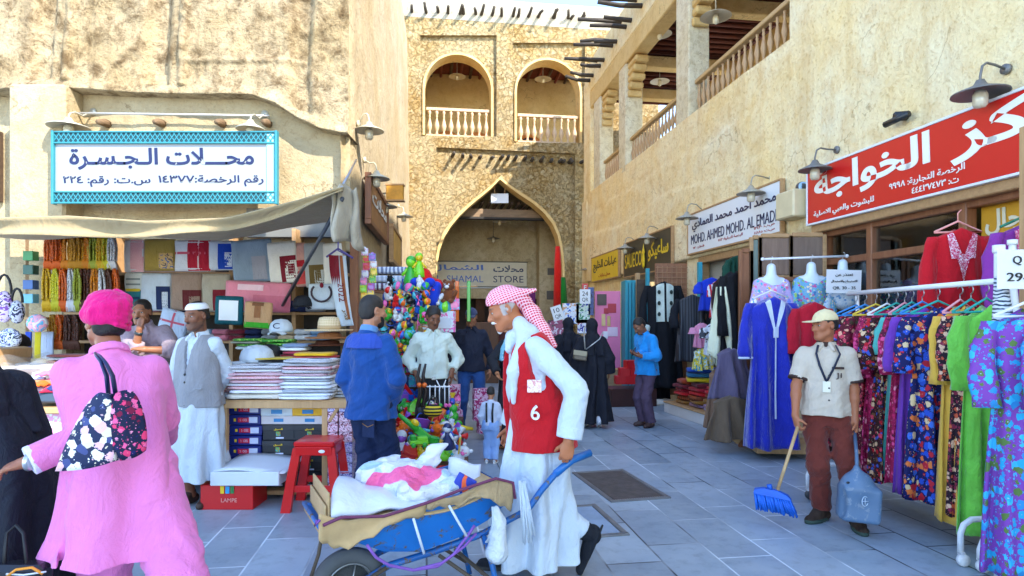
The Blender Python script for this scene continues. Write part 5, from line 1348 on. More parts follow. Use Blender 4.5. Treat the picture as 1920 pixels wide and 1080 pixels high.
# ================================================================== SIGNS
NAVY=M(S(10,22,74),.45,var=.05,bump=0);SGNW=M(S(226,230,234),.35,var=.03,bump=0);TEAL=M(S(40,126,142),.5,var=.1)
REDS=M(S(206,30,28),.3,var=.05,bump=0);GOLD=M(S(236,200,40),.4,var=.05,bump=0);BLK=M((.02,.02,.02),.35,var=.05,bump=0)
LTW=M(S(240,238,230),.4,var=.02,bump=0);DKRED=M(S(170,40,40),.5,var=.05,bump=0)
def rsign(lab,y0,y1,z0,z1,board,frame_m,texts,w=.10,fr=.03,name='shop_sign'):
 e=empty(name,RW((y0+y1)/2,w,z0),lab,'sign');L=abs(y1-y0)/.9906;RX=frame(RD,RN,Vector((0,0,1)))
 mb=MB();mb.box(RW((y0+y1)/2,w,(z0+z1)/2),(L,.05,z1-z0),RX,0,.004);b=mb.build('board',board,e)
 if frame_m:
  mb=MB();c=RW((y0+y1)/2,w,0)
  for z in (z0-fr/2,z1+fr/2):mb.box(Vector((c.x,c.y,z)),(L+2*fr,.07,fr),RX)
  for y in (y0,y1):mb.box(RW(y+(fr/2 if y==max(y0,y1) else-fr/2),w,(z0+z1)/2),(fr,.068,z1-z0),RX)
  mb.build('frame',frame_m,e)
 for tx,yc,zc,wd,ht,mt,bold in texts:letters(tx,RW(yc,w+.028,zc),-RD,(0,0,1),wd,ht,mt,b,'lettering',bold)
 return e
rsign('long red shop sign with large white Arabic lettering',7.90,4.0,2.80,3.46,REDS,SGNW,[
('الخواجة',6.87,3.22,1.80,.42,LTW,.03),('مركز',4.98,3.22,1.55,.44,LTW,.03),('للبشوت والعبي الاصلية',7.25,2.885,1.05,.10,LTW,.015),
('الرخصة التجارية: ٩٩٩٨',6.05,2.97,.92,.085,LTW,.01),('ت: ٤٤٤٣٧٤٧٣',5.93,2.875,.55,.065,LTW,.01)],.12,.025)
rsign('white sign with blue Arabic and Latin lettering, MOHD. AHMED MOHD. AL EMADI',11.55,8.55,2.80,3.50,SGNW,OAK,[
('محمد أحمد محمد العمادي',10.0,3.30,2.75,.26,NAVY,.02),('MOHD. AHMED MOHD. AL EMADI',10.02,3.04,2.8,.17,NAVY,.004),
('ص.ب: ١٣٤٣٠',8.95,2.93,.55,.05,DKRED,0),('س.ت: ٨٨٨٥',8.95,2.86,.55,.05,DKRED,0),('الرخصة التجارية: ٤٤٣',9.95,2.90,.8,.055,DKRED,0),('قطر: ١٢',11.1,2.88,.45,.05,DKRED,0)])
sg=rsign('black sign with yellow letters SAUECO and a little yellow lantern figure',15.3,12.35,2.62,3.42,M((.05,.042,.025),.5,var=.3),OAK,[
('SAUECO',14.62,2.98,1.2,.34,GOLD,.02),('ساعيكو',13.05,3.05,1.15,.40,GOLD,.02)])
mb=MB();mb.lathe([(.02,0),(.07,.05),(.09,.18),(.05,.32),(.09,.36),(.03,.46),(0,.56)],RW(13.83,.16,2.72),ID3,12,sx=.4);mb.build('lantern_figure',GOLD,sg)
rsign('yellow sign with black Arabic lettering nearest the gate',18.3,15.75,2.68,3.36,M(S(226,192,48),.45,var=.1),OAK,[
('عباءات الخليج',17.0,3.08,2.2,.34,BLK,.02),('محل عبايات',17.0,2.80,1.1,.12,DKRED,0)])
# left shop sign with blue lattice borders
def lsign():
 Y=7.42;SG2=M(S(146,152,158),.35,var=.03,bump=0);a,b=W(103,248,Y),W(517,381,Y);w,h=b.x-a.x,a.z-b.z;c=Vector(((a.x+b.x)/2,Y,(a.z+b.z)/2))
 e=empty('shop_sign',(c.x,Y,b.z),'white sign with navy Arabic lettering between turquoise lattice borders','sign')
 mb=MB();mb.box(c+Vector((0,.03,0)),(w,.05,h),ID3,0,.003);bd=mb.build('board',SG2,e)
 hb=h*.155
 for zc in (a.z-hb/2,b.z+hb/2):
  mb=MB();mb.box((c.x,Y-.004,zc),(w-.02,.012,hb-.01),ID3,0,.001);mb.build('lattice_back',M(S(14,60,70),.7),e)
  mb=MB();n=46
  for i in range(n):
   x=a.x+(i+.5)*w/n
   for s_ in (-1,1):mb.box((x,Y-.013-.003*(s_>0),zc),(.011,.004,hb*1.28),Matrix.Rotation(.62*s_,3,'Y'),0,.0005)
   # trim ends
  lt=mb.build('lattice',TEAL,e)
  mb=MB()
  for zz in (zc-hb/2,zc+hb/2):mb.box((c.x,Y-.012,zz),(w,.03,.018))
  mb.build('lattice_rail',TEAL,e)
 mb=MB()
 for x in (a.x-.012,b.x+.012):mb.box((x,Y+.0,c.z),(.03,.07,h+.03))
 mb.build('frame',TEAL,e)
 mb=MB();mb.box((b.x-.06,Y-.005,c.z),(.09,.012,h-.04),ID3,0,.002);mb.build('end_strip',stripes(S(66,176,190),S(190,220,226),30,'X'),e)
 x_=(1,0,0);z_=(0,0,1)
 def T(px0,px1,py0,py1,s_,m_,bo=0):p,q=W(px0,py0,Y),W(px1,py1,Y);letters(s_,((p.x+q.x)/2,Y+.002,(p.z+q.z)/2),x_,z_,q.x-p.x,p.z-q.z,m_,bd,'lettering',bo)
 T(130,476,277,318,'محـــلات الـجـسـرة',NAVY,.02);T(297,494,328,349,'رقم الرخصة:١٤٣٧٧',NAVY,.012);T(118,282,330,350,'س.ت: رقم: ٢٢٤',NAVY,.012)
lsign()
# passage sign
def shamal():
 c0,c1=(-2.75,3.72),(1.0,2.80);w=-3.2;e=empty('shop_sign',GP(-.9,w,2.8),'beige sign in the archway with blue lettering AL SHAMAL STORE','sign')
 R=frame(GE,-GN,Vector((0,0,1)));mb=MB();mb.box(GP((c0[0]+c1[0])/2,w,3.26),(3.75,.06,.92),R);b=mb.build('board',M(S(220,208,178),.5,var=.1),e)
 mb=MB()
 for z in (2.79,3.73):mb.box(GP((c0[0]+c1[0])/2,w+.02,z),(3.82,.05,.035),R)
 mb.build('frame',M(S(90,84,70),.6),e)
 z_=(0,0,1);LB_=M(S(40,90,180),.4,bump=0)
 letters('محلات',GP(.30,w+.034,3.48),GE,z_,1.15,.26,NAVY,b,'lettering',.02);letters('الشمال',GP(-1.65,w+.034,3.48),GE,z_,2.0,.26,LB_,b,'lettering',.02)
 letters('STORE',GP(.30,w+.034,3.08),GE,z_,1.15,.25,NAVY,b,'lettering',.005);letters('AL  SHAMAL',GP(-1.65,w+.034,3.08),GE,z_,2.0,.25,LB_,b,'lettering',.005)
 mb=MB();mb.box(GP(-.85,w,2.75),(3.8,.02,.04),R);mb.build('lower_rail',WHITE,e)
shamal()
mb=MB();p=W(937,372,20.6);mb.box(p,(.58,.04,.32),ID3,0,.004);s0=mb.build('notice_board',SGNW);tag(s0,'blank white board hung below the peak of the pointed arch','board')
mb=MB();mb.tube([p+Vector((-.17,0,.15)),p+Vector((-.17,0,.75))],.02,6);mb.build('hanger_rod',PINE,s0);mb=MB();mb.tube([p+Vector((.17,0,.15)),p+Vector((.17,0,.75))],.02,6);mb.build('hanger_rod',PINE,s0)
# boards on the left side wall
def side_board(lab,px0,px1,z0,z1,face,fm,txt=None):
 y0,y1=SWY(px0),SWY(px1);f=lambda y:-2.04-.1008*(y-7.75);d=Vector((f(y1)-f(y0),y1-y0,0));L=d.length;d.normalize();n=Vector((d.y,-d.x,0))
 c=Vector(((f(y0)+f(y1))/2,(y0+y1)/2,(z0+z1)/2))+n*.10;e=empty('wall_sign',(c.x,c.y,z0),lab,'sign');R=frame(d,n,Vector((0,0,1)))
 mb=MB();mb.box(c,(L,.04,z1-z0),R);b=mb.build('board',face,e)
 mb=MB()
 for z in (z0,z1):mb.box(Vector((c.x,c.y,z)),(L+.08,.09,.07),R)
 for s_ in (-1,1):mb.box(c+d*s_*L/2,(.07,.088,z1-z0-.075),R)
 mb.build('frame',fm,e)
 if txt:letters(txt,c+n*.03+Vector((0,0,.1)),d,(0,0,1),L*.8,(z1-z0)*.35,LTW,b,'lettering',.02)
 return e
side_board('brown framed side sign with pale blurred lettering beside the awning',677,714,2.98,3.64,M(S(160,112,66),.6,var=.35,vs=3),BROWN,'محلات')
side_board('ochre framed board beyond the brown side sign',724,742,2.75,3.45,M(S(214,168,84),.6,var=.3),OAK)
e=empty('lantern_sign',W(742,375,11),'small yellow brown box sign sticking out from the left side wall','sign');Y=11.0
mb=MB();mb.box(W(741,362,Y),(.30,.12,.27),ID3,0,.01);b=mb.build('box_sign',M(S(206,148,48),.6,var=.35,vs=9),e)
mb=MB()
for z_ in (-.14,.14):mb.box(W(741,362,Y)+Vector((0,0,z_)),(.33,.14,.03))
mb.build('frame',OAK,e);mb=MB();mb.tube([W(741,362,Y)+Vector((-.9,.3,.05)),W(741,362,Y)+Vector((-.15,0,.0))],.012,6);mb.build('bracket',OLDPOLE,e)
# floodlight and junction box between the red and the white sign
e=empty('junction_box',RW(8.2,.1,3.0),'cream wall box between the red sign and the white sign','box');mb=MB();mb.box(RW(8.22,.14,3.10),(.42,.26,.36),frame(RD,RN,Vector((0,0,1))),0,.02);mb.build('housing',M(S(216,200,160),.5),e)
e=empty('floodlight',RW(8.2,.25,3.35),'small round floodlight on top of the cream wall box','lamp');c=W(1504,351,8.15)
mb=MB();mb.lathe([(.0,.06),(.04,.055),(.075,.0),(.08,-.03)],c,Matrix.Rotation(rad(90),3,'X') @ Matrix.Rotation(rad(-20),3,'Y'),18);mb.build('housing',M((.06,.06,.065),.5),e)
mb=MB();mb.ball(c+Vector((0,-.035,0)),(.066,.02,.066),ID3,14);mb.build('lens',M(S(150,190,220),.1,coat=.8),e)
mb=MB();mb.tube([c+Vector((0,.02,-.07)),c+Vector((.0,.05,-.17))],.018,6);mb.build('bracket',BLK,e)
mb=MB();p_=W(1698,247,RY(1698));mb.tube([RW(6.45,-.05,3.72),RW(6.45,.12,3.70)],.05,8);mb.tube([RW(6.3,.10,3.68),RW(6.6,.12,3.66)],.035,8);tag(mb.build('security_camera',BLK),'dark camera fitting above the middle of the red sign','camera')
# ================================================================== LEFT STALL
# awning
def awning():
 e=empty('awning',(-4,6,2.3),'sagging cream canvas awning over the left stall','awning');CAN=cloth(S(158,140,106),.12,.9,3,.6);YF=5.05
 xs=[-60,0,128,272,426,553,628,643];tp=[404,408,404,414,408,376,353,350];bt=[436,440,443,445,432,397,364,358]
 def front(u):px=-60+u*703;return px,np.interp(px,xs,tp),np.interp(px,xs,bt)
 def top(u,v):
  px,a,b=front(u);f=W(px,a,YF);bk=W(px if px<560 else px,396,7.35);bk.z=2.62+.16*max(0,(px-480)/160)
  p=f*(1-v)+bk*v;p.z-=.10*math.sin(math.pi*v)*(1+.3*math.sin(px*.02));return p
 mb=MB();mb.sheet(top,50,14,.006);mb.build('canopy',CAN,e)
 def val(u,v):
  px,a,b=front(u);p=W(px,a+(b-a)*v,YF);p.y+=.10*math.sin(v*2.6)*.6-.05*math.sin(px*.023)*v;return p
 mb=MB();mb.sheet(val,60,6,.012);mb.build('valance',CAN,e)
 # hanging end flap
 GC=cloth(S(168,158,138),.2,.9,5,.7)
 def flap(u,v):
  px=618+u*52+10*v*u;py=352+v*(92+24*u)+6*math.sin(u*9);p=W(px,py,YF+.35*u);p.y+=.06*math.sin(u*11+v*2)+.04*math.sin(v*7);return p
 mb=MB();mb.sheet(flap,18,12,.01);mb.build('end_flap',GC,e)
 mb=MB();mb.tube([W(642,372,YF+.1),W(530,572,6.9)],.018,8);mb.build('strut',M((.10,.11,.13),.4,.6),e)
 mb=MB();mb.tube([W(-60,404,YF+.02),W(640,352,YF+.02)],.016,6) if False else mb.tube([W(640,353,YF+.05),W(668,300,7.9)],.014,6);mb.build('stay',STEEL,e)
awning()
# shop post and display frame
mb=MB();p0,p1=W(665,470,7.0),W(665,645,7.0);mb.box((p0.x,7.0,1.45),(.09,.09,2.3));tag(mb.build('stall_post',BROWN),'brown wooden post at the right end of the clothing stall','post')
def stall_back():
 e=empty('display_wall',(-4.3,7.9,0),'dark shelved back wall of the clothing stall','shelves')
 mb=MB();mb.box((-4.1,7.95,1.45),(4.2,.05,2.7));mb.build('back_panel',M((.05,.04,.035),.8,var=.4),e)
 for py in (515,588,640):
  z=W(0,py,7.75).z;mb=MB();mb.box((-4.1,7.75,z),(4.1,.34,.035));mb.build('shelf',OAK,e)
 for px in (72,228,445,560):
  p=W(px,500,7.75);mb=MB();mb.box((p.x,7.72,1.45),(.05,.3,2.5));mb.build('upright',OAK,e)
stall_back()
tub=empty('strip_light',W(450,437,6.9),'short glowing fluorescent light under the awning','lamp');mb=MB();mb.tube([W(420,441,6.9),W(455,437,6.9)],.02,8);mb.ball(W(458,437,6.88),.035);mb.build('tube',M((.9,.95,1),.3,emit=4,bump=0,var=0),tub);mb=MB();mb.box(W(436,433,6.95),(.34,.05,.03));mb.build('fitting',WHITE,tub)
# bead strands
BEADC={'yellow':S(226,178,20),'golden':S(200,140,16),'orange':S(226,100,14),'lemon':S(212,204,40),'white':S(224,226,230),'brown':S(84,40,18),'red':S(190,30,20),'amber':S(220,132,8),'lime':S(170,180,60)}
def beadmat(c):
 key=('bead',c)
 if key in _MC:return _MC[key]
 m,nt,b=nmat('beads');t=NT(nt);v=t.coord();vo=t.new('ShaderNodeTexVoronoi');vo.inputs['Scale'].default_value=55;t.ln(v,vo.inputs['Vector'])
 t.ln(t.mix(vo.outputs['Distance'],mul(c,1.25),mul(c,.35)),b.inputs['Base Color']);b.inputs['Roughness'].default_value=.3
 t.bump(t.math('MULTIPLY',vo.outputs['Distance'],-1),.8,.02,b);_MC[key]=m;return m
ORD=['first','second','third','fourth','fifth','sixth','seventh','eighth','ninth','tenth','eleventh','twelfth','thirteenth','fourteenth','fifteenth','sixteenth','seventeenth','eighteenth','nineteenth','twentieth']
def strand(px,py0,py1,col,lab,Y=7.1,w=.058):
 a,b=W(px,py0,Y),W(px,py1,Y);e=empty('bead_strand',(a.x,Y,b.z),lab,'prayer beads','prayer bead strands hanging in the stall');m=beadmat(BEADC[col]);H=a.z-b.z;rr=random.Random(int(px*7+py0))
 mb=MB()
 for i in range(9):
  o=(i-4)/4*w;d=rr.uniform(-.02,.02);pts=[Vector((a.x+o*(.35+.75*math.sin(min(1,t*1.3)*2.2))*.8,Y+d+.03*math.sin(i*2.1),a.z-H*.74*t)) for t in np.linspace(0,1,7)]
  mb.tube(pts,.013,6)
 mb.build('bead_loops',m,e)
 mb=MB()
 for i in range(6):
  o=(i-2.5)/2.5*w*.7;z0=a.z-H*(.70+.02*rr.random());mb.tube([(a.x+o*.6,Y-.02,z0),(a.x+o,Y-.015,z0-H*.12),(a.x+o*1.2,Y,z0-H*.29)],[.012,.016,.010],6)
 mb.build('tassel',M(mul(BEADC[col],.8),.7,var=.2),e)
row1=[(92,'orange'),(108,'orange'),(124,'amber'),(137,'golden'),(150,'golden'),(163,'amber'),(176,'lime'),(189,'yellow'),(200,'lemon'),(211,'white')]
for i,(px,c) in enumerate(row1):strand(px,444,506,c,f'{c} bead strand, {ORD[i]} from the pillar side in the top row of strands')
row2=[(89,'yellow'),(106,'lemon'),(120,'orange'),(134,'white'),(148,'lime'),(159,'brown'),(171,'brown'),(178,'amber'),(191,'white'),(204,'brown'),(216,'orange')]
for i,(px,c) in enumerate(row2):strand(px,504,584,c,f'{c} bead strand, {ORD[i]} from the pillar side in the middle row of strands')
for i,(px,c) in enumerate([(99,'golden'),(111,'orange'),(128,'brown'),(142,'brown')]):strand(px,590,655,c,f'{c} bead strand, {ORD[i]} from the pillar side in the low row of strands')
# folded packets on the back wall
FILM=film((.9,.92,.95),.16,.12)
def packet(x0,y0,x1,y1,lab,base,acc=(),Y=7.3,tilt=0.0,name='clothing_packet',group='wrapped clothes hanging on the stall back wall',th=.05):
 p,q=W(x0,y0,Y),W(x1,y1,Y);w,h=q.x-p.x,p.z-q.z;c=Vector(((p.x+q.x)/2,Y,(p.z+q.z)/2));R=Matrix.Rotation(tilt,3,'Y')
 e=empty(name,(c.x,Y,q.z),lab,'packet',group);rr=random.Random(int(x0*3+y0));k1,k2=rr.uniform(0,6),rr.uniform(0,6)
 def pt(u,v,o=0):return c+R @ Vector(((u-.5)*w,-(th/2*(16*u*(1-u)*v*(1-v))**.35+.004*math.sin(u*9+k1)*math.sin(v*8+k2))-o,(.5-v)*h))
 mb=MB();mb.sheet(lambda u,v:pt(u,v),12,12,.012);mb.build('folded_cloth',base,e)
 for (u0,v0,u1,v1,m_) in acc:
  mb=MB();mb.sheet(lambda u,v:pt(u0+(u1-u0)*u,v0+(v1-v0)*v,.016),8,8,.0);mb.build('printed_panel',m_,e)
 return e
C=lambda*a:cloth(S(*a),.12)
MAR=C(122,24,40);OFFW=C(226,222,212)
packet(235,450,271,510,'red and white checked scarf packet beside the bead strands',C(206,206,212),[(.35,0,1,1,check(S(235,205,210),S(180,40,60),40))])
packet(272,449,330,507,'olive gold wrapped garment with a small picture, top row',C(158,134,62),[(.5,.45,.95,.95,patches([S(80,56,40),S(190,150,80),S(60,80,120)],20))])
packet(329,451,396,508,'wide white packet with a red square checked panel',C(214,218,226),[(.38,.0,1,1,C(176,28,52)),(.0,.38,1,.46,C(200,90,110)),(.66,0,.7,1,C(226,200,206))])
packet(391,452,441,506,'white packet with a royal blue panel and white lines',C(206,214,226),[(.4,.1,.95,.98,C(20,68,176)),(.66,.4,.92,.9,C(200,212,230))])
packet(236,512,268,545,'pale folded shirts packet under the red checked scarf',C(196,200,196),[(0,.3,1,.4,C(120,130,130)),(0,.6,1,.7,C(120,130,130))])
packet(236,538,267,572,'teal and yellow striped book sized packet',C(40,110,120),[(0,.1,1,.25,C(206,178,40)),(0,.55,1,.7,C(30,60,90))])
packet(264,513,322,582,'pale grey packet with a navy square, second row',C(186,196,206),[(.55,.35,.98,.98,C(34,46,84)),(.74,.5,.92,.95,C(190,196,204))])
packet(322,513,380,582,'taupe wrapped packet with dark red corner panel, second row',C(150,126,110),[(.4,.45,.98,.98,C(96,36,38)),(.6,.62,.95,.95,C(140,116,100))])
packet(380,514,432,584,'stone grey packet with maroon framed panel, second row',C(170,160,142),[(.42,.42,.98,.98,MAR),(.58,.58,.98,.98,C(196,184,166))])
packet(300,582,352,632,'light blue packet crossed by red lines behind the keeper',C(182,198,222),[(0,.4,1,.48,C(190,90,110)),(.45,0,.53,1,C(190,90,110))],7.25,.25)
packet(437,450,512,529,'large blue grey folded garment pinned up with clips',C(128,146,164),[(.5,.4,.85,.95,C(150,150,160))],7.05,-.08)
packet(505,454,558,531,'cream packet with a maroon frame and round emblem',OFFW,[(.42,.35,.98,.98,MAR),(.58,.47,.98,.98,OFFW),(.68,.55,.92,.8,MAR)],7.03,-.1)
packet(553,456,576,537,'salmon pink packet with a red band, narrow',C(214,160,146),[(0,.4,1,.55,C(176,36,46)),(0,.65,1,.95,C(196,70,70))],7.05,-.1)
packet(573,456,612,538,'silver grey packet with an olive frame',C(166,168,166),[(.2,.5,.95,.98,C(104,84,44)),(.45,.62,.9,.98,C(176,176,172))],7.0,-.06)
packet(608,457,642,537,'white packet with blush pink streak beside the sash',OFFW,[(.5,.3,.95,.7,C(226,190,196))],6.98,-.04)
packet(424,529,545,583,'wide pink wrapped cloth bundle folded over in clear film',C(222,132,150),[(.45,.45,1,1,C(206,110,130)),(.2,.1,.6,.3,C(236,196,204))],6.98,.05,th=.09)
pk=packet(405,556,456,608,'boxed white cap in a teal framed window box',C(20,84,96),[(.16,.14,.86,.86,WHITEP)],6.6,.04)
pk=packet(460,567,510,615,'tan embroidered shirt packet with green band at the foot',C(190,146,104),[(0,.78,1,1,C(60,160,40)),(.38,.05,.62,.6,C(146,96,60)),(.28,.0,.72,.14,C(120,76,48))],6.5,.06)
pk=packet(580,533,630,580,'white tee shirt with a dark ring emblem',WHITECL,[],6.9)
mb=MB();cc=W(604,552,6.85);mb.tube([cc+Vector((.11*math.sin(t),-.028,-.10*math.cos(t)+.02)) for t in np.linspace(-2.3,2.3,15)],.012,6);mb.build('ring_emblem',C(70,60,70),pk);mb=MB();mb.ball(cc+Vector((.0,-.02,.10)),(.022,.01,.03));mb.build('emblem_crest',MAR,pk)
# sash with 2022
def sash():
 e=empty('fan_scarf',W(640,600,6.7),'long maroon and white fan scarf reading 2022 hanging from a hook','scarf');Y=6.7
 L=[(617,478),(618,505),(622,535),(627,565),(634,595),(642,612)];R_=[(648,480),(650,505),(652,535),(655,565),(660,595),(664,610)]
 def fn(u,v):
  t=v*5;i=min(int(t),4);f=t-i;a=np.array(L[i])*(1-f)+np.array(L[i+1])*f;b=np.array(R_[i])*(1-f)+np.array(R_[i+1])*f;p=a*(1-u)+b*u;q=W(p[0],p[1],Y);q.y+=.02*math.sin(u*6+v*4);return q
 def fn2(u,v,u0,u1,v0,v1,o=.016):q=fn(u0+(u1-u0)*u,v0+(v1-v0)*v);q.y-=o;return q
 mb=MB();mb.sheet(fn,10,24,.01);b=mb.build('scarf_cloth',WHITECL,e)
 mb=MB();mb.sheet(lambda u,v:fn2(u,v,0,.62,0,.28),8,8);mb.build('maroon_end',MAR,b)
 for i in range(5):
  mb=MB();mb.sheet(lambda u,v:fn2(u,v,.125*i+.125*.5*v,.125*(i+1)-.125*.5*v+.001,.28,.40),2,3);mb.build('serration',MAR,b)
 mb=MB();mb.sheet(lambda u,v:fn2(u,v,.68,.86,0,.85),4,16);mb.build('brown_stripe',C(150,90,56),b)
 letters('2022',W(640,548,Y-.05),(0.1,0,-1),(1,0,.1),.20,.065,MAR,b,'lettering',.02);letters('قطر',W(648,590,Y-.05),(.25,0,-1),(1,0,.25),.12,.06,C(130,100,50),b,'lettering',.02)
 mb=MB();mb.tube([W(634,440,Y),W(634,470,Y),W(650,478,Y)],.008,6);mb.tube([W(612,482,Y),W(634,466,Y),W(662,484,Y)],.012,6);mb.build('hook',M(S(90,80,150),.3),e)
sash()
# caps and hats
def loft_hat(lab,c,r,h,brimr,mat,band=None,cat='hat',name='hat',group=None,tilt=0):
 e=empty(name,c,lab,cat,group);R=Matrix.Rotation(tilt,3,'Y');mb=MB();mb.lathe([(brimr,.012),(brimr*.98,0),(r*1.15,-.006),(r,.012),(r*.98,h*.6),(r*.86,h*.92),(r*.45,h),(0,h*.95)],c,R,28);mb.build('brim_and_crown',mat,e)
 if band:mb=MB();mb.lathe([(r*1.01,.014),(r*1.015,.05)],c,R,28);mb.build('hat_band',band,e)
Yh=6.15
loft_hat('straw brimmed hat with checked crown on top of the brown hats',W(617,620,Yh),.11,.14,.235,check(S(226,206,170),S(196,170,130),20),C(190,160,120),group='stacked brimmed hats');loft_hat('tan brown hat directly under the straw hat',W(618,634,Yh),.12,.06,.24,C(150,96,54),None,group='stacked brimmed hats');loft_hat('dark brown hat lowest in the hat stack',W(614,647,Yh),.12,.05,.25,C(84,44,26),None,group='stacked brimmed hats')
def basecap(lab,c,yaw,mat,s=1.0,parts=None):
 e=empty('baseball_cap',c,lab,'cap','caps on the clothing stall');R=rotz(yaw);mb=MB();mb.lathe([(.10*s,0),(.102*s,.03*s),(.09*s,.075*s),(.055*s,.108*s),(0,.118*s)],c,R,22,sy=1.12);mb.build('crown',mat,e)
 mb=MB();mb.sheet(lambda u,v:Vector(c)+R @ Vector(((u-.5)*.17*s*(1-.35*v**2),-.09*s-v*.085*s*(1-(2*u-1)**2*.5),.012-.03*s*((u-.5)*2)**2-.01*v)),8,5,.005);mb.build('visor',mat,e)
 if parts:letters(parts,Vector(c)+R @ Vector((0,-.115*s,.055*s)),R @ Vector((1,0,0)),(0,.1,1),.06*s,.05*s,NAVY,e,'emblem',.02)
basecap('white cap with dark letter C on the green packets',W(527,622,6.2),0,WHITECL,1.1,'C');basecap('white cap with deep visor lying before the black cap',W(482,678,5.75),-.9,WHITECL,1.35);basecap('black cap behind the white cap with deep visor',W(505,672,5.95),.4,BLACK,1.2)
basecap('black cap on the dark display at the far left edge of the stall',W(30,650,6.4),.2,BLACK,1.2);basecap('dark cap hanging at the strut end behind the hats',W(568,575,6.9),.3,C(40,42,50),1.1)
# stacks of folded scarves
def slab(c,sx,sy,h,mat,lab,cat='scarf',group=None,name='folded_scarf',rz=0,R=None,rnd=.42):
 """soft folded cloth: rounded front edge, slightly sagging"""
 mb=MB();Rz=rotz(rz) if R is None else R;rr=random.Random(int(c[2]*9999+c[0]*777));k=rr.uniform(0,9);rings=[];n=12
 for i in range(9):
  u=i/8;x=(u-.5)*sx;ee=.86+.14*math.sin(math.pi*min(1,max(0,u*8 if u<.125 else (1-u)*8 if u>.875 else .5*1)))if u in (0,1) else 1.0;ring=[]
  for j in range(n):
   th=2*math.pi*j/n;cy,cz=math.cos(th),math.sin(th);p=5.0;q=(abs(cy)**p+abs(cz)**p)**(-1/p)
   ring.append(Vector(c)+Rz @ Vector((x*(1 if ee==1 else .99),cy*q*sy/2*ee,h/2+cz*q*h/2*ee*(1+.12*math.sin(u*7+k)))))
  rings.append(ring)
 mb.loft(rings);o=mb.build(name,mat,None,c);tag(o,lab,cat,group);return o
def stack(pxc,py_bot,Y,sx,sy,layers,what,group,cat='scarf',name='folded_scarf',rz=0):
 z=W(0,py_bot,Y).z;x=gx(pxc,Y);rr=random.Random(pxc);nl=len(layers);prev=None
 for i,(m_,h,cn) in enumerate(layers):
  h=h*rr.uniform(.78,1.15)
  pos='bottom' if i==0 else 'top' if i==nl-1 else f'{ORD[i]} from the bottom'
  slab((x+rr.uniform(-.02,.02),Y+rr.uniform(-.02,.02),z),sx+rr.uniform(-.05,.02),sy,h,m_,f'{cn} folded {what}, {pos} of {group}',cat,group,name,rz+rr.uniform(-.07,.07));z+=h+.002
 return z
KR=check(S(236,224,228),S(196,40,66),34);KR2=check(S(230,216,222),S(170,56,84),50);KB=check(S(230,230,234),S(60,64,80),40);KW=cloth(S(226,230,238),.05);KG=stripes(S(210,214,220),S(120,128,140),30,'Z')
stack(490,745,5.55,.50,.36,[(C(214,206,190),.045,'cream'),(KW,.030,'white'),(KR,.032,'red checked'),(KW,.026,'white'),(KR2,.034,'pink checked'),(KR,.034,'red checked'),(KR2,.03,'pink checked'),(KW,.026,'white'),(KB,.03,'black and white checked')],'scarf','the left scarf stack')
stack(584,745,5.55,.46,.36,[(KW,.028,'white'),(KW,.03,'white'),(KG,.03,'grey striped'),(KW,.03,'white'),(KW,.03,'white'),(KG,.026,'grey striped'),(KW,.026,'white'),(KR2,.026,'pink checked'),(KB,.026,'black and white checked'),(KR,.026,'red edged'),(KG,.03,'grey striped'),(KB,.032,'black and white checked')],'scarf','the middle scarf stack')
stack(592,683,5.85,.38,.3,[(KB,.03,'black and white zigzag'),(C(70,120,176),.03,'sky blue'),(C(196,40,46),.025,'red'),(C(228,176,28),.03,'yellow')],'shirt','the small pile by the hats','shirt','folded_shirt')
stack(533,690,5.8,.44,.3,[(KB,.022,'grey checked'),(C(90,90,96),.022,'dark grey'),(KG,.022,'grey striped'),(C(60,60,66),.022,'charcoal'),(C(206,176,60),.02,'mustard')],'shirt','the tilted grey pile','shirt','folded_shirt',.25)
GRN=patches([S(70,170,40),S(40,120,30),S(150,206,90)],20);
stack(472,655,6.15,.30,.26,[(C(190,200,196),.03,'pale'),(GRN,.028,'green wrapped'),(C(150,150,130),.026,'khaki'),(GRN,.024,'green wrapped')],'packet','the left green pile','packet','folded_packet')
stack(526,655,6.15,.28,.26,[(C(190,200,196),.03,'pale'),(GRN,.03,'green wrapped'),(GRN,.03,'green wrapped')],'packet','the green pile under the white cap','packet','folded_packet')
stack(557,668,6.0,.22,.26,[(MAR,.03,'maroon'),(C(170,60,84),.03,'rose'),(KW,.03,'white'),(C(120,140,170),.03,'slate blue')],'shirt','the pile left of the hats','shirt','folded_shirt')
stack(444,742,5.75,.2,.3,[(KW,.05,'white'),(KR,.04,'red checked'),(KR,.04,'red checked'),(KR2,.04,'pink checked')],'scarf','the pile behind the vest man')
stack(640,742,5.7,.2,.3,[(C(170,176,180),.035,'grey'),(KB,.03,'dark checked'),(C(206,206,210),.035,'pale grey'),(C(40,44,60),.03,'navy'),(C(110,150,150),.03,'sea green')],'shirt','the pile behind the denim man','shirt','folded_shirt')
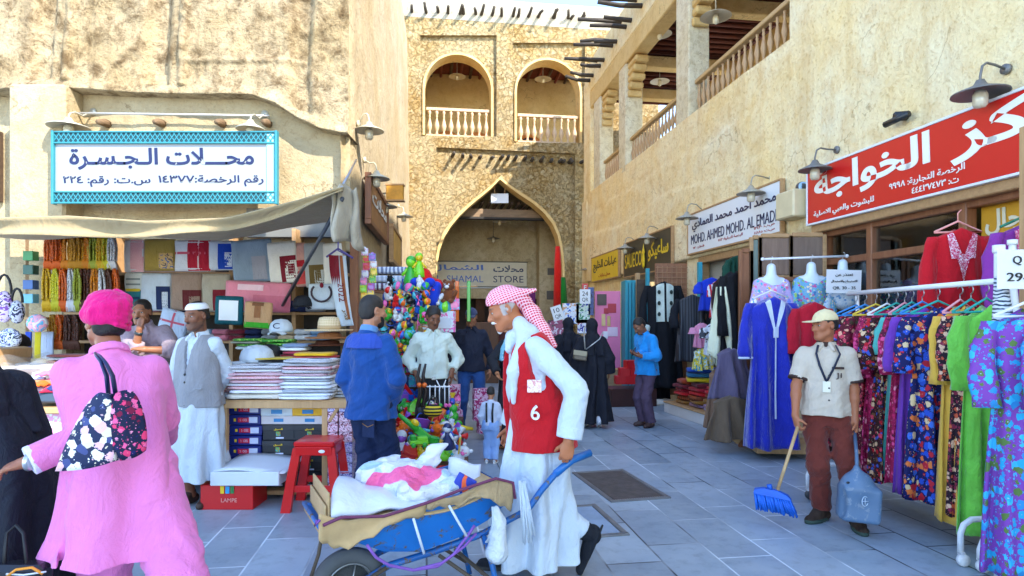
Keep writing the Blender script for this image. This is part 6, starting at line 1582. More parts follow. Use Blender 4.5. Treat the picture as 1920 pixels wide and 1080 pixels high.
# counter on the right of the stall
def counter():
 e=empty('market_counter',(-1.6,5.9,0),'pine framed counter holding scarves above stacked shoe boxes','counter');Y=5.5;z=.89;x0,x1=gx(426,Y),gx(700,Y)
 mb=MB();mb.box(((x0+x1)/2,5.85,z-.025),(x1-x0,.9,.045));mb.box(((x0+x1)/2,5.41,z-.045),(x1-x0,.03,.06));mb.build('top',PINE,e)
 for px in (428,614):mb=MB();mb.box((gx(px,Y),5.44,.42),(.05,.05,.84));mb.build('post',PINE,e)
 mb=MB();a,b=W(618,790,5.43),W(642,752,5.43);mb.box((a+b)/2,(.03,.03,(b-a).length),Matrix.Rotation(math.atan2(b.x-a.x,b.z-a.z),3,'Y'));mb.build('brace',PINE,e)
 mb=MB();mb.box(((x0+x1)/2,5.9,.05),(x1-x0,.8,.04));mb.build('lower_shelf',PINE,e)
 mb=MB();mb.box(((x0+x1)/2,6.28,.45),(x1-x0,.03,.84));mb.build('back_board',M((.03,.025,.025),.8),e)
counter()
# shoe boxes
def carton(c,sx,sy,sz,mat,lab,group,marks=(),cat='box',name='shoe_box',lidm=None,rz=0):
 e=empty(name,c,lab,cat,group);R=rotz(rz);mb=MB();mb.box(Vector(c)+Vector((0,0,sz/2)),(sx,sy,sz),R,0,.004);b=mb.build('carton',mat,e)
 if lidm is not None:mb=MB();mb.box(Vector(c)+Vector((0,0,sz-sz*.17)),(sx+.006,sy+.006,sz*.36),R,0,.003);mb.build('lid',lidm,e)
 for (u,v,w,h,m_,tx) in marks:
  p=Vector(c)+R @ Vector((u*sx,-sy/2-.005,v*sz))
  if tx:letters(tx,p,R @ Vector((1,0,0)),(0,0,1),w*sx,h*sz,m_,b,'lettering',.03,.002)
  else:mb=MB();mb.box(p,(w*sx,.003,h*sz),R,0,.001);mb.build('label',m_,b)
 return e
BLUEB=M(S(24,40,120),.4,var=.1);RLAB=M(S(206,30,60),.4,bump=0);WLAB=M(S(206,214,236),.4,bump=0);YLAB=M(S(236,200,30),.4,bump=0);BKB=M(S(34,36,42),.45,var=.15);MULTI=patches([S(60,160,190),S(90,170,80),S(200,80,60)],60)
Yb=5.62;xb=gx(462,Yb)
for i in range(8):
 pos='bottom' if i==0 else 'top' if i==7 else f'{ORD[i]} from the bottom'
 carton((xb+(i % 3-1)*.006,Yb+.12,.075+i*.094),.295,.3,.088,BLUEB,f'flat blue box with red label, {pos} of the blue column','blue boxes under the counter',[(-.02,.5,.34,.46,RLAB,None),(.28,.5,.26,.6,WLAB,None),(-.02,.5,.22,.25,WLAB,'SHOES'),(-.28,.5,.07,.3,YLAB,None)])
for col,(px,n) in enumerate(((522,4),(580,4))):
 for i in range(n):
  pos=['bottom','second from the bottom','third from the bottom','top'][i];cn=['middle','right'][col]
  carton((gx(px,Yb)+.004*i,Yb+.12,.075+i*.142),.285,.3,.136,BKB,f'black shoe box with yellow letters, {pos} of the {cn} black column','black shoe boxes under the counter',[(.0,.72,.28,.17,YLAB,'السبق'),(0,.42,.14,.3,MULTI,None),(.05,.15,.25,.1,WLAB,None)],lidm=M(S(46,48,54),.4))
 z=.075+4*.142
 carton((gx(px,Yb),Yb+.12,z),.29,.3,.075,M(S(214,206,206),.5),f'pale box on top of the {["middle", "right"][col]} black column','pale boxes under the counter',[(.05,.5,.3,.4,M(S(40,130,190),.4),None)])
 carton((gx(px,Yb),Yb+.11,z+.078),.29,.3,.075,M(S(206,216,222),.5) if col==0 else M(S(236,180,20),.45),['light blue white box right under the counter top','yellow box right under the counter top'][col],'pale boxes under the counter',[(.0,.5,.34,.5,M(S(40,130,190),.4),None)])
 # small patterned packets right of the shoe boxes
PUR=patches([S(120,90,190),S(200,200,230),S(70,50,130)],45);MRN=patches([S(150,40,70),S(230,200,215),S(100,20,50)],45)
for r in range(9):
 for c_ in range(2):
  m_=MRN if r in (0,5,6,7) else PUR;cn='maroon' if m_ is MRN else 'purple'
  carton((gx(633+c_*26,Yb),5.52,.07+r*.089),.115,.2,.085,m_,f'{cn} patterned carton, {ORD[r]} up in the {["inner", "outer"][c_]} carton column behind the stool','small patterned cartons beside the stool',name='small_carton')
  # red stool, white box, red carton
def stool():
 Y=5.12;e=empty('plastic_stool',(gx(580,Y),Y+.1,0),'red plastic stool in front of the shoe boxes','stool');RM=M(S(206,18,18),.32,var=.06,bump=.05,coat=.3);x0,x1=gx(552,Y),gx(624,Y);zt=.575;xb0,xb1=gx(531,Y),gx(640,Y);xc=(x0+x1)/2
 mb=MB();mb.box((xc,Y+.16,zt-.02),(x1-x0+.02,.32,.045),ID3,0,.02);seat=mb.build('seat',RM,e)
 mb=MB();mb.box((xc,Y+.002,zt-.075),(x1-x0-.02,.02,.07));mb.box((xc,Y+.318,zt-.075),(x1-x0-.02,.02,.07));mb.box((x0+.005,Y+.16,zt-.075),(.02,.29,.07));mb.box((x1-.005,Y+.16,zt-.075),(.02,.29,.07));mb.build('apron',RM,e)
 for sx,xa,xb_ in ((-1,x0+.02,xb0+.03),(1,x1-.02,xb1-.03)):
  for sy,ya,yb_ in ((0,Y+.02,Y-.02),(1,Y+.30,Y+.34)):
   mb=MB();ring=lambda x,y,z,w:[Vector((x-w,y-w*.6,z)),Vector((x+w,y-w*.6,z)),Vector((x+w,y+w*.6,z)),Vector((x-w,y+w*.6,z))]
   mb.loft([ring(xa,ya,zt-.05,.034),ring((xa+xb_)/2,(ya+yb_)/2,zt/2,.036),ring(xb_,yb_,0.0,.04)],sm=False);mb.build('leg',RM,e)
 for y in (Y-.005,Y+.325):mb=MB();mb.box((xc,y,.19),(xb1-xb0-.13,.022,.055));mb.build('stretcher',RM,e)
 mb=MB();mb.ball((x1-.09,Y-.009,zt-.075),(.028,.003,.014));mb.build('sticker',WHITE,seat)
stool()
Y=5.2;carton((gx(428,Y),Y+.12,0),.44,.3,.205,M(S(196,20,24),.4,var=.06),'red carton with coloured bars on its front, under the white box','cartons on the ground by the stool',[(.02,.82,.08,.3,M(S(40,150,200),.4),None),(.11,.82,.07,.3,M(S(40,120,60),.4),None),(-.08,.82,.07,.3,YLAB,None),(.05,.40,.3,.16,M(S(230,160,150),.5),'LAMPE')],name='carton_box')
def open_box():
 e=empty('white_box',(gx(468,Y),Y,.21),'flat white cardboard box with open lid resting on the red carton','box');WB=M(S(214,220,226),.6,var=.06);x0,x1=gx(400,Y),gx(528,Y)
 mb=MB();mb.box(((x0+x1)/2,Y+.15,.265),(x1-x0,.42,.115),ID3,0,.006);mb.build('tray',WB,e)
 mb=MB();mb.sheet(lambda u,v:(x0+.01+(x1-x0+.03)*u+.05*v,Y-.05+.42*v,.325+.05*v+.015*math.sin(u*5)),8,5,.006);mb.build('lid',WB,e)
open_box()
# left counter with wrapped goods
def left_table():
 Y=5.45;e=empty('market_table',(-3.6,5.8,0),'long table of wrapped goods under clear plastic at the left','table');zt=1.06;x0,x1=gx(-120,Y),gx(322,Y)
 mb=MB();mb.box(((x0+x1)/2,5.85,zt-.02),(x1-x0,.95,.04));mb.build('top',OAK,e);mb=MB();mb.box(((x0+x1)/2,5.95,.52),(x1-x0-.1,.6,.98));mb.build('cloth_front',M((.04,.035,.035),.8,var=.3),e)
 mb=MB();mb.box((x1-.05,5.42,.52),(.06,.06,1.0));mb.build('leg',OAK,e)
 rr=random.Random(4);cols=[C(70,76,84),C(150,160,168),C(200,206,210),C(120,110,110),C(186,60,60),C(96,104,116),C(210,190,190),C(50,54,62)]
 def top(u,v):x=x0+.05+(x1-x0-.1)*u;y=5.42+.9*v;return Vector((x,y,zt+.13+.05*math.sin(u*23+v*4)*math.sin(v*7+u*11)+.03*math.sin(u*51)-(.12 if v<.04 else 0)))
 for i in range(42):
  u,v=rr.random(),rr.random();x=x0+.15+(x1-x0-.3)*u;y=5.5+.7*v
  slab((x,y,zt+.002+.03*(i % 3)),rr.uniform(.2,.34),rr.uniform(.16,.26),rr.uniform(.03,.06),rr.choice(cols),f'wrapped garment number {i + 1} of the goods under the plastic' if False else 'folded garment lying under the clear plastic on the long table','garment','garments under clear plastic on the long table','folded_garment',rr.uniform(-.5,.5))
 mb=MB();mb.sheet(top,60,16);pl=mb.build('plastic_sheet',film((.5,.54,.58),.13,.1));tag(pl,'crinkled clear plastic sheet covering the long table','plastic sheet')
left_table()
# tray of colourful caps in front of it
e=empty('tray',W(105,745,5.2),'grey plastic tray full of colourful folded caps','tray');Yt=5.2;c=W(108,742,Yt)
mb=MB();mb.box(c,(.36,.26,.09),ID3,0,.015);mb.build('tray_body',M(S(58,74,92),.5),e)
rr=random.Random(9)
for i,(cn,cc,px,py) in enumerate([('pink',S(232,110,150),92,708),('red',S(200,24,40),118,728),('orange',S(226,100,30),76,728),('white and blue',S(190,200,226),70,716),('navy',S(30,50,110),105,736),('purple',S(150,110,190),58,730),('rose',S(226,130,160),112,715),('crimson',S(190,20,60),98,738),('sky blue',S(120,160,210),128,738),('pale pink',S(236,180,196),84,738)]):
 c=W(px,py,Yt+rr.uniform(-.08,.05));mb=MB();mb.sheet(lambda u,v:c+rotz(i*.7) @ Vector(((u-.5)*.15,(v-.5)*.12,.03+.035*math.sin(u*3.1)*math.sin(v*3.1)+.008*math.sin(u*12))),8,8,.012);tag(mb.build('knitted_cap',cloth(cc,.2)),f'{cn} folded cap in the grey tray','cap','folded caps in the grey tray')
mb=MB();c=W(95,790,5.25);mb.box(c,(.5,.3,.26),ID3,0,.01);tag(mb.build('storage_box',patches([S(230,230,232),S(226,150,190),S(220,220,226)],12)),'white and pink storage box below the grey tray','box')
mb=MB();c=W(95,765,5.2);mb.box(c,(.56,.34,.05),ID3,0,.008);tag(mb.build('wooden_board',PINE),'pale wooden board carrying the grey tray','board')
# bags and trinkets at the far left
rr=random.Random(5)
def pouch(px,py,w,h,mat,lab,Y=6.2,strap=True):
 p=W(px,py,Y);s_=Y/F;e=empty('handbag',p,lab,'bag','bags hung at the left end of the stall');mb=MB();mb.ball(p+Vector((0,0,0)),(w*s_/2,.06,h*s_/2),ID3,16);mb.build('bag_body',mat,e)
 if strap:mb=MB();mb.tube([p+Vector((math.cos(t)*w*s_*.4,0,h*s_*.4+math.sin(t)*h*s_*.6)) for t in np.linspace(0,math.pi,9)],.012,6);mb.build('strap',BLACK,e)
pouch(8,575,34,60,patches([S(120,60,160),S(220,200,230),S(40,20,60)],22),'purple patterned bag at the left edge');pouch(32,585,26,44,patches([S(30,36,80),S(200,204,220),S(20,20,40)],20),'navy and white small bag beside the purple bag');pouch(18,635,44,40,patches([S(40,60,130),S(220,224,236),S(20,26,60)],30),'blue printed pouch under the purple bag',strap=False)
pouch(70,606,40,34,patches([S(90,180,220),S(240,170,190),S(240,240,244)],14),'blue pink and white sun visor bag on the rack',6.9,False);
for i,(px,c) in enumerate([(54,S(60,90,190)),(72,S(220,200,40)),(84,S(196,204,220)),(95,S(180,190,210))]):
 mb=MB()
 for k in range(5):mb.tube([W(px+k*2-4,622,7.0),W(px+k*2-5,650,7.0),W(px+k*2.4-5,672,7.0)],.012,6)
 tag(mb.build('cord_bundle',cloth(c,.15)),['blue','yellow','white','pale grey'][i]+' bundle of cords hanging below the visor bag','cords','cord bundles at the left of the stall')
mb=MB();mb.box(W(66,597,7.1),(.36,.3,.03));mb.build('shelf_edge',PINE,None);
tag(bpy.data.objects[-1] if False else COL.objects[-1],'short wooden shelf above the cord bundles','shelf')
mb=MB();mb.box(W(8,700,6.0),(.10,.5,.5),Matrix.Rotation(.15,3,'Y'));tag(mb.build('picture_frame',PINE),'pale wooden frame leaning at the left edge of the table','frame')
for i,(py,c) in enumerate([(480,S(60,150,90)),(506,S(40,90,80)),(534,S(60,100,160)),(560,S(110,180,200))]):
 mb=MB();mb.box(W(58,py,7.4),(.12,.1,.11));tag(mb.build('small_box',M(c,.4,var=.2)),['green','dark green','blue','turquoise'][i]+' small box on the narrow side shelf left of the beads','box','small boxes left of the beads')
for i,c in enumerate([S(190,180,160),S(170,60,50),S(206,200,196),S(150,70,60)]):
 slab((gx(150,6.3),6.3,1.12+i*.03),.5,.3,.028,C(*[int(255*x**.45) for x in c]),['beige','brick red','pale grey','rust'][i]+' flat book sized packet in the low pile behind the pink man','packet','flat packets behind the pink man','flat_packet')
mb=MB();mb.box((gx(282,6.0),5.98,1.115),(1.1,.5,.05));mb.box((gx(282,6.0),5.98,.55),(.9,.4,1.08));tag(mb.build('till_counter',M(S(150,40,30),.5)),'reddish counter top the stall keeper leans on','counter')
for r,(py,Y) in enumerate(((588,7.72),(640,7.7),(515,7.74))):
 for i in range(13):
  px=238+i*30+(r*9);
  if r==2 and px<440:continue
  cn,cc=[('white',S(214,218,224)),('grey',S(140,146,154)),('wine',S(120,30,50)),('sky blue',S(130,170,206)),('beige',S(196,176,146)),('navy',S(36,48,90)),('rose',S(206,120,140))][(i*3+r*2) % 7]
  for k in range(2):slab((gx(px,Y),Y-.12,W(0,py,7.75).z+.02+k*.07),.19,.22,.066,cloth(mul(cc,1-.2*k),.2),f'{cn} folded shirt, {["under", "upper"][k]} of pair {ORD[i]} on the {["middle", "low", "high"][r]} back shelf','shirt','folded shirts on the back shelves','folded_shirt',.04*((i+k) % 3-1))
  # ================================================================== TOY STALL
TC={'red':S(214,24,24),'yellow':S(240,200,20),'blue':S(24,90,196),'green':S(50,170,50),'orange':S(240,110,20),'pink':S(236,100,170),'white':S(220,222,226),'purple':S(150,80,190),'turquoise':S(70,180,196),'lime':S(130,220,40),'navy':S(24,36,90),'black':S(24,24,28),'brown':S(120,66,34)}
def tm(c):return M(TC[c],.3,var=.08,bump=.1,coat=.3)
_TP={}
def toymesh(kind,c,c2):
 k=(kind,c,c2)
 if k in _TP:return _TP[k]
 mb=MB()
 if kind=='ball':
  mb.ball((0,0,.05),.05,ID3,20)
  for i,f in enumerate(mb.F):
   z=np.mean([mb.V[q].z for q in f]);a=math.atan2(np.mean([mb.V[q].y for q in f]),np.mean([mb.V[q].x for q in f]));mb.mi[i]=int((a+3.2)/1.05) % 2
 elif kind=='duck':
  mb.ball((0,0,.045),(.06,.045,.042),ID3,14);mb.ball((-.035,0,.095),.032,ID3,14);mb.ball((-.07,0,.09),(.018,.014,.008),ID3,10,1);mb.ball((.05,0,.065),(.025,.02,.02),ID3,10)
  for s_ in (-1,1):mb.ball((-.055,.02*s_,.105),.006,ID3,8,1);mb.ball((.01,.042*s_,.05),(.03,.012,.022),ID3,10)
 elif kind=='doll':
  mb.lathe([(.05,0),(.038,.05),(.02,.10),(.018,.12)],(0,0,0),ID3,14);mb.ball((0,0,.145),.028,ID3,14,1);mb.ball((0,.006,.155),.030,ID3,12)
  for s_ in (-1,1):mb.tube([(.018*s_,0,.11),(.05*s_,-.01,.07)],.009,7,1)
 elif kind=='truck':
  mb.box((0,0,.045),(.16,.07,.035),ID3,0,.006);mb.box((-.05,0,.085),(.055,.065,.05),ID3,1,.01);mb.box((.03,0,.075),(.09,.07,.03),ID3,0,.005)
  for x in (-.05,.05):
   for y in (-.036,.036):mb.lathe([(.0,-.008),(.022,-.008),(.022,.008),(0,.008)],(x,y,.022),Matrix.Rotation(rad(90),3,'X'),12,1)
 elif kind=='gun':
  mb.tube([(-.13,0,.04),(.02,0,.04)],[.012,.02],8);mb.box((.06,0,.04),(.10,.03,.05),ID3,0,.008);mb.box((.09,0,-.01+.01),(.03,.025,.07),Matrix.Rotation(.3,3,'Y'),1,.006);mb.ball((-.02,0,.065),(.03,.02,.02),ID3,10,1)
 elif kind=='rattle':
  mb.ball((0,0,.06),.04,ID3,14);mb.tube([(0,0,.02),(0,0,-.06)],.009,8,1);mb.ball((0,0,-.065),.016,ID3,8,1);mb.lathe([(.04,-.006),(.046,0),(.04,.006)],(0,0,.06),ID3,16,1)
 elif kind=='bucket':
  mb.lathe([(.035,0),(.055,.09),(.06,.092),(.06,.098),(.05,.095),(.034,.01)],(0,0,0),ID3,18);mb.tube([(.058*math.cos(t),0,.09+.055*math.sin(t)) for t in np.linspace(0,math.pi,9)],.004,6,1)
 elif kind=='sword':
  mb.box((0,0,.13),(.022,.008,.22),ID3,0,.003);mb.box((0,0,.01),(.08,.014,.016),ID3,1,.004);mb.tube([(0,0,0),(0,0,-.06)],.01,7,1)
 elif kind=='plush':
  mb.ball((0,0,.06),(.055,.045,.06),ID3,14);mb.ball((0,-.005,.14),(.048,.042,.042),ID3,14);mb.ball((0,-.045,.13),(.02,.015,.015),ID3,10,1)
  for s_ in (-1,1):mb.ball((.036*s_,0,.178),.016,ID3,10);mb.ball((.055*s_,-.02,.075),(.02,.018,.036),Matrix.Rotation(.6*s_,3,'Y'),10);mb.ball((.03*s_,-.035,.02),(.02,.034,.018),ID3,10);mb.ball((.017*s_,-.043,.15),.006,ID3,8,1)
 elif kind=='pack':
  mb.box((0,0,.07),(.13,.035,.14),ID3,0,.004);mb.box((0,-.02,.06),(.09,.012,.07),ID3,1,.008);mb.box((0,.0,.15),(.05,.006,.03),ID3,1,.002)
 elif kind=='windmill':
  for i in range(5):
   a=i*1.2566;mb.sheet(lambda u,v:(.06*v*math.cos(a+u*.8),-.012*math.sin(u*3)*v,.10+.06*v*math.sin(a+u*.8)),4,3,.001,i % 2)
  mb.tube([(0,.005,.10),(0,.01,-.04)],.004,6,1);mb.ball((0,-.012,.10),.01,ID3,8,1)
 mats=[cloth(TC[c],.15),tm(c2)] if kind=='plush' else ([patches([TC[c],TC[c2],mul(TC[c],1.5)],24),tm(c2)] if kind=='pack' else [tm(c),tm(c2)])
 me=raw_mesh('toy_'+kind,mb.V,mb.F,mats,mb.sm,mb.mi);_TP[k]=me;return me
TN={'ball':'toy_ball','duck':'toy_duck','doll':'toy_doll','truck':'toy_truck','gun':'toy_gun','rattle':'toy_rattle','bucket':'toy_bucket','sword':'toy_sword','plush':'plush_toy','pack':'toy_pack','windmill':'toy_windmill'}
TL={'ball':'ball','duck':'toy duck','doll':'doll','truck':'toy truck','gun':'toy water gun','rattle':'rattle','bucket':'toy bucket','sword':'toy sword','plush':'plush toy','pack':'carded toy pack','windmill':'toy windmill'}
_seen={}
def toy(kind,c,c2,loc,sc=1.0,rot=(0,0,0),where='',group='toys heaped at the toy stall'):
 o=link(TN[kind],toymesh(kind,c,c2),None,loc);o.scale=(sc,)*3;o.rotation_euler=rot
 lab=f'{c} and {c2} {TL[kind]} {where}' if c!=c2 else f'{c} {TL[kind]} {where}'
 n=_seen.get(lab,0);_seen[lab]=n+1
 tag(o,lab+(f', {ORD[n]} from the left' if n else ''),'toy',group);return o
rt=random.Random(21);kinds=list(TN);cl=['red','yellow','blue','green','orange','pink','white','turquoise','lime','purple']
# low wooden display boxes carrying the heap
def toy_box(px0,px1,Y,z,d,lab,mat):
 x0,x1=gx(px0,Y),gx(px1,Y);e=empty('toy_bin',((x0+x1)/2,Y+d/2,0),lab,'display bin');mb=MB();mb.box(((x0+x1)/2,Y+d/2,z/2),(x1-x0,d,z),ID3,0,.008);mb.build('bin',mat,e)
 mb=MB();mb.box(((x0+x1)/2,Y-.012,z-.02),(x1-x0+.02,.03,.05));mb.build('front_rail',M(S(190,24,24),.4),e);return x0,x1
toy_box(740,868,6.05,.16,.75,'low bin in front filled with bright plastic toys',M(S(120,84,60),.7,var=.3))
toy_box(748,862,6.9,.42,.55,'middle step of the toy display behind the front bin',M(S(90,60,44),.7,var=.3))
toy_box(690,790,7.6,.95,.8,'high step of the toy display behind the denim man',M(S(70,50,44),.7,var=.3))
heap=[]
for row,(Y,z,n,x0,x1,wh) in enumerate([(6.12,.17,8,745,866,'in the front row of the toy bin'),(6.3,.25,8,748,866,'in the second row of the toy bin'),(6.5,.30,8,750,862,'in the third row of the toy bin'),(6.7,.34,7,750,858,'in the back row of the toy bin'),(6.95,.43,6,752,862,'on the front edge of the middle step'),(7.2,.45,6,752,860,'on the middle step by the pale shirt man')]):
 for i in range(n):
  k=rt.choice(['ball','duck','doll','truck','gun','rattle','bucket','sword','plush','plush','duck','windmill']);c,c2=rt.sample(cl,2);px=x0+(i+.5+rt.uniform(-.3,.3))*(x1-x0)/n
  toy(k,c,c2,(gx(px,Y),Y+rt.uniform(-.06,.06),z+rt.uniform(0,.08)),rt.uniform(1.2,1.9),(rt.uniform(-.9,.5),rt.uniform(-.8,.8),rt.uniform(-3,3)),wh)
  # green truck like toy and long green-yellow water gun from the photo
toy('gun','green','yellow',W(770,812,6.0),1.6,(0,.7,.1),'leaning low at the left of the front bin');toy('truck','lime','green',W(785,838,5.95),1.1,(0,0,.3),'in front of the bin beside the white bundle');toy('doll','navy','white',W(842,840,5.95),1.35,(.2,0,-.4),'at the right end of the front bin')
# hanging cluster of balls in nets
for r in range(11):
 for c_ in range(9):
  px=724+c_*9.4+(r % 2)*4+rt.uniform(-2,2);py=538+r*14.5+rt.uniform(-4,4)
  if px>798 and r>4:continue
  c,c2=rt.sample(['red','yellow','blue','white','green','orange','navy','turquoise','pink','black'],2);k=rt.choice(['ball','ball','ball','ball','duck','rattle','windmill','plush'])
  toy(k,c,c2,W(px,py,7.5-.02*r+rt.uniform(-.08,.08))-Vector((0,0,.05)),rt.uniform(.75,1.2),(rt.uniform(-1,1)*(k=='ball'),rt.uniform(-.6,.6),rt.uniform(-3,3) if k=='ball' else rt.uniform(.8,2.2)),f'in the {ORD[r]} row of the hanging nets','toys hanging in nets')
mb=MB()
for i in range(9):mb.tube([W(724+i*10,520,7.95),W(726+i*10,610,7.98),W(725+i*10,700,7.95)],.004,5)
tag(mb.build('ball_net',M(S(190,190,60),.6)),'net cords behind the hanging toys','net')
# strips of small toys on the wall side, packets and shelf goods
for j,(px,y0,y1) in enumerate(((684,465,590),(698,475,600))):
 for i in range(9):
  c,c2=rt.sample(cl,2);toy('pack',c,c2,W(px+3*math.sin(i),y0+i*(y1-y0)/9+14,7.4),.62,(0,0,.2),f'{ORD[i]} down in the {["inner", "outer"][j]} strip','hanging strips of toy packs')
for r,(py,Y) in enumerate(((672,7.5),(698,7.4),(725,7.3),(752,7.2))):
 for i in range(4):
  c,c2=rt.sample(['blue','turquoise','white','navy','red','black','purple'],2);toy('pack',c,c2,W(750+i*11,py,Y),.85,(.1,0,rt.uniform(-.3,.3)),f'on the {ORD[r]} rack ledge','carded toys on the rack')
for i,(px,py,c,c2,k,s_,wh) in enumerate([(803,585,'yellow','turquoise','windmill',2.6,'with a pale blue hub beside the pale shirt man'),(815,560,'white','red','plush',1.5,'hanging above the pale shirt man'),(834,572,'turquoise','lime','ball',1.7,'hanging right of the pale shirt man'),(836,606,'pink','white','pack',1.9,'large in clear film between the two men'),(852,572,'turquoise','pink','pack',1.0,'near the shoulder of the dark shirt man'),(786,505,'lime','yellow','doll',1.7,'inflated, hanging high by the stone wall'),(770,520,'green','lime','doll',2.2,'inflated, hanging lower by the stone wall'),(735,555,'blue','yellow','ball',2.4,'striped like a beach ball above the denim man'),(742,600,'blue','navy','plush',1.8,'large beside the bearded face'),(750,660,'red','white','plush',1.3,'hanging low beside the bearded face'),(778,668,'orange','yellow','plush',1.2,'hanging under the ball nets'),(762,654,'turquoise','white','rattle',2.2,'round like a clock under the ball nets'),(842,555,'brown','white','plush',1.6,'brown bear head above the right of the toy stall')]):
 toy(k,c,c2,W(px,py,7.75)-Vector((0,0,.06*s_)),s_,(0,0,.3*(i % 3-1)),wh,'large toys hung up at the toy stall')
 # big red and blue stuffed toy (plain shapes)
e=empty('plush_toy',W(796,560,7.8),'big red and blue stuffed toy hung high at the toy stall','toy');RDC,BLC=cloth(TC['red'],.12),cloth(S(24,60,190),.12);Y=7.8
q=SDF(.014);c0=W(795,535,Y)
for dx,dz,r in ((0,.0,.14),(-.16,.04,.08),(.16,.0,.085),(0,.13,.09)):q.ell(c0+Vector((dx,0,dz)),(r,r*.8,r),None,.05)
q.mesh('stuffed_body',RDC,e)
q=SDF(.014);q.cone(c0+Vector((-.19,-.06,-.02)),c0+Vector((-.15,-.10,-.20)),.07,.06,.04);q.cone(c0+Vector((.16,-.06,-.02)),c0+Vector((.13,-.10,-.20)),.07,.06,.04);q.cone(c0+Vector((-.10,-.08,-.2)),c0+Vector((.10,-.08,-.2)),.075,.075,.05);q.mesh('stuffed_arm',BLC,e)
for s_ in (-1,1):q=SDF(.012);q.ell(c0+Vector((.09*s_,-.12,.03)),(.07,.05,.06),None,.02);q.mesh('stuffed_paw',BLC,e)
# rods with hanging ribbons and swords
for px,c in ((848,'orange'),(857,'orange'),(879,'green')):
 mb=MB();mb.box(W(px,565,8.4),(.05,.03,.55),ID3,0,.01);tag(mb.build('toy_sword',tm(c)),{848:'orange plastic sword hanging left under the rod',857:'orange plastic sword hanging next to the green one',879:'green plastic sword hanging under the rod'}[px],'toy','swords hanging under the rod')
mb=MB();mb.tube([W(820,538,8.4),W(895,537,8.4)],.014,6);tag(mb.build('display_rod',PINE),'thin wooden rod above the toy swords','rod')
# dumb-bell like pom pom toys and bows in front of the pale shirt man
e=empty('toy_stand',W(822,740,6.55),'white wire stand with pink and green balls on rods','toy stand');mb=MB()
for px in (806,816,824,834,842):mb.tube([W(px,722,6.55),W(px,758,6.55)],.006,6)
mb.tube([W(800,725,6.55),W(846,725,6.55)],.008,6);mb.tube([W(818,712,6.55),W(826,728,6.55)],.006,6);mb.tube([W(836,712,6.55),W(830,728,6.55)],.006,6);mb.build('wire_frame',WHITE,e)
for px,c in ((806,'purple'),(817,'pink'),(826,'green'),(836,'pink'),(843,'pink')):mb=MB();mb.ball(W(px,760,6.55),.022,ID3,12);mb.build('ball',tm(c),e)
for i,px in enumerate((786,796)):
 e=empty('toy_bow',W(px,760,6.6),['dark toy bow standing left in front of the pale shirt man','dark toy bow beside the wire stand with balls'][i],'toy','dark toy bows');mb=MB();mb.tube([W(px+2,682,6.6),W(px-3,705,6.6),W(px+3,735,6.6),W(px-5,770,6.6),W(px+2,795,6.6)],[.012,.02,.026,.02,.012],7);mb.build('bow_limb',M(S(40,26,22),.4),e)
 mb=MB();mb.ball(W(px,722,6.58),.028,ID3,10);mb.build('grip',tm('orange'),e);mb=MB();mb.ball(W(px,775,6.57),(.05,.02,.07),ID3,12);mb.build('bow_base',M(S(30,26,26),.5),e)
e=empty('toy_bag',W(812,775,6.5),'yellow and black striped round bag among the toys','toy');mb=MB();mb.ball(W(812,770,6.5),(.10,.06,.07),ID3,16);mb.build('bag_body',stripes(S(226,196,40),S(30,28,26),9,'Z'),e);mb=MB();mb.tube([W(800+24*t,765-22*math.sin(math.pi*t),6.5) for t in np.linspace(0,1,7)],.01,6);mb.build('handle',BLK,e)
# pink boxed dolls behind the men, pale bedding packs above
for i,(px,py) in enumerate(((846,742),(846,768),(850,790),(904,758),(912,782))):
 mb=MB();mb.box(W(px,py,8.2),(.24,.12,.30 if i<3 else .42),rotz(.1*i),0,.004);b=mb.build('doll_box',patches([S(236,110,170),S(246,200,222),S(190,40,110),S(250,240,246)],14));tag(b,['pink doll box at waist height beside the pale shirt man','pink doll box below the first, beside the striped bag','pink doll box standing lowest by the pale shirt man','pink doll box seen between the legs of the dark shirt man, upper','pink doll box on the ground by the dark shirt man'][i],'box','pink doll boxes')
for i,py in enumerate((508,524,538)):
 mb=MB();mb.box(W(732,py,8.0),(.48,.3,.085),rotz(.05*i),0,.02);tag(mb.build('bedding_pack',stripes(S(216,220,230),[S(120,130,160),S(176,186,206),S(90,60,90)][i],6,'X',dist=3)),['pale blue striped','grey striped','plum edged'][i]+' folded pack on the plank above the ball nets','pack','folded packs above the ball nets')
mb=MB();mb.box(W(752,552,8.0),(.72,.3,.04),Matrix.Rotation(.12,3,'Y'));tag(mb.build('plank',BROWN),'brown plank over the hanging balls','plank')
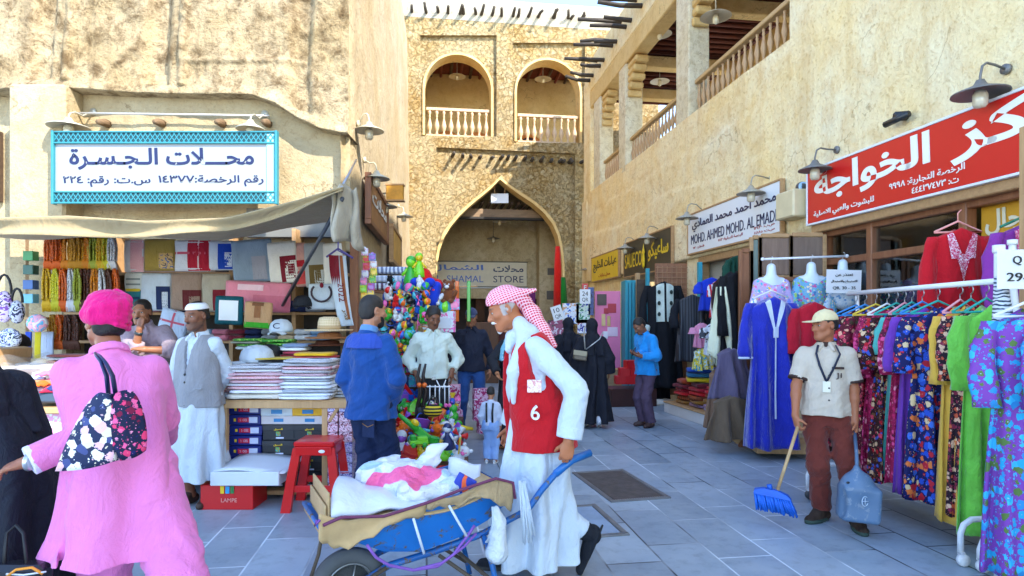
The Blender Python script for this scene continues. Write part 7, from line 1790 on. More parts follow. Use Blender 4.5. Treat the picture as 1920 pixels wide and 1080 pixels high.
# more stalls inside and right of the gate
def gate_stall():
 e=empty('market_table',W(1062,690,13.0),'goods table beside the archway behind the women in black','table');Y=13.0;mb=MB();mb.box((gx(1060,Y),Y+.4,.8),(1.4,.8,.06));mb.build('top',OAK,e);mb=MB();mb.box((gx(1060,Y),Y+.45,.4),(1.3,.6,.76));mb.build('front',M((.10,.07,.06),.7),e)
 for i,(px,py,w,h,cols,lab) in enumerate([(1070,588,.36,.44,[S(30,90,190),S(220,226,236),S(214,160,120)],'blue and white printed board behind the women in black'),(1093,587,.30,.44,[S(30,130,90),S(210,230,220),S(40,60,160)],'green and white printed board behind the women in black'),(1094,612,.26,.30,[S(40,40,150),S(230,230,240),S(200,60,60)],'dark blue printed board over the heads of the women'),(1045,615,.40,.34,[S(220,206,220),S(160,70,110),S(80,60,70)],'pink mottled cloth at the archway table'),(1108,565,.12,.6,[S(30,40,80),S(60,80,140),S(20,24,50)],'narrow dark blue banner left of the pink poster')]):
  mb=MB();mb.box(W(px,py,13.3),(w,.04,h),ID3,0,.004);tag(mb.build('printed_board',patches(cols,9)),lab,'board','printed boards by the archway')
 for (px,py,Y,r_,t1,lab) in ((1045,587,12.6,-.3,'10','tilted white price card reading 10 QR'),(1097,556,12.8,0,'24','upright white price card by the corner pier')):
  e=empty('price_card',W(px,py,Y),lab,'price card');R=Matrix.Rotation(r_,3,'Y');c=W(px,py,Y);mb=MB();mb.box(c,(.22,.012,.30),R,0,.002);b=mb.build('card',WHITE,e);letters(t1,c+R @ Vector((0,-.010,.06)),R @ Vector((1,0,0)),R @ Vector((0,0,1)),.12,.09,BLK,b,'lettering',.02);letters('QR',c+R @ Vector((0,-.010,-.07)),R @ Vector((1,0,0)),R @ Vector((0,0,1)),.13,.09,BLK,b,'lettering',.02)
 for (px,c,y0,y1,lab) in ((1046,S(220,30,20),462,585,'long red hanging cloth at the right jamb of the archway'),(1056,S(30,120,40),520,590,'green cloth hanging beside the red one at the archway')):
  a,b=W(px,y0,18.9),W(px,y1,18.9);mb=MB();mb.loft([[Vector((a.x+w*math.cos(t)*(1+.2*math.sin(3*t)),18.9+.08*math.sin(t),z)) for t in np.linspace(0,2*math.pi,15)[:-1]] for z,w in ((a.z,.07),(a.z*.7+b.z*.3,.10),(b.z,.13))]);tag(mb.build('hanging_cloth',cloth(c,.2)),lab,'cloth')
gate_stall()
def pinkboard():
 Y=13.4;a,b=W(1115,546,Y),W(1163,690,Y);c=(a+b)/2;e=empty('poster',c,'pink perfume style poster with bottles on a board beside the yellow sign','poster');mb=MB();mb.box(c,(b.x-a.x,.05,a.z-b.z),rotz(-.05));p=mb.build('poster_board',M(S(232,120,160),.5,var=.15,vs=1.5),e)
 for px,py,w,h,col in ((1128,562,.2,.24,S(70,50,44)),(1136,583,.10,.12,S(180,30,50)),(1147,578,.18,.2,S(186,36,54)),(1131,600,.08,.26,S(226,190,130)),(1141,602,.07,.22,S(214,176,110)),(1148,622,.22,.2,S(240,200,214)),(1135,628,.10,.16,S(244,226,230))):
  mb=MB();mb.box(W(px,py,Y)-Vector((0,.035,0)),(w,.02,h),ID3,0,.004);mb.build('printed_bottle',M(col,.4,var=.2),p)
 mb=MB();mb.box(W(1140,715,Y),(.6,.06,.5));mb.build('lower_board',OAK,e)
 for px in (1112,1168):mb=MB();mb.box(W(px,625,Y),(.06,.07,2.0));mb.build('frame_post',OAK,e)
 c=W(1097,539,15.5);e=empty('wall_sign',c,'small red square sign with a white mark on the corner pier','sign');mb=MB();mb.box(c,(.16,.03,.2));b=mb.build('board',REDS,e);letters('F',c-Vector((0,.02,0)),(1,0,0),(0,0,1),.06,.10,LTW,b,'lettering',.02)
pinkboard()
# goods in the dark of the passage
for i,(px,c,lab) in enumerate(((975,S(110,30,90),'purple garment hanging under the blue lettered passage sign'),(995,S(150,60,140),'violet garment hanging at the right under the passage sign'),(950,S(60,44,40),'brown garment hanging in the dark of the passage'),(900,S(90,60,40),'tan garment hanging in the dark behind the dark shirt man'))):
 mb=MB();p=W(px,575,23.6);mb.box(p,(.36,.12,1.1),rotz(.2*i),0,.05);tag(mb.build('garment',C(*[int(255*v**.45) for v in c])),lab,'garment','garments hanging in the passage')
for i,(px,Y,c) in enumerate(((905,15.5,S(110,70,40)),(1010,15.8,S(60,46,40)),(930,17.0,S(90,30,26)))):
 mb=MB();mb.box((gx(px,Y),Y,.75),(.8,.5,1.5),rotz(.1*i),0,.01);tag(mb.build('cabinet',wood(mul(c,.6),c,3)),['brown wooden cabinet behind the dark shirt man','dark cabinet under the passage sign behind the porter','reddish cabinet deep in the archway'][i],'cabinet')
 # ================================================================== RIGHT SIDE GARMENTS
def dressring(top,lat,t,H,prof,thk,fold,ph,n=44):
 """one ring of a hanging garment; t from 0 (shoulder) to 1 (hem)"""
 lat=Vector(lat).normalized();fw=Vector((lat.y,-lat.x,0));ts=[p[0] for p in prof];w=np.interp(t,ts,[p[1] for p in prof]);k=np.interp(t,ts,[p[2] for p in prof])*thk;out=[]
 for i in range(n):
  th=2*math.pi*i/n;a=fold*min(1,t*1.6)**1.2*(math.sin(7*th+ph+t*2)+.6*math.sin(11*th-ph*2+t*3.1)+.4*math.sin(4*th+ph*3))
  c_,s_=math.cos(th),math.sin(th);out.append(Vector(top)+lat*(w*c_*(1+a*.15))+fw*(k*s_*(1+a)+a*.04)+Vector((0,0,-H*t-(.07*abs(c_)**2.2*(1-t)**6)+.012*math.sin(3*th+ph)*t)))
 return out
PROF=[(0,.035,.7),(.012,.10,.9),(.03,.17,1),(.06,.205,1),(.12,.195,1),(.35,.185,1.1),(.7,.225,1.25),(1,.25,1.4)]
def garment(name,lab,top,H,mat,yaw=0.0,sc=1.0,sleeve=.5,smat=None,thk=.075,fold=.28,cat='dress',group=None,hanger=None,hook=True,prof=PROF,hem=1.0,hanger_lab=None,n=26):
 top=Vector(top);lat=Vector((math.cos(yaw),math.sin(yaw),0));fw=Vector((lat.y,-lat.x,0));ph=(top.x*13+top.y*7) % 6.28
 pr=[(a,b*sc*(1+(hem-1)*a),c) for a,b,c in prof];e=empty(name,top-Vector((0,0,H)),lab,cat,group)
 mb=MB();mb.loft([dressring(top,lat,t,H,pr,thk,fold,ph) for t in np.concatenate([[0,.012,.03,.06],np.linspace(.1,1,n)])]);mb.build('body_cloth',mat,e)
 if sleeve:
  for s_ in (-1,1):
   a=top+lat*s_*.185*sc-Vector((0,0,.075));pts=[a,a+lat*s_*.05*sc-Vector((0,0,sleeve*.3)),a+lat*s_*.075*sc+fw*.03-Vector((0,0,sleeve*.65)),a+lat*s_*.07*sc+fw*.05-Vector((0,0,sleeve))]
   mb=MB();rings=[]
   for j in range(10):
    u=j/9*3;i=min(int(u),2);f=u-i;c=pts[i]*(1-f)+pts[i+1]*f;r=(.062+.018*j/9)*(1+.08*math.sin(j*1.9+ph))
    rings.append([c+lat*r*math.cos(q)*(1+.15*math.sin(3*q+ph+j*.5))+fw*r*.62*math.sin(q)*(1+.2*math.sin(4*q+j*.4)) for q in np.linspace(0,2*math.pi,17)[:-1]])
   mb.loft(rings);mb.build('sleeve',smat or mat,e)
 if hanger is not None:
  h=empty('clothes_hanger',top,hanger_lab or 'hanger','hanger','coloured clothes hangers on the white rack');mb=MB();s0=top+Vector((0,0,.01));d=fw*-.0
  mb.tube([s0+lat*-.19*sc-Vector((0,0,.055)),s0+Vector((0,0,.035)),s0+lat*.19*sc-Vector((0,0,.055)),s0+lat*-.19*sc-Vector((0,0,.06))],.009,6);mb.build('arms',hanger,h)
  mb=MB();mb.tube([s0+Vector((0,0,.03)),s0+Vector((0,0,.075))]+[s0+Vector((0,0,.10))+fw*.028*math.cos(t)+Vector((0,0,.028*math.sin(t))) for t in np.linspace(-1.6,2.6,8)],.004,6);mb.build('hook',STEEL,h)
 return e
def front_sheet(e,name,top,H,yaw,sc,thk,u0fn,u1fn,t0,t1,mat,out=.012,nu=8,nv=16,prof=PROF,fold=.28):
 top=Vector(top);lat=Vector((math.cos(yaw),math.sin(yaw),0));ph=(top.x*13+top.y*7) % 6.28;pr=[(a,b*sc,c) for a,b,c in prof];fw=Vector((lat.y,-lat.x,0))
 def fn(u,v):
  t=t0+(t1-t0)*v;x=u0fn(v)+(u1fn(v)-u0fn(v))*u;w=np.interp(t,[p[0] for p in pr],[p[1] for p in pr]);k=np.interp(t,[p[0] for p in pr],[p[2] for p in pr])*thk
  c_=max(-.98,min(.98,x/w));th=math.acos(c_);a=fold*min(1,t*1.6)**1.2*(math.sin(7*th+ph+t*2)+.6*math.sin(11*th-ph*2+t*3.1)+.4*math.sin(4*th+ph*3));s_=math.sin(th)
  return top+lat*(w*c_*(1+a*.15))+fw*(k*s_*(1+a)+a*.04+out)+Vector((0,0,-H*t-(.07*abs(c_)**2.2*(1-t)**6)+.012*math.sin(3*th+ph)*t))
 mb=MB();mb.sheet(fn,nu,nv);return mb.build(name,mat,e)
 # ---- blue dress with white lace
def blue_dress():
 Y=7.0;top=W(1446,556,Y);H=top.z-W(0,838,Y).z;VEL=cloth(S(14,34,170),.25,.55,7,.5,.6);e=garment('dress','royal blue velvet dress with white lace neckline hanging at the shop front',top,H,VEL,.03,1.22,.62,None,.11,.42)
 LACE=cloth(S(206,216,236),.18);a=dict(prof=PROF,fold=.42)
 front_sheet(e,'lace_neckline',top,H,.03,1.22,.11,lambda v:-.115*(1-v)-.01,lambda v:-.06*(1-v)+.01*v,.015,.25,LACE,.014,**a);front_sheet(e,'lace_neckline',top,H,.03,1.22,.11,lambda v:.06*(1-v)-.01*v,lambda v:.115*(1-v)+.01,.015,.25,LACE,.014,**a)
 front_sheet(e,'white_braid',top,H,.03,1.22,.11,lambda v:-.009,lambda v:.009,.25,.80,LACE,.016,2,20,**a);front_sheet(e,'lace_knot',top,H,.03,1.22,.11,lambda v:-.03,lambda v:.03,.20,.27,LACE,.02,4,5,**a)
 for s_ in (-1,1):mb=MB();mb.lathe([(.083,-.012),(.085,.012)],Vector(top)+Vector((s_*.31,-.055,-.69)),ID3,16,sy=.65);mb.build('cuff',LACE,e)
 mb=MB();mb.tube([top+Vector((-.2,0,-.02)),top+Vector((0,0,.07)),top+Vector((.2,0,-.02))],.009,6);mb.build('hanger_bar',WHITEP,e)
blue_dress()
# ---- mannequin busts on the white rail behind it
def bust(px,py,mat,lab,Y=7.35,paper=False):
 c=W(px,py,Y);e=empty('mannequin_bust',c,lab,'mannequin','white mannequin busts on the short rail');q=SDF(.011)
 q.cone(c+Vector((0,0,.02)),c+Vector((0,0,-.10)),.052,.06,.02);q.cone(c+Vector((-.12,0,-.15)),c+Vector((.12,0,-.15)),.055,.055,.06);q.ell(c+Vector((0,0,-.3)),(.16,.10,.2),None,.05);q.mesh('bust',M(S(214,226,232),.35),e)
 q=SDF(.011);q.ell(c+Vector((0,0,-.33)),(.178,.118,.20),None,.05);q.cone(c+Vector((-.135,0,-.18)),c+Vector((-.10,0,-.2)),.066,.07,.05);q.cone(c+Vector((.135,0,-.18)),c+Vector((.10,0,-.2)),.066,.07,.05)
 for s_ in (-1,1):q.cone(c+Vector((.15*s_,0,-.18)),c+Vector((.22*s_,-.02,-.5)),.062,.07,.03)
 q.ell(c+Vector((0,-.06,-.10)),(.095,.12,.085),None,.015,'s');q.mesh('blouse',mat,e,wr=.003,wf=24)
 mb=MB();mb.tube([c+Vector((0,0,.05)),c+Vector((0,0,.10)),c+Vector((.02,-.02,.13)),c+Vector((.0,-.02,.15))],.006,6);mb.build('hook',STEEL,e)
bust(1446,505,floral(S(190,170,220),[S(230,110,160),S(240,190,60),S(120,140,220),S(250,240,240),S(60,180,200)],30,1.0),'mannequin bust in lilac flowered blouse above the blue dress');bust(1521,502,floral(S(110,170,200),[S(200,90,150),S(230,210,180),S(70,120,170),S(150,190,90)],34,1.0),'mannequin bust in turquoise flowered blouse, middle of the rail');bust(1580,497,floral(S(206,220,232),[S(110,160,210),S(226,230,236),S(160,190,220)],34,.9),'mannequin bust in pale blue blouse behind the paper notice')
e=empty('notice_paper',W(1582,528,7.1),'white paper notice with three lines hung on the last bust','notice');c=W(1582,528,7.1);mb=MB();mb.box(c,(.40,.008,.27),Matrix.Rotation(.03,3,'Y'),0,.001);b=mb.build('paper',WHITE,e)
for i,tx in enumerate(('نعتذر عن','الاسترجاع والاستبدال','QR. 30 - 35')):letters(tx,c+Vector((0,-.008,.075-.075*i)),(1,0,0),(0,0,1),(.2,.3,.26)[i],.04,BLK,b,'lettering',.01)
mb=MB();mb.tube([W(1430,486,7.3),W(1588,480,7.3)],.013,8);mb.ball(W(1430,486,7.3),.022);mb.ball(W(1588,480,7.3),.022);tag(mb.build('short_rail',WHITEP),'short white rail carrying the mannequin busts','rail')
garment('blouse','red embroidered blouse behind the cleaner\'s cap',W(1524,566,6.9),.85,C(186,22,44),0,.9,.5,fold=.2,cat='blouse')
# wooden folding frames
def foldframe():
 e=empty('folding_screen',W(1415,640,7.7),'wooden folding display frame with panels behind the blue dress','screen');Y=7.7
 for i,(x0,x1,y0,y1) in enumerate(((1388,1408,470,838),(1408,1424,445,820),(1424,1482,442,520),(1482,1545,440,520))):
  a,b=W(x0,y0,Y),W(x1,y1,Y);mb=MB();mb.box(((a.x+b.x)/2,Y,(a.z+b.z)/2),(b.x-a.x-.02,.02,a.z-b.z-.06));mb.build('panel',[BROWN,M(S(110,128,120),.4,var=.3),wood((.16,.10,.07),(.26,.17,.12),3),wood((.14,.09,.065),(.22,.15,.11),3)][i],e)
  mb=MB()
  for x in (a.x,b.x):mb.box((x,Y-.006,(a.z+b.z)/2),(.045,.045,a.z-b.z))
  for z in (a.z,b.z):mb.box(((a.x+b.x)/2,Y-.004,z),(b.x-a.x-.046,.042,.05))
  mb.build('frame',OAK if i else BROWN,e)
 a,b=W(1425,528,Y-.1),W(1590,520,Y-.1);mb=MB();mb.box((a+b)/2,((b-a).length,.05,.06));mb.build('rail',BROWN,e)
 mb=MB();p=W(1398,832,7.2);mb.box(p+Vector((0,.3,.0)),(.09,.09,.09),Matrix.Rotation(.7,3,'Y'),0,.01);mb.build('foot',PINE,e)
foldframe()
mb=MB();mb.box(W(1470,842,7.05)+Vector((.1,.2,0)),(.75,.4,.12),rotz(-.1));tag(mb.build('floor_plinth',PINE),'low wooden plinth under the blue dress','plinth')
# dark robes, shawl and others left of the blue dress
garment('abaya','black long robe hanging just left of the blue dress',W(1376,508,7.9),1.05,C(24,24,28),.5,.95,.75,fold=.3,cat='robe');garment('abaya','dark brown robe with short hem behind the black robe',W(1357,520,8.2),.95,C(58,36,34),.7,.9,.6,fold=.3,cat='robe');garment('blouse','dark green top hanging high behind the dark robes',W(1388,478,8.6),.4,C(28,70,54),.3,.9,.3,cat='top')
def shawl():
 Y=7.8;e=empty('shawl',W(1360,620,Y),'cream fringed shawl hanging before the brown robe','shawl');SH=C(222,222,190)
 def fn(u,v):p=W(1352+(u-.5)*(18+46*v)+8*v,538+v*(122+18*math.sin(u*4)),Y);p.y+=.05*math.sin(u*14+v*2);return p
 mb=MB();mb.sheet(fn,24,14,.008);mb.build('cloth',SH,e)
 mb=MB()
 for i in range(26):a=fn(i/25,1);mb.tube([a,a+Vector((.004*math.sin(i*3),-.005,-.06)),a+Vector((.01*math.sin(i*2),0,-.11-.02*math.sin(i)))],.004,4)
 mb.build('fringe',SH,e)
shawl()
garment('skirt','mauve grey flared garment below the cream shawl',W(1371,652,7.6),.62,C(104,92,116),.2,.9,0,fold=.45,cat='skirt',hem=1.3);garment('skirt','crumpled brown skirt hanging lowest by the frame foot',W(1372,742,7.4),.52,C(108,88,68),.1,1.1,0,fold=.5,cat='skirt',hem=1.25);garment('skirt','tan brown long skirt at the left of the mauve garment',W(1350,690,8.0),.75,C(140,106,82),.3,.75,0,fold=.45,cat='skirt',hem=1.3)
# abayas at the third shop
def embroidered():
 Y=11.4;top=W(1243,528,Y);H=1.95;e=garment('abaya','black robe with white embroidered front panels behind the phone man',top,H,C(26,27,32),.05,1.5,.85,None,.13,.25,cat='robe');WE=cloth(S(206,216,204),.2)
 for s_ in (-1,1):front_sheet(e,'white_panel',top,H,.05,1.5,.13,lambda v:s_*.09-.07,lambda v:s_*.09+.07,.02,.38,WE,.015,fold=.25)
 for s_ in (-1,1):
  for k in range(3):mb=MB();mb.ball(top+Vector((s_*.11 ,-.17,-.2-.2*k)),(.03,.012,.04),ID3,10);mb.build('embroidery',C(50,60,56),e)
 mb=MB();mb.box(top+Vector((-.36,-.10,-.85)),(.18,.15,.13),Matrix.Rotation(.2,3,'Y'),0,.03);mb.build('white_cuff',WE,e)
embroidered()
garment('abaya','black robe with grey striped front right of the embroidered robe',W(1298,552,10.6),1.15,stripes((.02,.02,.025),S(70,76,84),7,'X',.8),-.1,1.2,.5,C(30,32,38),.10,.25,cat='robe')
garment('abaya','plain black robe hanging behind the phone man near the ground',W(1226,600,11.8),1.5,C(22,22,26),.2,1.2,.6,fold=.3,cat='robe')
# turquoise doors and wooden lattice door
def doors():
 TQ=wood(S(30,130,150),S(60,170,186),4,'Z',.6)
 e=empty('shop_door',RW(15.4,.1,0),'turquoise painted wooden door leaf standing open by the pink poster','door');a,b=W(1168,528,13.2),W(1190,710,13.2);mb=MB();mb.box(((a.x+b.x)/2,13.2,1.2),(.24,.5,2.4),ID3,0,.01);d=mb.build('door_leaf',TQ,e)
 for i in range(3):mb=MB();mb.box(((a.x+b.x)/2-.06+.07*i,12.94,1.2),(.012,.02,2.3));mb.build('plank_groove',M(S(20,90,104),.7),d)
 mb=MB();mb.box((gx(1195,13.0),13.0,1.25),(.09,.12,2.6));mb.build('frame',PINE,e)
 e=empty('shop_door',RW(14,.1,0),'dark doorway frame of the third shop with pale wooden jamb','door');mb=MB();mb.box((gx(1206,12.6),12.7,1.2),(.22,.06,2.4));mb.build('dark_panel',DARKWOOD,e);mb=MB();mb.box((gx(1214,12.4),12.4,1.3),(.07,.1,2.6));mb.build('frame',TQ,e)
 e=empty('lattice_door',W(1268,520,11.9),'brown wooden lattice door panel above the black robes','door');a,b=W(1228,494,11.9),W(1308,740,11.9);mb=MB();mb.box(((a.x+b.x)/2,11.9,(a.z+b.z)/2),(b.x-a.x,.05,a.z-b.z));mb.build('door_leaf',wood(S(120,78,52),S(160,108,74),4,'Z'),e)
 mb=MB()
 for i in range(9):mb.box((a.x+(i+.5)*(b.x-a.x)/9,11.86,a.z-.35),(.012,.012,.6))
 for k in range(6):mb.box(((a.x+b.x)/2,11.852,a.z-.08-k*.1),(b.x-a.x,.012,.012))
 mb.build('lattice',wood(S(150,110,80),S(180,136,100),4,'Z'),e)
 mb=MB();mb.box((b.x+.05,11.85,(a.z+b.z)/2),(.07,.08,a.z-b.z));mb.build('stile',TQ,e)
 mb=MB();a=W(1312,520,11.0);mb.box((a.x,11.0,1.3),(.07,.10,2.6));tag(mb.build('door_post',TQ),'turquoise door post left of the blue T-shirt','post')
doors()
garment('tee_shirt','royal blue T-shirt with pink mark hung by the turquoise post',W(1333,520,10.2),.55,C(30,60,190),0,.85,.2,fold=.12,cat='shirt');garment('tee_shirt','red and white football style shirt beside the blue T-shirt',W(1350,525,9.8),.6,stripes(S(200,30,50),S(226,220,222),5,'X'),.4,.8,.2,fold=.15,cat='shirt')
garment('child_dress','child\'s dress with pink top and turquoise yellow skirt',W(1316,605,9.6),.38,C(226,150,180),0,.55,.1,fold=.3,cat='dress');garment('skirt','turquoise and yellow child\'s skirt below the pink top',W(1316,652,9.55),.34,patches([S(40,150,190),S(230,210,60),S(220,236,240)],14),0,.62,0,fold=.4,cat='skirt')
garment('tee_shirt','white child\'s T-shirt with dark figure print',W(1338,605,9.3),.48,patches([S(214,216,224),S(222,224,230),S(40,40,46)],9),0,.62,.16,fold=.15,cat='shirt');garment('tee_shirt','mottled grey white shirts bunched on the little rail',W(1352,598,9.5),.5,patches([S(206,206,214),S(150,150,166),S(230,228,232)],20),.8,.7,.2,fold=.3,cat='shirt')
# cloth piles on the white box
def floor_goods():
 Y=9.5;a,b=W(1232,770,9.9),W(1342,806,8.9);e=empty('display_box',((a.x+b.x)/2,9.5,0),'low white box on the paving stacked with folded shawls','box');d=W(1340,806,8.9)-W(1244,773,10.6);d.z=0;L=d.length;d.normalize();n=Vector((-d.y,d.x,0));c=(W(1340,806,8.9)+W(1244,773,10.6))/2;c.z=0
 R=frame(d,n,Vector((0,0,1)));cc=c+n*.32*(1 if n.x>0 else-1);mb=MB();mb.box(cc+Vector((0,0,.085)),(L,.62,.17),R,0,.006);mb.build('white_box',M(S(214,214,212),.5),e)
 mb=MB();mb.box(cc+Vector((0,0,.176)),(L+.03,.65,.02),R);mb.build('box_lid',PINE,e)
 cols=[('ochre',C(150,104,40)),('rust',C(160,60,28)),('lilac',C(176,156,184)),('crimson',C(170,24,44)),('pink',C(206,120,150)),('brown checked',check(S(60,34,24),S(190,90,40),20)),('orange',C(214,76,30)),('mauve',C(150,120,150)),('wine',C(110,24,40)),('grey',C(150,146,150)),('scarlet',C(206,30,40)),('navy',C(40,44,90))]
 k=0
 for j in range(3):
  z=.19
  for i in range(6):
   cn,m_=cols[(k*5+j) % 12];k+=1;rr=random.Random(k);h=rr.uniform(.05,.085);p=cc+d*((j-1)*L*.3+rr.uniform(-.04,.04));p.z=z
   slab(p,rr.uniform(.34,.46),rr.uniform(.36,.5),h,m_,f'{cn} folded shawl, {"bottom" if i == 0 else "top" if i == 5 else ORD[i] + " up"} of the {["far", "middle", "near"][j]} shawl pile','shawl','folded shawls on the white box','folded_shawl',math.atan2(d.y,d.x)+rr.uniform(-.2,.2));z+=h
 for i,(cn,col) in enumerate((('yellow',S(226,196,30)),('teal',S(40,110,150)),('blue',S(30,80,180)))):
  slab(W(1318,716-i*9,9.9),.5,.4,.075,C(*[int(255*x**.4545) for x in col]),f'{cn} folded cloth of the bright pile under the child\'s dress','cloth','bright folded cloths','folded_cloth',-.2)
  # red boxes on a dark plinth
 Yr=11.2;c=W(1180,733,Yr);mb=MB();mb.box((c.x+.05,Yr+.3,.16),(.85,.6,.32),rotz(.13));tag(mb.build('dark_plinth',M(S(66,30,26),.5,var=.2)),'dark brown plinth under the red gift boxes','plinth')
 for i,(px,py) in enumerate(((1163,712),(1180,712),(1198,712),(1170,697),(1190,697),(1182,683))):mb=MB();p=W(px,py,Yr+.1);mb.box(p,(.20,.2,.15),rotz(.1*(i % 3)),0,.006);mb2=mb;b=mb2.build('gift_box',M(S(204,26,34),.35,var=.12));tag(b,['red gift box, front left of the pile by the turquoise door','red gift box in the middle of the lowest row','red gift box, nearest the phone man in the lowest row','red gift box, left of the second row','red gift box, right of the second row','single red gift box on top of the pile'][i],'box','red gift boxes')
floor_goods()
# ---- garments in the window
top=W(1796,428,5.35);g_=garment('tunic','red tunic with white embroidered neck hung in the window',top,.95,C(196,20,34),-.12,1.0,.62,fold=.12,cat='tunic',thk=.07)
EMB=patches([S(240,214,222),S(206,60,100),S(250,240,244)],60)
front_sheet(g_,'embroidered_neck',top,.95,-.12,1.0,.07,lambda v:-.125*(1-.25*v),lambda v:-.085*(1-v) ,.02,.28,EMB,.012,5,10,fold=.12);front_sheet(g_,'embroidered_neck',top,.95,-.12,1.0,.07,lambda v:.085*(1-v),lambda v:.125*(1-.25*v),.02,.28,EMB,.012,5,10,fold=.12);front_sheet(g_,'embroidered_tip',top,.95,-.12,1.0,.07,lambda v:-.06*(1-v),lambda v:.06*(1-v),.24,.5,EMB,.013,5,10,fold=.12)
mb=MB();mb.tube([top+Vector((-.19,.02,-.03)),top+Vector((0,0,.06)),top+Vector((.19,-.02,-.03)),top+Vector((-.19,.02,-.035))],.01,6);mb.tube([top+Vector((0,0,.06)),top+Vector((0,0,.13)),top+Vector((.03,0,.16))],.005,6);tag(mb.build('clothes_hanger',M(S(236,160,150),.3)),'pink plastic hanger of the red tunic in the window','hanger')
top2=W(1925,418,4.7);g2=garment('tunic','purple tunic with pink embroidery at the right edge of the window',top2,.95,C(132,50,142),-.1,1.0,.6,fold=.12,cat='tunic',thk=.07);front_sheet(g2,'embroidered_neck',top2,.95,-.1,1.0,.07,lambda v:-.13*(1-.2*v),lambda v:-.08*(1-v),.02,.3,patches([S(240,130,170),S(200,40,110),S(240,200,220)],60),.012,5,10,fold=.12)
mb=MB();mb.tube([top2+Vector((-.2,0,-.03)),top2+Vector((0,0,.06)),top2+Vector((.2,0,-.03))],.011,6);tag(mb.build('clothes_hanger',M(S(20,120,90),.3)),'green hanger of the purple tunic','hanger')
mb=MB();p0=W(1913,330,4.55);mb.box((p0.x+.02,4.5,1.9),(.07,.09,2.2));tag(mb.build('window_post',PINE),'pale wooden post at the right edge beside the purple tunic','post')
for (px,py,Y,w,h,cols,lab) in ((1655,500,7.6,.38,.55,[S(40,110,190),S(120,190,220),S(20,40,90),S(210,120,150)],'blue patterned cloth displayed inside the shop window'),(1718,497,7.2,.22,.3,[S(20,40,60),S(40,150,170),S(10,20,40)],'small dark square with turquoise motif inside the window'),(1652,428,7.8,.35,.08,[S(230,206,40),S(240,220,90),S(206,176,30)],'yellow strip coloured to look lit, high inside the window')):
 mb=MB();mb.box(W(px,py,Y),(w,.03,h),ID3,0,.004);tag(mb.build('window_display',patches(cols,10)),lab,'cloth',None)  # yellow strip gets its lit look from colour alone
mb=MB();mb.box(W(1684,500,6.9),(.03,.03,.75));tag(mb.build('window_rod',WHITEP),'thin white upright rod inside the shop window','rod')
# ---- white rack with dresses
def rack():
 e=empty('clothes_rack',(3.3,4.7,0),'white wheeled clothes rack full of printed dresses','clothes rack');A,B=Vector((3.12,5.65,1.83)),Vector((3.24,4.05,1.85))
 def up(mb):return mb
 mb=MB();mb.tube([A+(A-B)*.05,B+(B-A)*.02],.02,10);mb.build('hanging_rail',WHITEP,e)
 mb=MB();mb.tube([Vector((3.30,5.6,.13)),Vector((3.46,4.12,.13))],.018,8);mb.build('base_bar',WHITEP,e)
 for i,(x0,x1,y) in enumerate(((2.62,3.75,5.48),(2.90,3.95,4.0))):
  for k,dy in enumerate((0,-.10) if i else (0,)):
   mb=MB();y2=y+dy;z0,zt=.09,.30-.07*k;x=x0+.05*k;mb.tube([(x,y2,z0),(x,y2,zt-.09),(x+.02,y2,zt-.035),(x+.07,y2,zt),(x+.16,y2,zt+.005),(x1-.16,y2,zt+.005),(x1-.07,y2,zt),(x1,y2,zt-.09),(x1,y2,z0)],.019,9);mb.build('end_leg',WHITEP,e)
   for xx in (x,x1):
    mb=MB();mb.lathe([(0,-.018),(.036,-.018),(.04,-.008),(.04,.008),(.036,.018),(0,.018)],(xx+.01,y2-.01,.042),Matrix.Rotation(rad(90),3,'X'),16);w_=mb.build('caster',M(S(216,218,220),.4) if i else M((.05,.05,.055),.5),e)
    mb=MB();mb.box((xx+.005,y2,.082),(.03,.05,.03),ID3,0,.006);mb.build('fork',M(S(190,192,196),.4),w_)
 for P in (A,B):
  pass
 mb=MB();mb.tube([Vector((3.17,5.6,.3)),A+Vector((.02,-.02,0))],.017,8);mb.build('upright',WHITEP,e);mb=MB();c=B+Vector((.02,-.02,0));mb.tube([Vector((3.4,4.0,.3)),c,c+Vector((0,0,.24))],.021,8);mb.lathe([(.0,.262),(.03,.262),(.03,.23),(.023,.228)][::-1],c,ID3,14);mb.build('upright',WHITEP,e)
rack()
FM={'maroon':floral(S(84,14,34),[S(190,30,60),S(226,170,140),S(120,20,50),S(206,70,90),S(60,50,30)],30,1.15),'brown':floral(S(56,22,26),[S(214,60,90),S(226,190,150),S(190,24,40),S(60,90,190),S(120,80,50)],32,1.15),'magenta':floral(S(160,26,76),[S(230,80,140),S(90,20,50),S(240,160,180),S(200,40,100)],32,1.1),'navy':floral(S(20,26,84),[S(190,36,54),S(40,80,190),S(224,196,150),S(226,120,60),S(60,110,210)],24,1.15),'black':floral(S(40,20,34),[S(206,90,60),S(226,180,150),S(140,40,70)],36,1.1),'lilac':floral(S(126,66,160),[S(40,160,206),S(60,180,220),S(90,120,60),S(50,140,200)],24,1.15),'red':floral(S(206,44,60),[S(240,226,230),S(250,240,240),S(226,90,100)],14,1.2),'teal':C(90,190,180),'purple':C(118,60,168),'yellow':C(222,176,70),'green':cloth(S(112,200,66),.3,.5,6,.6,.5)}
HC={'teal':M(S(20,160,150),.3),'blue':M(S(40,130,200),.3),'pink':M(S(236,160,170),.3),'white':WHITEP,'yellow':M(S(220,190,60),.3)}
RKA,RKB=Vector((3.12,5.65,1.83)),Vector((3.24,4.05,1.85))
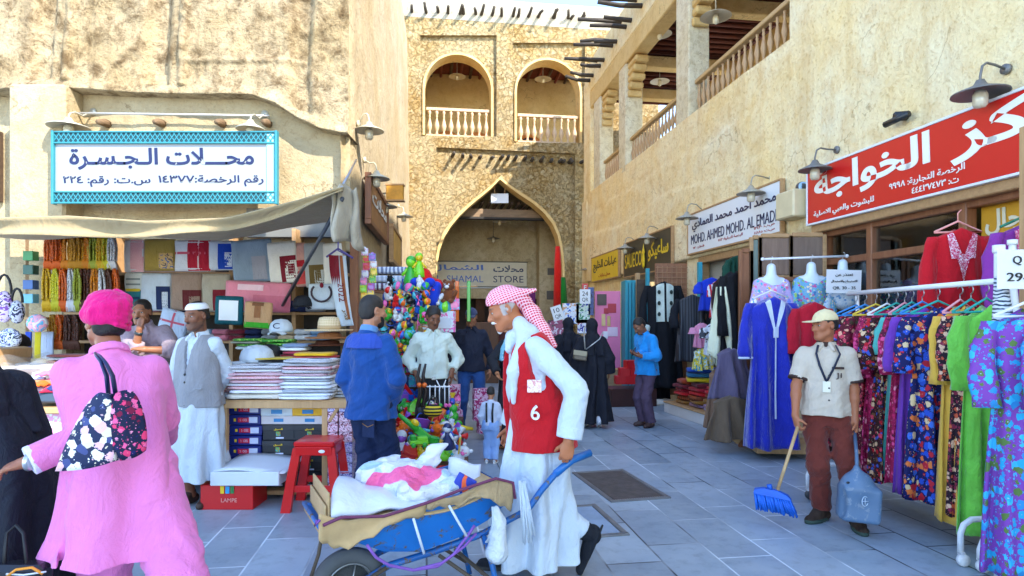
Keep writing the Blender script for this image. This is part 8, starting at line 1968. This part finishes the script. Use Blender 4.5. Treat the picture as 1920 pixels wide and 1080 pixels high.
for i,(s_,key,zb,sc,sl,lab,hc) in enumerate([
(.02,'maroon',.36,1.0,.42,'maroon flowered dress farthest along the white rack, beside the cleaner\'s shoulder','blue'),(.10,'brown',.33,1.05,.45,'second maroon brown flowered dress from the far end of the rack','blue'),(.19,'maroon',.30,.95,.42,'dark red flowered dress third from the far end of the rack','yellow'),(.28,'magenta',.26,.85,.5,'magenta and pink flowered dress with pointed sleeve','white'),(.35,'brown',.24,.92,.42,'brown dress with red and cream flowers beside the turquoise one','teal'),(.41,'teal',.30,.62,.3,'narrow plain turquoise dress squeezed in the middle of the rack','pink'),(.46,'magenta',.28,.80,.45,'dark pink flowered dress just left of the plain purple one','teal'),(.53,'purple',.22,.84,.42,'plain purple dress on the white rack','blue'),(.63,'navy',.22,.98,.42,'navy dress with red and cream flowers, widest on the rack','teal'),(.76,'yellow',.14,.66,.48,'plain yellow dress hanging lowest on the rack','pink'),(.82,'black',.20,.62,.45,'dark small flowered dress between yellow and green','teal'),(.90,'green',.12,.74,.5,'bright green shiny dress near the end post','teal')]):
 p=RKA+(RKB-RKA)*s_;top=p+Vector((.0,0,-.155));garment('dress',lab,top,top.z-zb-.02,FM[key],.1*math.sin(i*2.3)-.05,sc*1.03,sl,None,.062,.42,group='dresses on the white rack',hanger=HC[hc],hanger_lab=f'{hc} hanger of the {lab.split(" farthest")[0].split(",")[0][:60]}')
for i,(x,y,key,zb,sc,lab) in enumerate(((3.03,3.62,'lilac',.12,1.05,'purple dress with turquoise flowers at the right edge, nearest the street'),(3.20,3.48,'lilac',.14,1.0,'second purple turquoise flowered dress behind the nearest one'),(3.28,3.36,'red',.80,.8,'short red and white flowered dress at the right edge'))):
 garment('dress',lab,(x,y,1.66),1.66-zb,FM[key],-.1,sc,.5,None,.10,.4,group='dresses on the second rack',hanger=HC['white'],hanger_lab=['white hanger of the nearest purple turquoise dress','white hanger of the second purple turquoise dress','white hanger of the short red and white dress'][i])
def rack2():
 e=empty('clothes_rack',(3.3,3.5,0),'second white rack at the right edge with a price card','clothes rack');mb=MB();mb.tube([(2.95,3.75,1.815),(4.1,3.3,1.83)],.022,10);mb.build('hanging_rail',WHITEP,e);mb=MB();mb.tube([(2.99,3.80,.0),(2.99,3.80,2.02)],.026,10);mb.lathe([(.0,2.05),(.034,2.05),(.034,2.01),(.028,2.0)][::-1],(2.99,3.8,0),ID3,14);mb.build('upright',WHITEP,e)
 c=W(1905,505,3.6);f=empty('price_card',c,'white price card reading Q 29 on the second rack','price card');mb=MB();mb.box(c,(.22,.01,.23),ID3,0,.002);b=mb.build('card',WHITE,f);letters('Q',c+Vector((-.0,-.009,.05)),(1,0,0),(0,0,1),.05,.055,BLK,b,'lettering',.02);letters('29-',c+Vector((0,-.009,-.045)),(1,0,0),(0,0,1),.12,.05,BLK,b,'lettering',.02)
 g=empty('striped_cloth',(2.99,3.79,1.2),'black and white zebra striped cloth wound on the white rack post','cloth');mb=MB();mb.tube([(2.99,3.79,1.86),(3.0,3.78,1.6),(2.985,3.78,1.35),(2.99,3.78,1.15)],[.03,.055,.06,.045],12);mb.build('wound_cloth',stripes(S(206,214,224),S(40,60,80),14,'Z',.6,dist=6),g)
rack2()
mb=MB();mb.tube([W(1620,884,5.9) ,W(1730,917,5.6),W(1845,948,5.3)],.012,6);cb=mb.build('floor_cable',BLK);cb.location.z=.013;tag(cb,'black cable running along the ground behind the rack','cable')
# ================================================================== BARROW AND CLEANER'S TOOLS
def BYP(px):return min(3.9,max(3.12,3.22+(px-640)*.00150))
BD=Vector((W(1000,0,BYP(1000)).x-W(640,0,BYP(640)).x,BYP(1000)-BYP(640),0)).normalized();BN=Vector((-BD.y,BD.x,0))
def barrow():
 Y=3.45;BL=worn(S(16,110,190),S(92,84,72),.565);BL2=worn(S(24,98,168),S(110,92,70),.55,.4,30);RUST=M(S(92,80,66),.8,.2,.35);e=empty('wheelbarrow',(W(790,0,Y).x,Y,0),'blue metal wheelbarrow loaded with white bags and cardboard','wheelbarrow')
 # tray: rim and floor outlines (px, py) on the near side; far side is .56 m behind
 rim=[(606,1000),(640,1008),(720,968),(800,944),(880,925),(945,905),(962,915)];flr=[(690,1012),(720,1034),(790,1035),(860,1008),(915,975),(948,945),(958,930)]
 yn,yf=-.25,.29
 rn=[W(x,y,BYP(x)+yn) for x,y in rim];fl=[W(x,y,BYP(x)+yn+.05) for x,y in flr];rf=[p+BN*.54 for p in rn];ff=[p+BN*.44 for p in fl]
 mb=MB();n=len(rim);vs=rn+fl+ff+rf;fs=[]
 for r in range(3):
  for i in range(n-1):fs.append((r*n+i,r*n+i+1,(r+1)*n+i+1,(r+1)*n+i))
 fs+=[(0,n,2*n,3*n),(n-1,4*n-1,3*n-1,2*n-1)];mb.add(vs,fs,0,False)
 off=[v*1.0 for v in vs];mb.build('tray',BL,e)
 mb=MB();mb.tube(rn,.012,6);mb.tube(rf,.012,6);mb.tube([rn[0],rf[0]],.012,6);mb.build('tray_rim',BL2,e)
 # frame rails with handles
 for s_,y in ((-1,yn+.06),(1,yf-.04)):
  mb=MB();pts=[W(x,py,BYP(x)) for x,py in ((660,1094),(720,1050),(800,1020),(880,986),(960,940),(985,905),(1010,876),(1040,851),(1074,838))];pts=[p+BN*y*min(1,.25+i*.2) for i,p in enumerate(pts)];mb.tube(pts,.019,9);mb.build('handle_rail',BL2,e)
  mb=MB();mb.tube([pts[-1],pts[-2],pts[-3]],.0235,10);mb.build('grip',M(S(24,100,170),.3,var=.2),e)
  mb=MB();a=W(880,985,BYP(880))+BN*y;mb.tube([a,Vector((a.x+.05,a.y+.03*s_,a.z-.15)),Vector((a.x+.10,a.y+.05*s_,0.01)),],.016,8);mb.build('leg',BL2,e)
  mb=MB();b=W(800,1020,BYP(800))+BN*y;mb.tube([b,Vector((a.x+.09,a.y+.045*s_,.08))],.011,7);mb.build('leg_brace',RUST,e)
 mb=MB();c=W(890,0,BYP(890));c.z=.16;mb.tube([c+BN*yn,c+BN*yf],.012,7);mb.build('cross_bar',RUST,e)
 wc=W(654,0,BYP(654));wc.z=.20;R=frame(BD,Vector((0,0,1)),-BN);w=empty('wheel',wc-e.location,None,None);w.parent=e
 mb=MB();prof=[(.158+.042*math.cos(t),.042*math.sin(t)) for t in np.linspace(0,2*math.pi,13)];mb.lathe(prof,wc,R,40);mb.build('tyre',M((.10,.105,.105),.8,var=.3),w)
 mb=MB();mb.lathe([(.118,-.03),(.125,-.032),(.125,.032),(.118,.03),(.11,0),(.118,-.03)],wc,R,32);mb.build('rim',M(S(150,152,150),.4,.6,.2),w);mb=MB();mb.lathe([(0,-.06),(.028,-.06),(.028,.06),(0,.06)],wc,R,14);mb.build('hub',RUST,w)
 mb=MB()
 for i in range(10):a=i*.628;mb.tube([wc+R @ Vector((.02*math.cos(a),.02*math.sin(a),.04*(-1)**i)),wc+R @ Vector((.118*math.cos(a),.118*math.sin(a),0))],.005,5)
 mb.build('spokes',M(S(150,152,150),.4,.6,.2),w)
 for s_ in (-1,1):mb=MB();mb.tube([wc+BN*.06*s_,W(715,1052,BYP(715))+BN*.10*s_],.012,7);mb.build('fork',RUST,e)
 mb=MB();mb.tube([W(603,1005,BYP(603)+yn),W(597,1040,BYP(600)+yn+.02),W(582,1085,BYP(582)+yn+.05)],.009,7);mb.build('front_stay',RUST,e)
 return rn,rf,Y,yn,yf
RN_,RF_,BY,BYN,BYF=barrow();BN0=-.25
def load():
 CB=M(S(196,164,116),.85,var=.2,vs=9,bump=.4,bs=40);PL=M(S(214,220,230),.3,var=.06,bump=.5,bs=14,bd=.02);PKS=spots(S(222,226,234),S(240,96,150),S(170,200,226),5,.6)
 # cardboard lining hanging over the near rim
 e=empty('cardboard_lining',W(760,960,BY),'torn brown cardboard and sacking lining the barrow','cardboard')
 def Q(px,py,d):return W(px,py,BYP(px)+d)
 def lin(px,py0,py1,dy=0):return lambda u,v:W(np.interp(u,np.linspace(0,1,len(px)),px),np.interp(u,np.linspace(0,1,len(px)),py0)*(1-v)+np.interp(u,np.linspace(0,1,len(px)),py1)*v+3*math.sin(u*40)*v,BYP(np.interp(u,np.linspace(0,1,len(px)),px))+BN0-.03-dy-.025*math.sin(u*9+v*3)*v)
 mb=MB();mb.sheet(lin([597,620,650,700,740,790,803],[962,970,976,968,958,944,940],[1012,1022,1030,1006,975,966,946]),26,6,.012);mb.build('front_flap',CB,e)
 mb=MB();mb.sheet(lin([800,830,860,900,935,955,962],[942,936,928,908,898,902,912],[952,946,950,930,945,955,940],.01),24,6,.012);mb.build('rear_flap',cloth(S(176,150,112),.3),e)
 mb=MB();mb.sheet(lambda u,v:RN_[0]*(1-u)*(1-v)+RN_[5]*u*(1-v)+RF_[0]*(1-u)*v+RF_[5]*u*v+Vector((0,0,.03*math.sin(u*7)-.03)),16,6,.01);mb.build('inner_sheet',CB,e)
 for px,h in ((618,60),(612,36)):
  mb=MB();mb.sheet(lambda u,v:Q(px+8*u,985-h*v+6*u,BN0+.02)+BN*.5*u,8,6,.008);mb.build('side_flap',CB,e)
  # big folded white sheet
 mb=MB();mb.sheet(lambda u,v:(Q(621,972,BN0)*(1-u)+Q(803,942,BN0)*u)*(1-v)+(Q(634,893,.05)*(1-u)+Q(790,922,.1)*u)*v+Vector((0,-.035*math.sin(math.pi*v)-.01*math.sin(u*9+v*5),.075*math.sin(math.pi*v)*(1-u*.75)*.6+.008*math.sin(u*14))),22,12,.02);tag(mb.build('folded_sheet',PL),'large folded white sheet at the front of the barrow load','sheet')
 def bag(name,lab,pts,mat,seed,cat='bag',wr=.012,wf=38):
  q=SDF(.011)
  for a,b,ra,rb in pts:q.cone(a,b,ra,rb,.06)
  o=q.mesh(name,mat,None,tuple(pts[0][0]),wr=wr,wf=wf,seed=seed);tag(o,lab,cat);return o
 V=lambda px,py,dy:Q(px,py,dy)
 bag('plastic_bag','bulging white plastic bag with pink print in the middle of the barrow',[(V(700,900,.1),V(760,905,.0),.10,.10),(V(760,905,0),V(830,915,-.05),.10,.09),(V(830,915,-.05),V(870,920,0),.09,.05),(V(790,880,.15),V(730,885,.15),.06,.07),(V(760,925,-.16),V(840,930,-.16),.05,.05)],PKS,2)
 bag('plastic_bag','knotted white bag tip sticking up from the barrow load',[(V(790,890,.12),V(815,845,.1),.05,.03),(V(815,845,.1),V(838,834,.1),.03,.008),(V(770,890,.1),V(800,870,.1),.05,.05)],PL,3)
 bag('plastic_bag','pale blue crumpled bag lying along the near rim of the barrow',[(V(812,925,-.14),V(850,915,-.14),.05,.045),(V(850,915,-.14),V(885,905,-.1),.045,.02)],film((.55,.66,.78),.9,.25),5)
 bag('plastic_bag','small crumpled white bag wedged behind the folded sheet',[(V(690,888,.14),V(724,878,.16),.05,.06),(V(724,878,.16),V(748,862,.2),.05,.02)],PL,6)
 mb=MB();mb.sheet(lambda u,v:V(838+60*u+4*v,905-48*v*(1-.25*u)+28*u*(1-v) ,.02+.1*v-.05*u)+Vector((0,-.02*math.sin(3*u),.01*math.sin(u*6))),10,8,.012);tag(mb.build('white_board',PL),'stiff white card standing upright in the barrow','card')
 mb=MB();mb.sheet(lambda u,v:V(872+58*u,872+38*u+(1-v)*34,.0+.1*v)+Vector((0,0,.012*math.sin(u*7))),10,8,.012);tag(mb.build('white_board',PL),'second white card leaning towards the porter in the barrow','card')
 mb=MB();c=V(868,912,-.2);mb.box(c,(.11,.02,.12),Matrix.Rotation(.5,3,'Y'),0,.003);b=mb.build('printed_packet',patches([S(30,60,170),S(24,50,150),S(230,90,40),S(220,60,140)],9));tag(b,'dark blue and orange printed packet on the load','packet')
 # ropes
 e=empty('rope',V(800,960,-.3),'purple and white ropes tied round the barrow','rope');PU=M(S(130,84,170),.7);WH=M(S(214,220,228),.7)
 w_=lambda px,py,d=0:Q(px,py,BN0-.06-d)
 for pts,m_,r in (([(606,985),(640,970),(720,968),(800,943),(860,920),(930,897),(962,905),(966,935)],M(S(110,50,84),.7),.008),([(688,1022),(705,1045),(730,1060),(775,1069),(820,1062),(850,1040),(880,1000),(890,985)],PU,.008),([(775,1069),(830,1055),(870,1025),(893,1000)],PU,.007),([(775,972),(785,1005),(795,1038)],WH,.007),([(842,948),(860,980),(875,1005)],WH,.007),([(600,975),(590,985),(594,975)],PU,.007)):
  mb=MB();mb.tube([w_(*p) for p in pts],r,6);mb.build('cord',m_,e)
  # hanging white bag and tassels by the handle
 q=SDF(.009);q.cone(w_(935,975),w_(932,1035,.02),.035,.062,.04);q.cone(w_(930,955),w_(935,975),.02,.035,.02);o=q.mesh('hanging_bag',film((.75,.79,.82),.75,.25),None,tuple(w_(935,990)),wr=.004,wf=40);tag(o,'small white plastic bag hanging from the barrow near the porter\'s knees','bag')
 mb=MB();rr=random.Random(2)
 for i in range(18):
  a=w_(978+rr.uniform(-5,6),905+rr.uniform(-4,6),.0);x=rr.uniform(-.02,.06);mb.tube([a,a+Vector((x*.5,-.02,-.12)),a+Vector((x,-.01,-rr.uniform(.2,.33)))],.005,5)
 tag(mb.build('white_tassels',WHITECL),'bundle of white string tassels hanging from the barrow handle','tassels')
 mb=MB()
 for i in range(8):a=w_(928+rr.uniform(-6,6),950);mb.tube([a,a+Vector((rr.uniform(-.04,.03),-.01,-.10)),a+Vector((rr.uniform(-.05,.03),-.01,-.19))],.004,5)
 tag(mb.build('bag_strings',WHITECL),'white strings above the small hanging plastic bag','strings')
load()
def broom():
 Y=4.75;a,b=W(1496,800,4.83),W(1456,925,Y);e=empty('broom',b,'blue broom with wooden handle held by the cleaner','broom');mb=MB();mb.tube([a+(a-b)*.05,b],.013,9);mb.build('handle',wood((.42,.24,.10),(.60,.40,.20),4,'Z'),e)
 BB=M(S(20,92,196),.5,var=.2);d=Vector((1,-.45,-.12)).normalized();c=W(1448,930,Y);up=Vector((-.25,.1,1)).normalized();n=d.cross(up).normalized();R=frame(d,n,up)
 mb=MB();mb.loft([[c+R @ Vector((w*x,t*y,z)) for x,y in ((-1,-1),(1,-1),(1,1),(-1,1))] for z,w,t in ((.0,.135,.035),(.03,.12,.032),(.055,.05,.025))],sm=False);mb.build('broom_head',BB,e)
 mb=MB();rr=random.Random(6)
 for i in range(260):x,y=rr.uniform(-.125,.125),rr.uniform(-.028,.028);mb.tube([c+R @ Vector((x,y,0)),c+R @ Vector((x*1.12+rr.uniform(-.008,.008),y*1.3,-.085-rr.uniform(0,.05)))],[.0085,.006],4)
 mb.build('bristles',M(S(22,100,206),.6,var=.25),e);mb=MB();mb.tube([c+up*.05,c+up*.09],.02,8);mb.build('ferrule',BB,e);mb=MB();mb.box(c+R @ Vector((.0,-.034,.028)),(.03,.004,.02),R);mb.build('label',WHITE,e)
broom()
def dustpan():
 Y=4.52;DP=worn(S(86,112,140),S(120,134,150),.56,.4,16);e=empty('dustpan',W(1608,975,Y),'grey blue upright dustpan with long handle in the cleaner\'s left hand','dustpan');lx=lambda px,py,dy:W(px,py,Y+dy)
 mb=MB();mb.tube([lx(1602,806,.29),lx(1606,850,.10),lx(1607,885,.01)],.013,9);mb.build('handle',DP,e)
 q=SDF(.007);c=lx(1610,930,.0);R=np.array(rotz(-.25) @ Matrix.Rotation(.06,3,'Y'));q.box(c-Vector((0,0,.05)),(.135,.085,.13),R,.03,.02);q.ell(c+Vector((-.01,0,.07)),(.115,.08,.115),R,.04);q.cone(c+Vector((-.01,.0,.14)),c+Vector((-.015,.0,.21)),.03,.02,.04)
 q.ell(c+Vector((-.16,-.03,-.05)),(.05,.05,.13),R,.03,'s');q.mesh('pan',DP,e)
 mb=MB();mb.tube([lx(1622,940,-.095)+Vector((.026*math.cos(t),.007*math.cos(t),.034*math.sin(t))) for t in np.linspace(0,6.283,17)],.0035,5);mb.build('round_emblem',M(S(180,196,214),.4),e);mb=MB();mb.tube([lx(1616,940,-.096),lx(1628,940,-.096)],.003,5);mb.tube([lx(1622,933,-.096),lx(1622,947,-.096)],.003,5);mb.build('emblem_bars',M(S(180,196,214),.4),e)
 mb=MB();mb.ball(lx(1590,905,-.08),(.014,.008,.009),ID3,8);mb.build('slot',BLK,e)
dustpan()
mb=MB();tag(mb.box(W(718,870,5.2),(.12,.06,.3),rotz(.3),0,.02).build('paper_bag',patches([S(226,226,230),S(216,218,224),S(206,50,50)],8)),'white and red paper bag between the denim man\'s legs','bag')
for o in list(SC.objects):
 if o.name.startswith('shelf_edge'):tag(o,'short wooden shelf above the cord bundles','shelf')
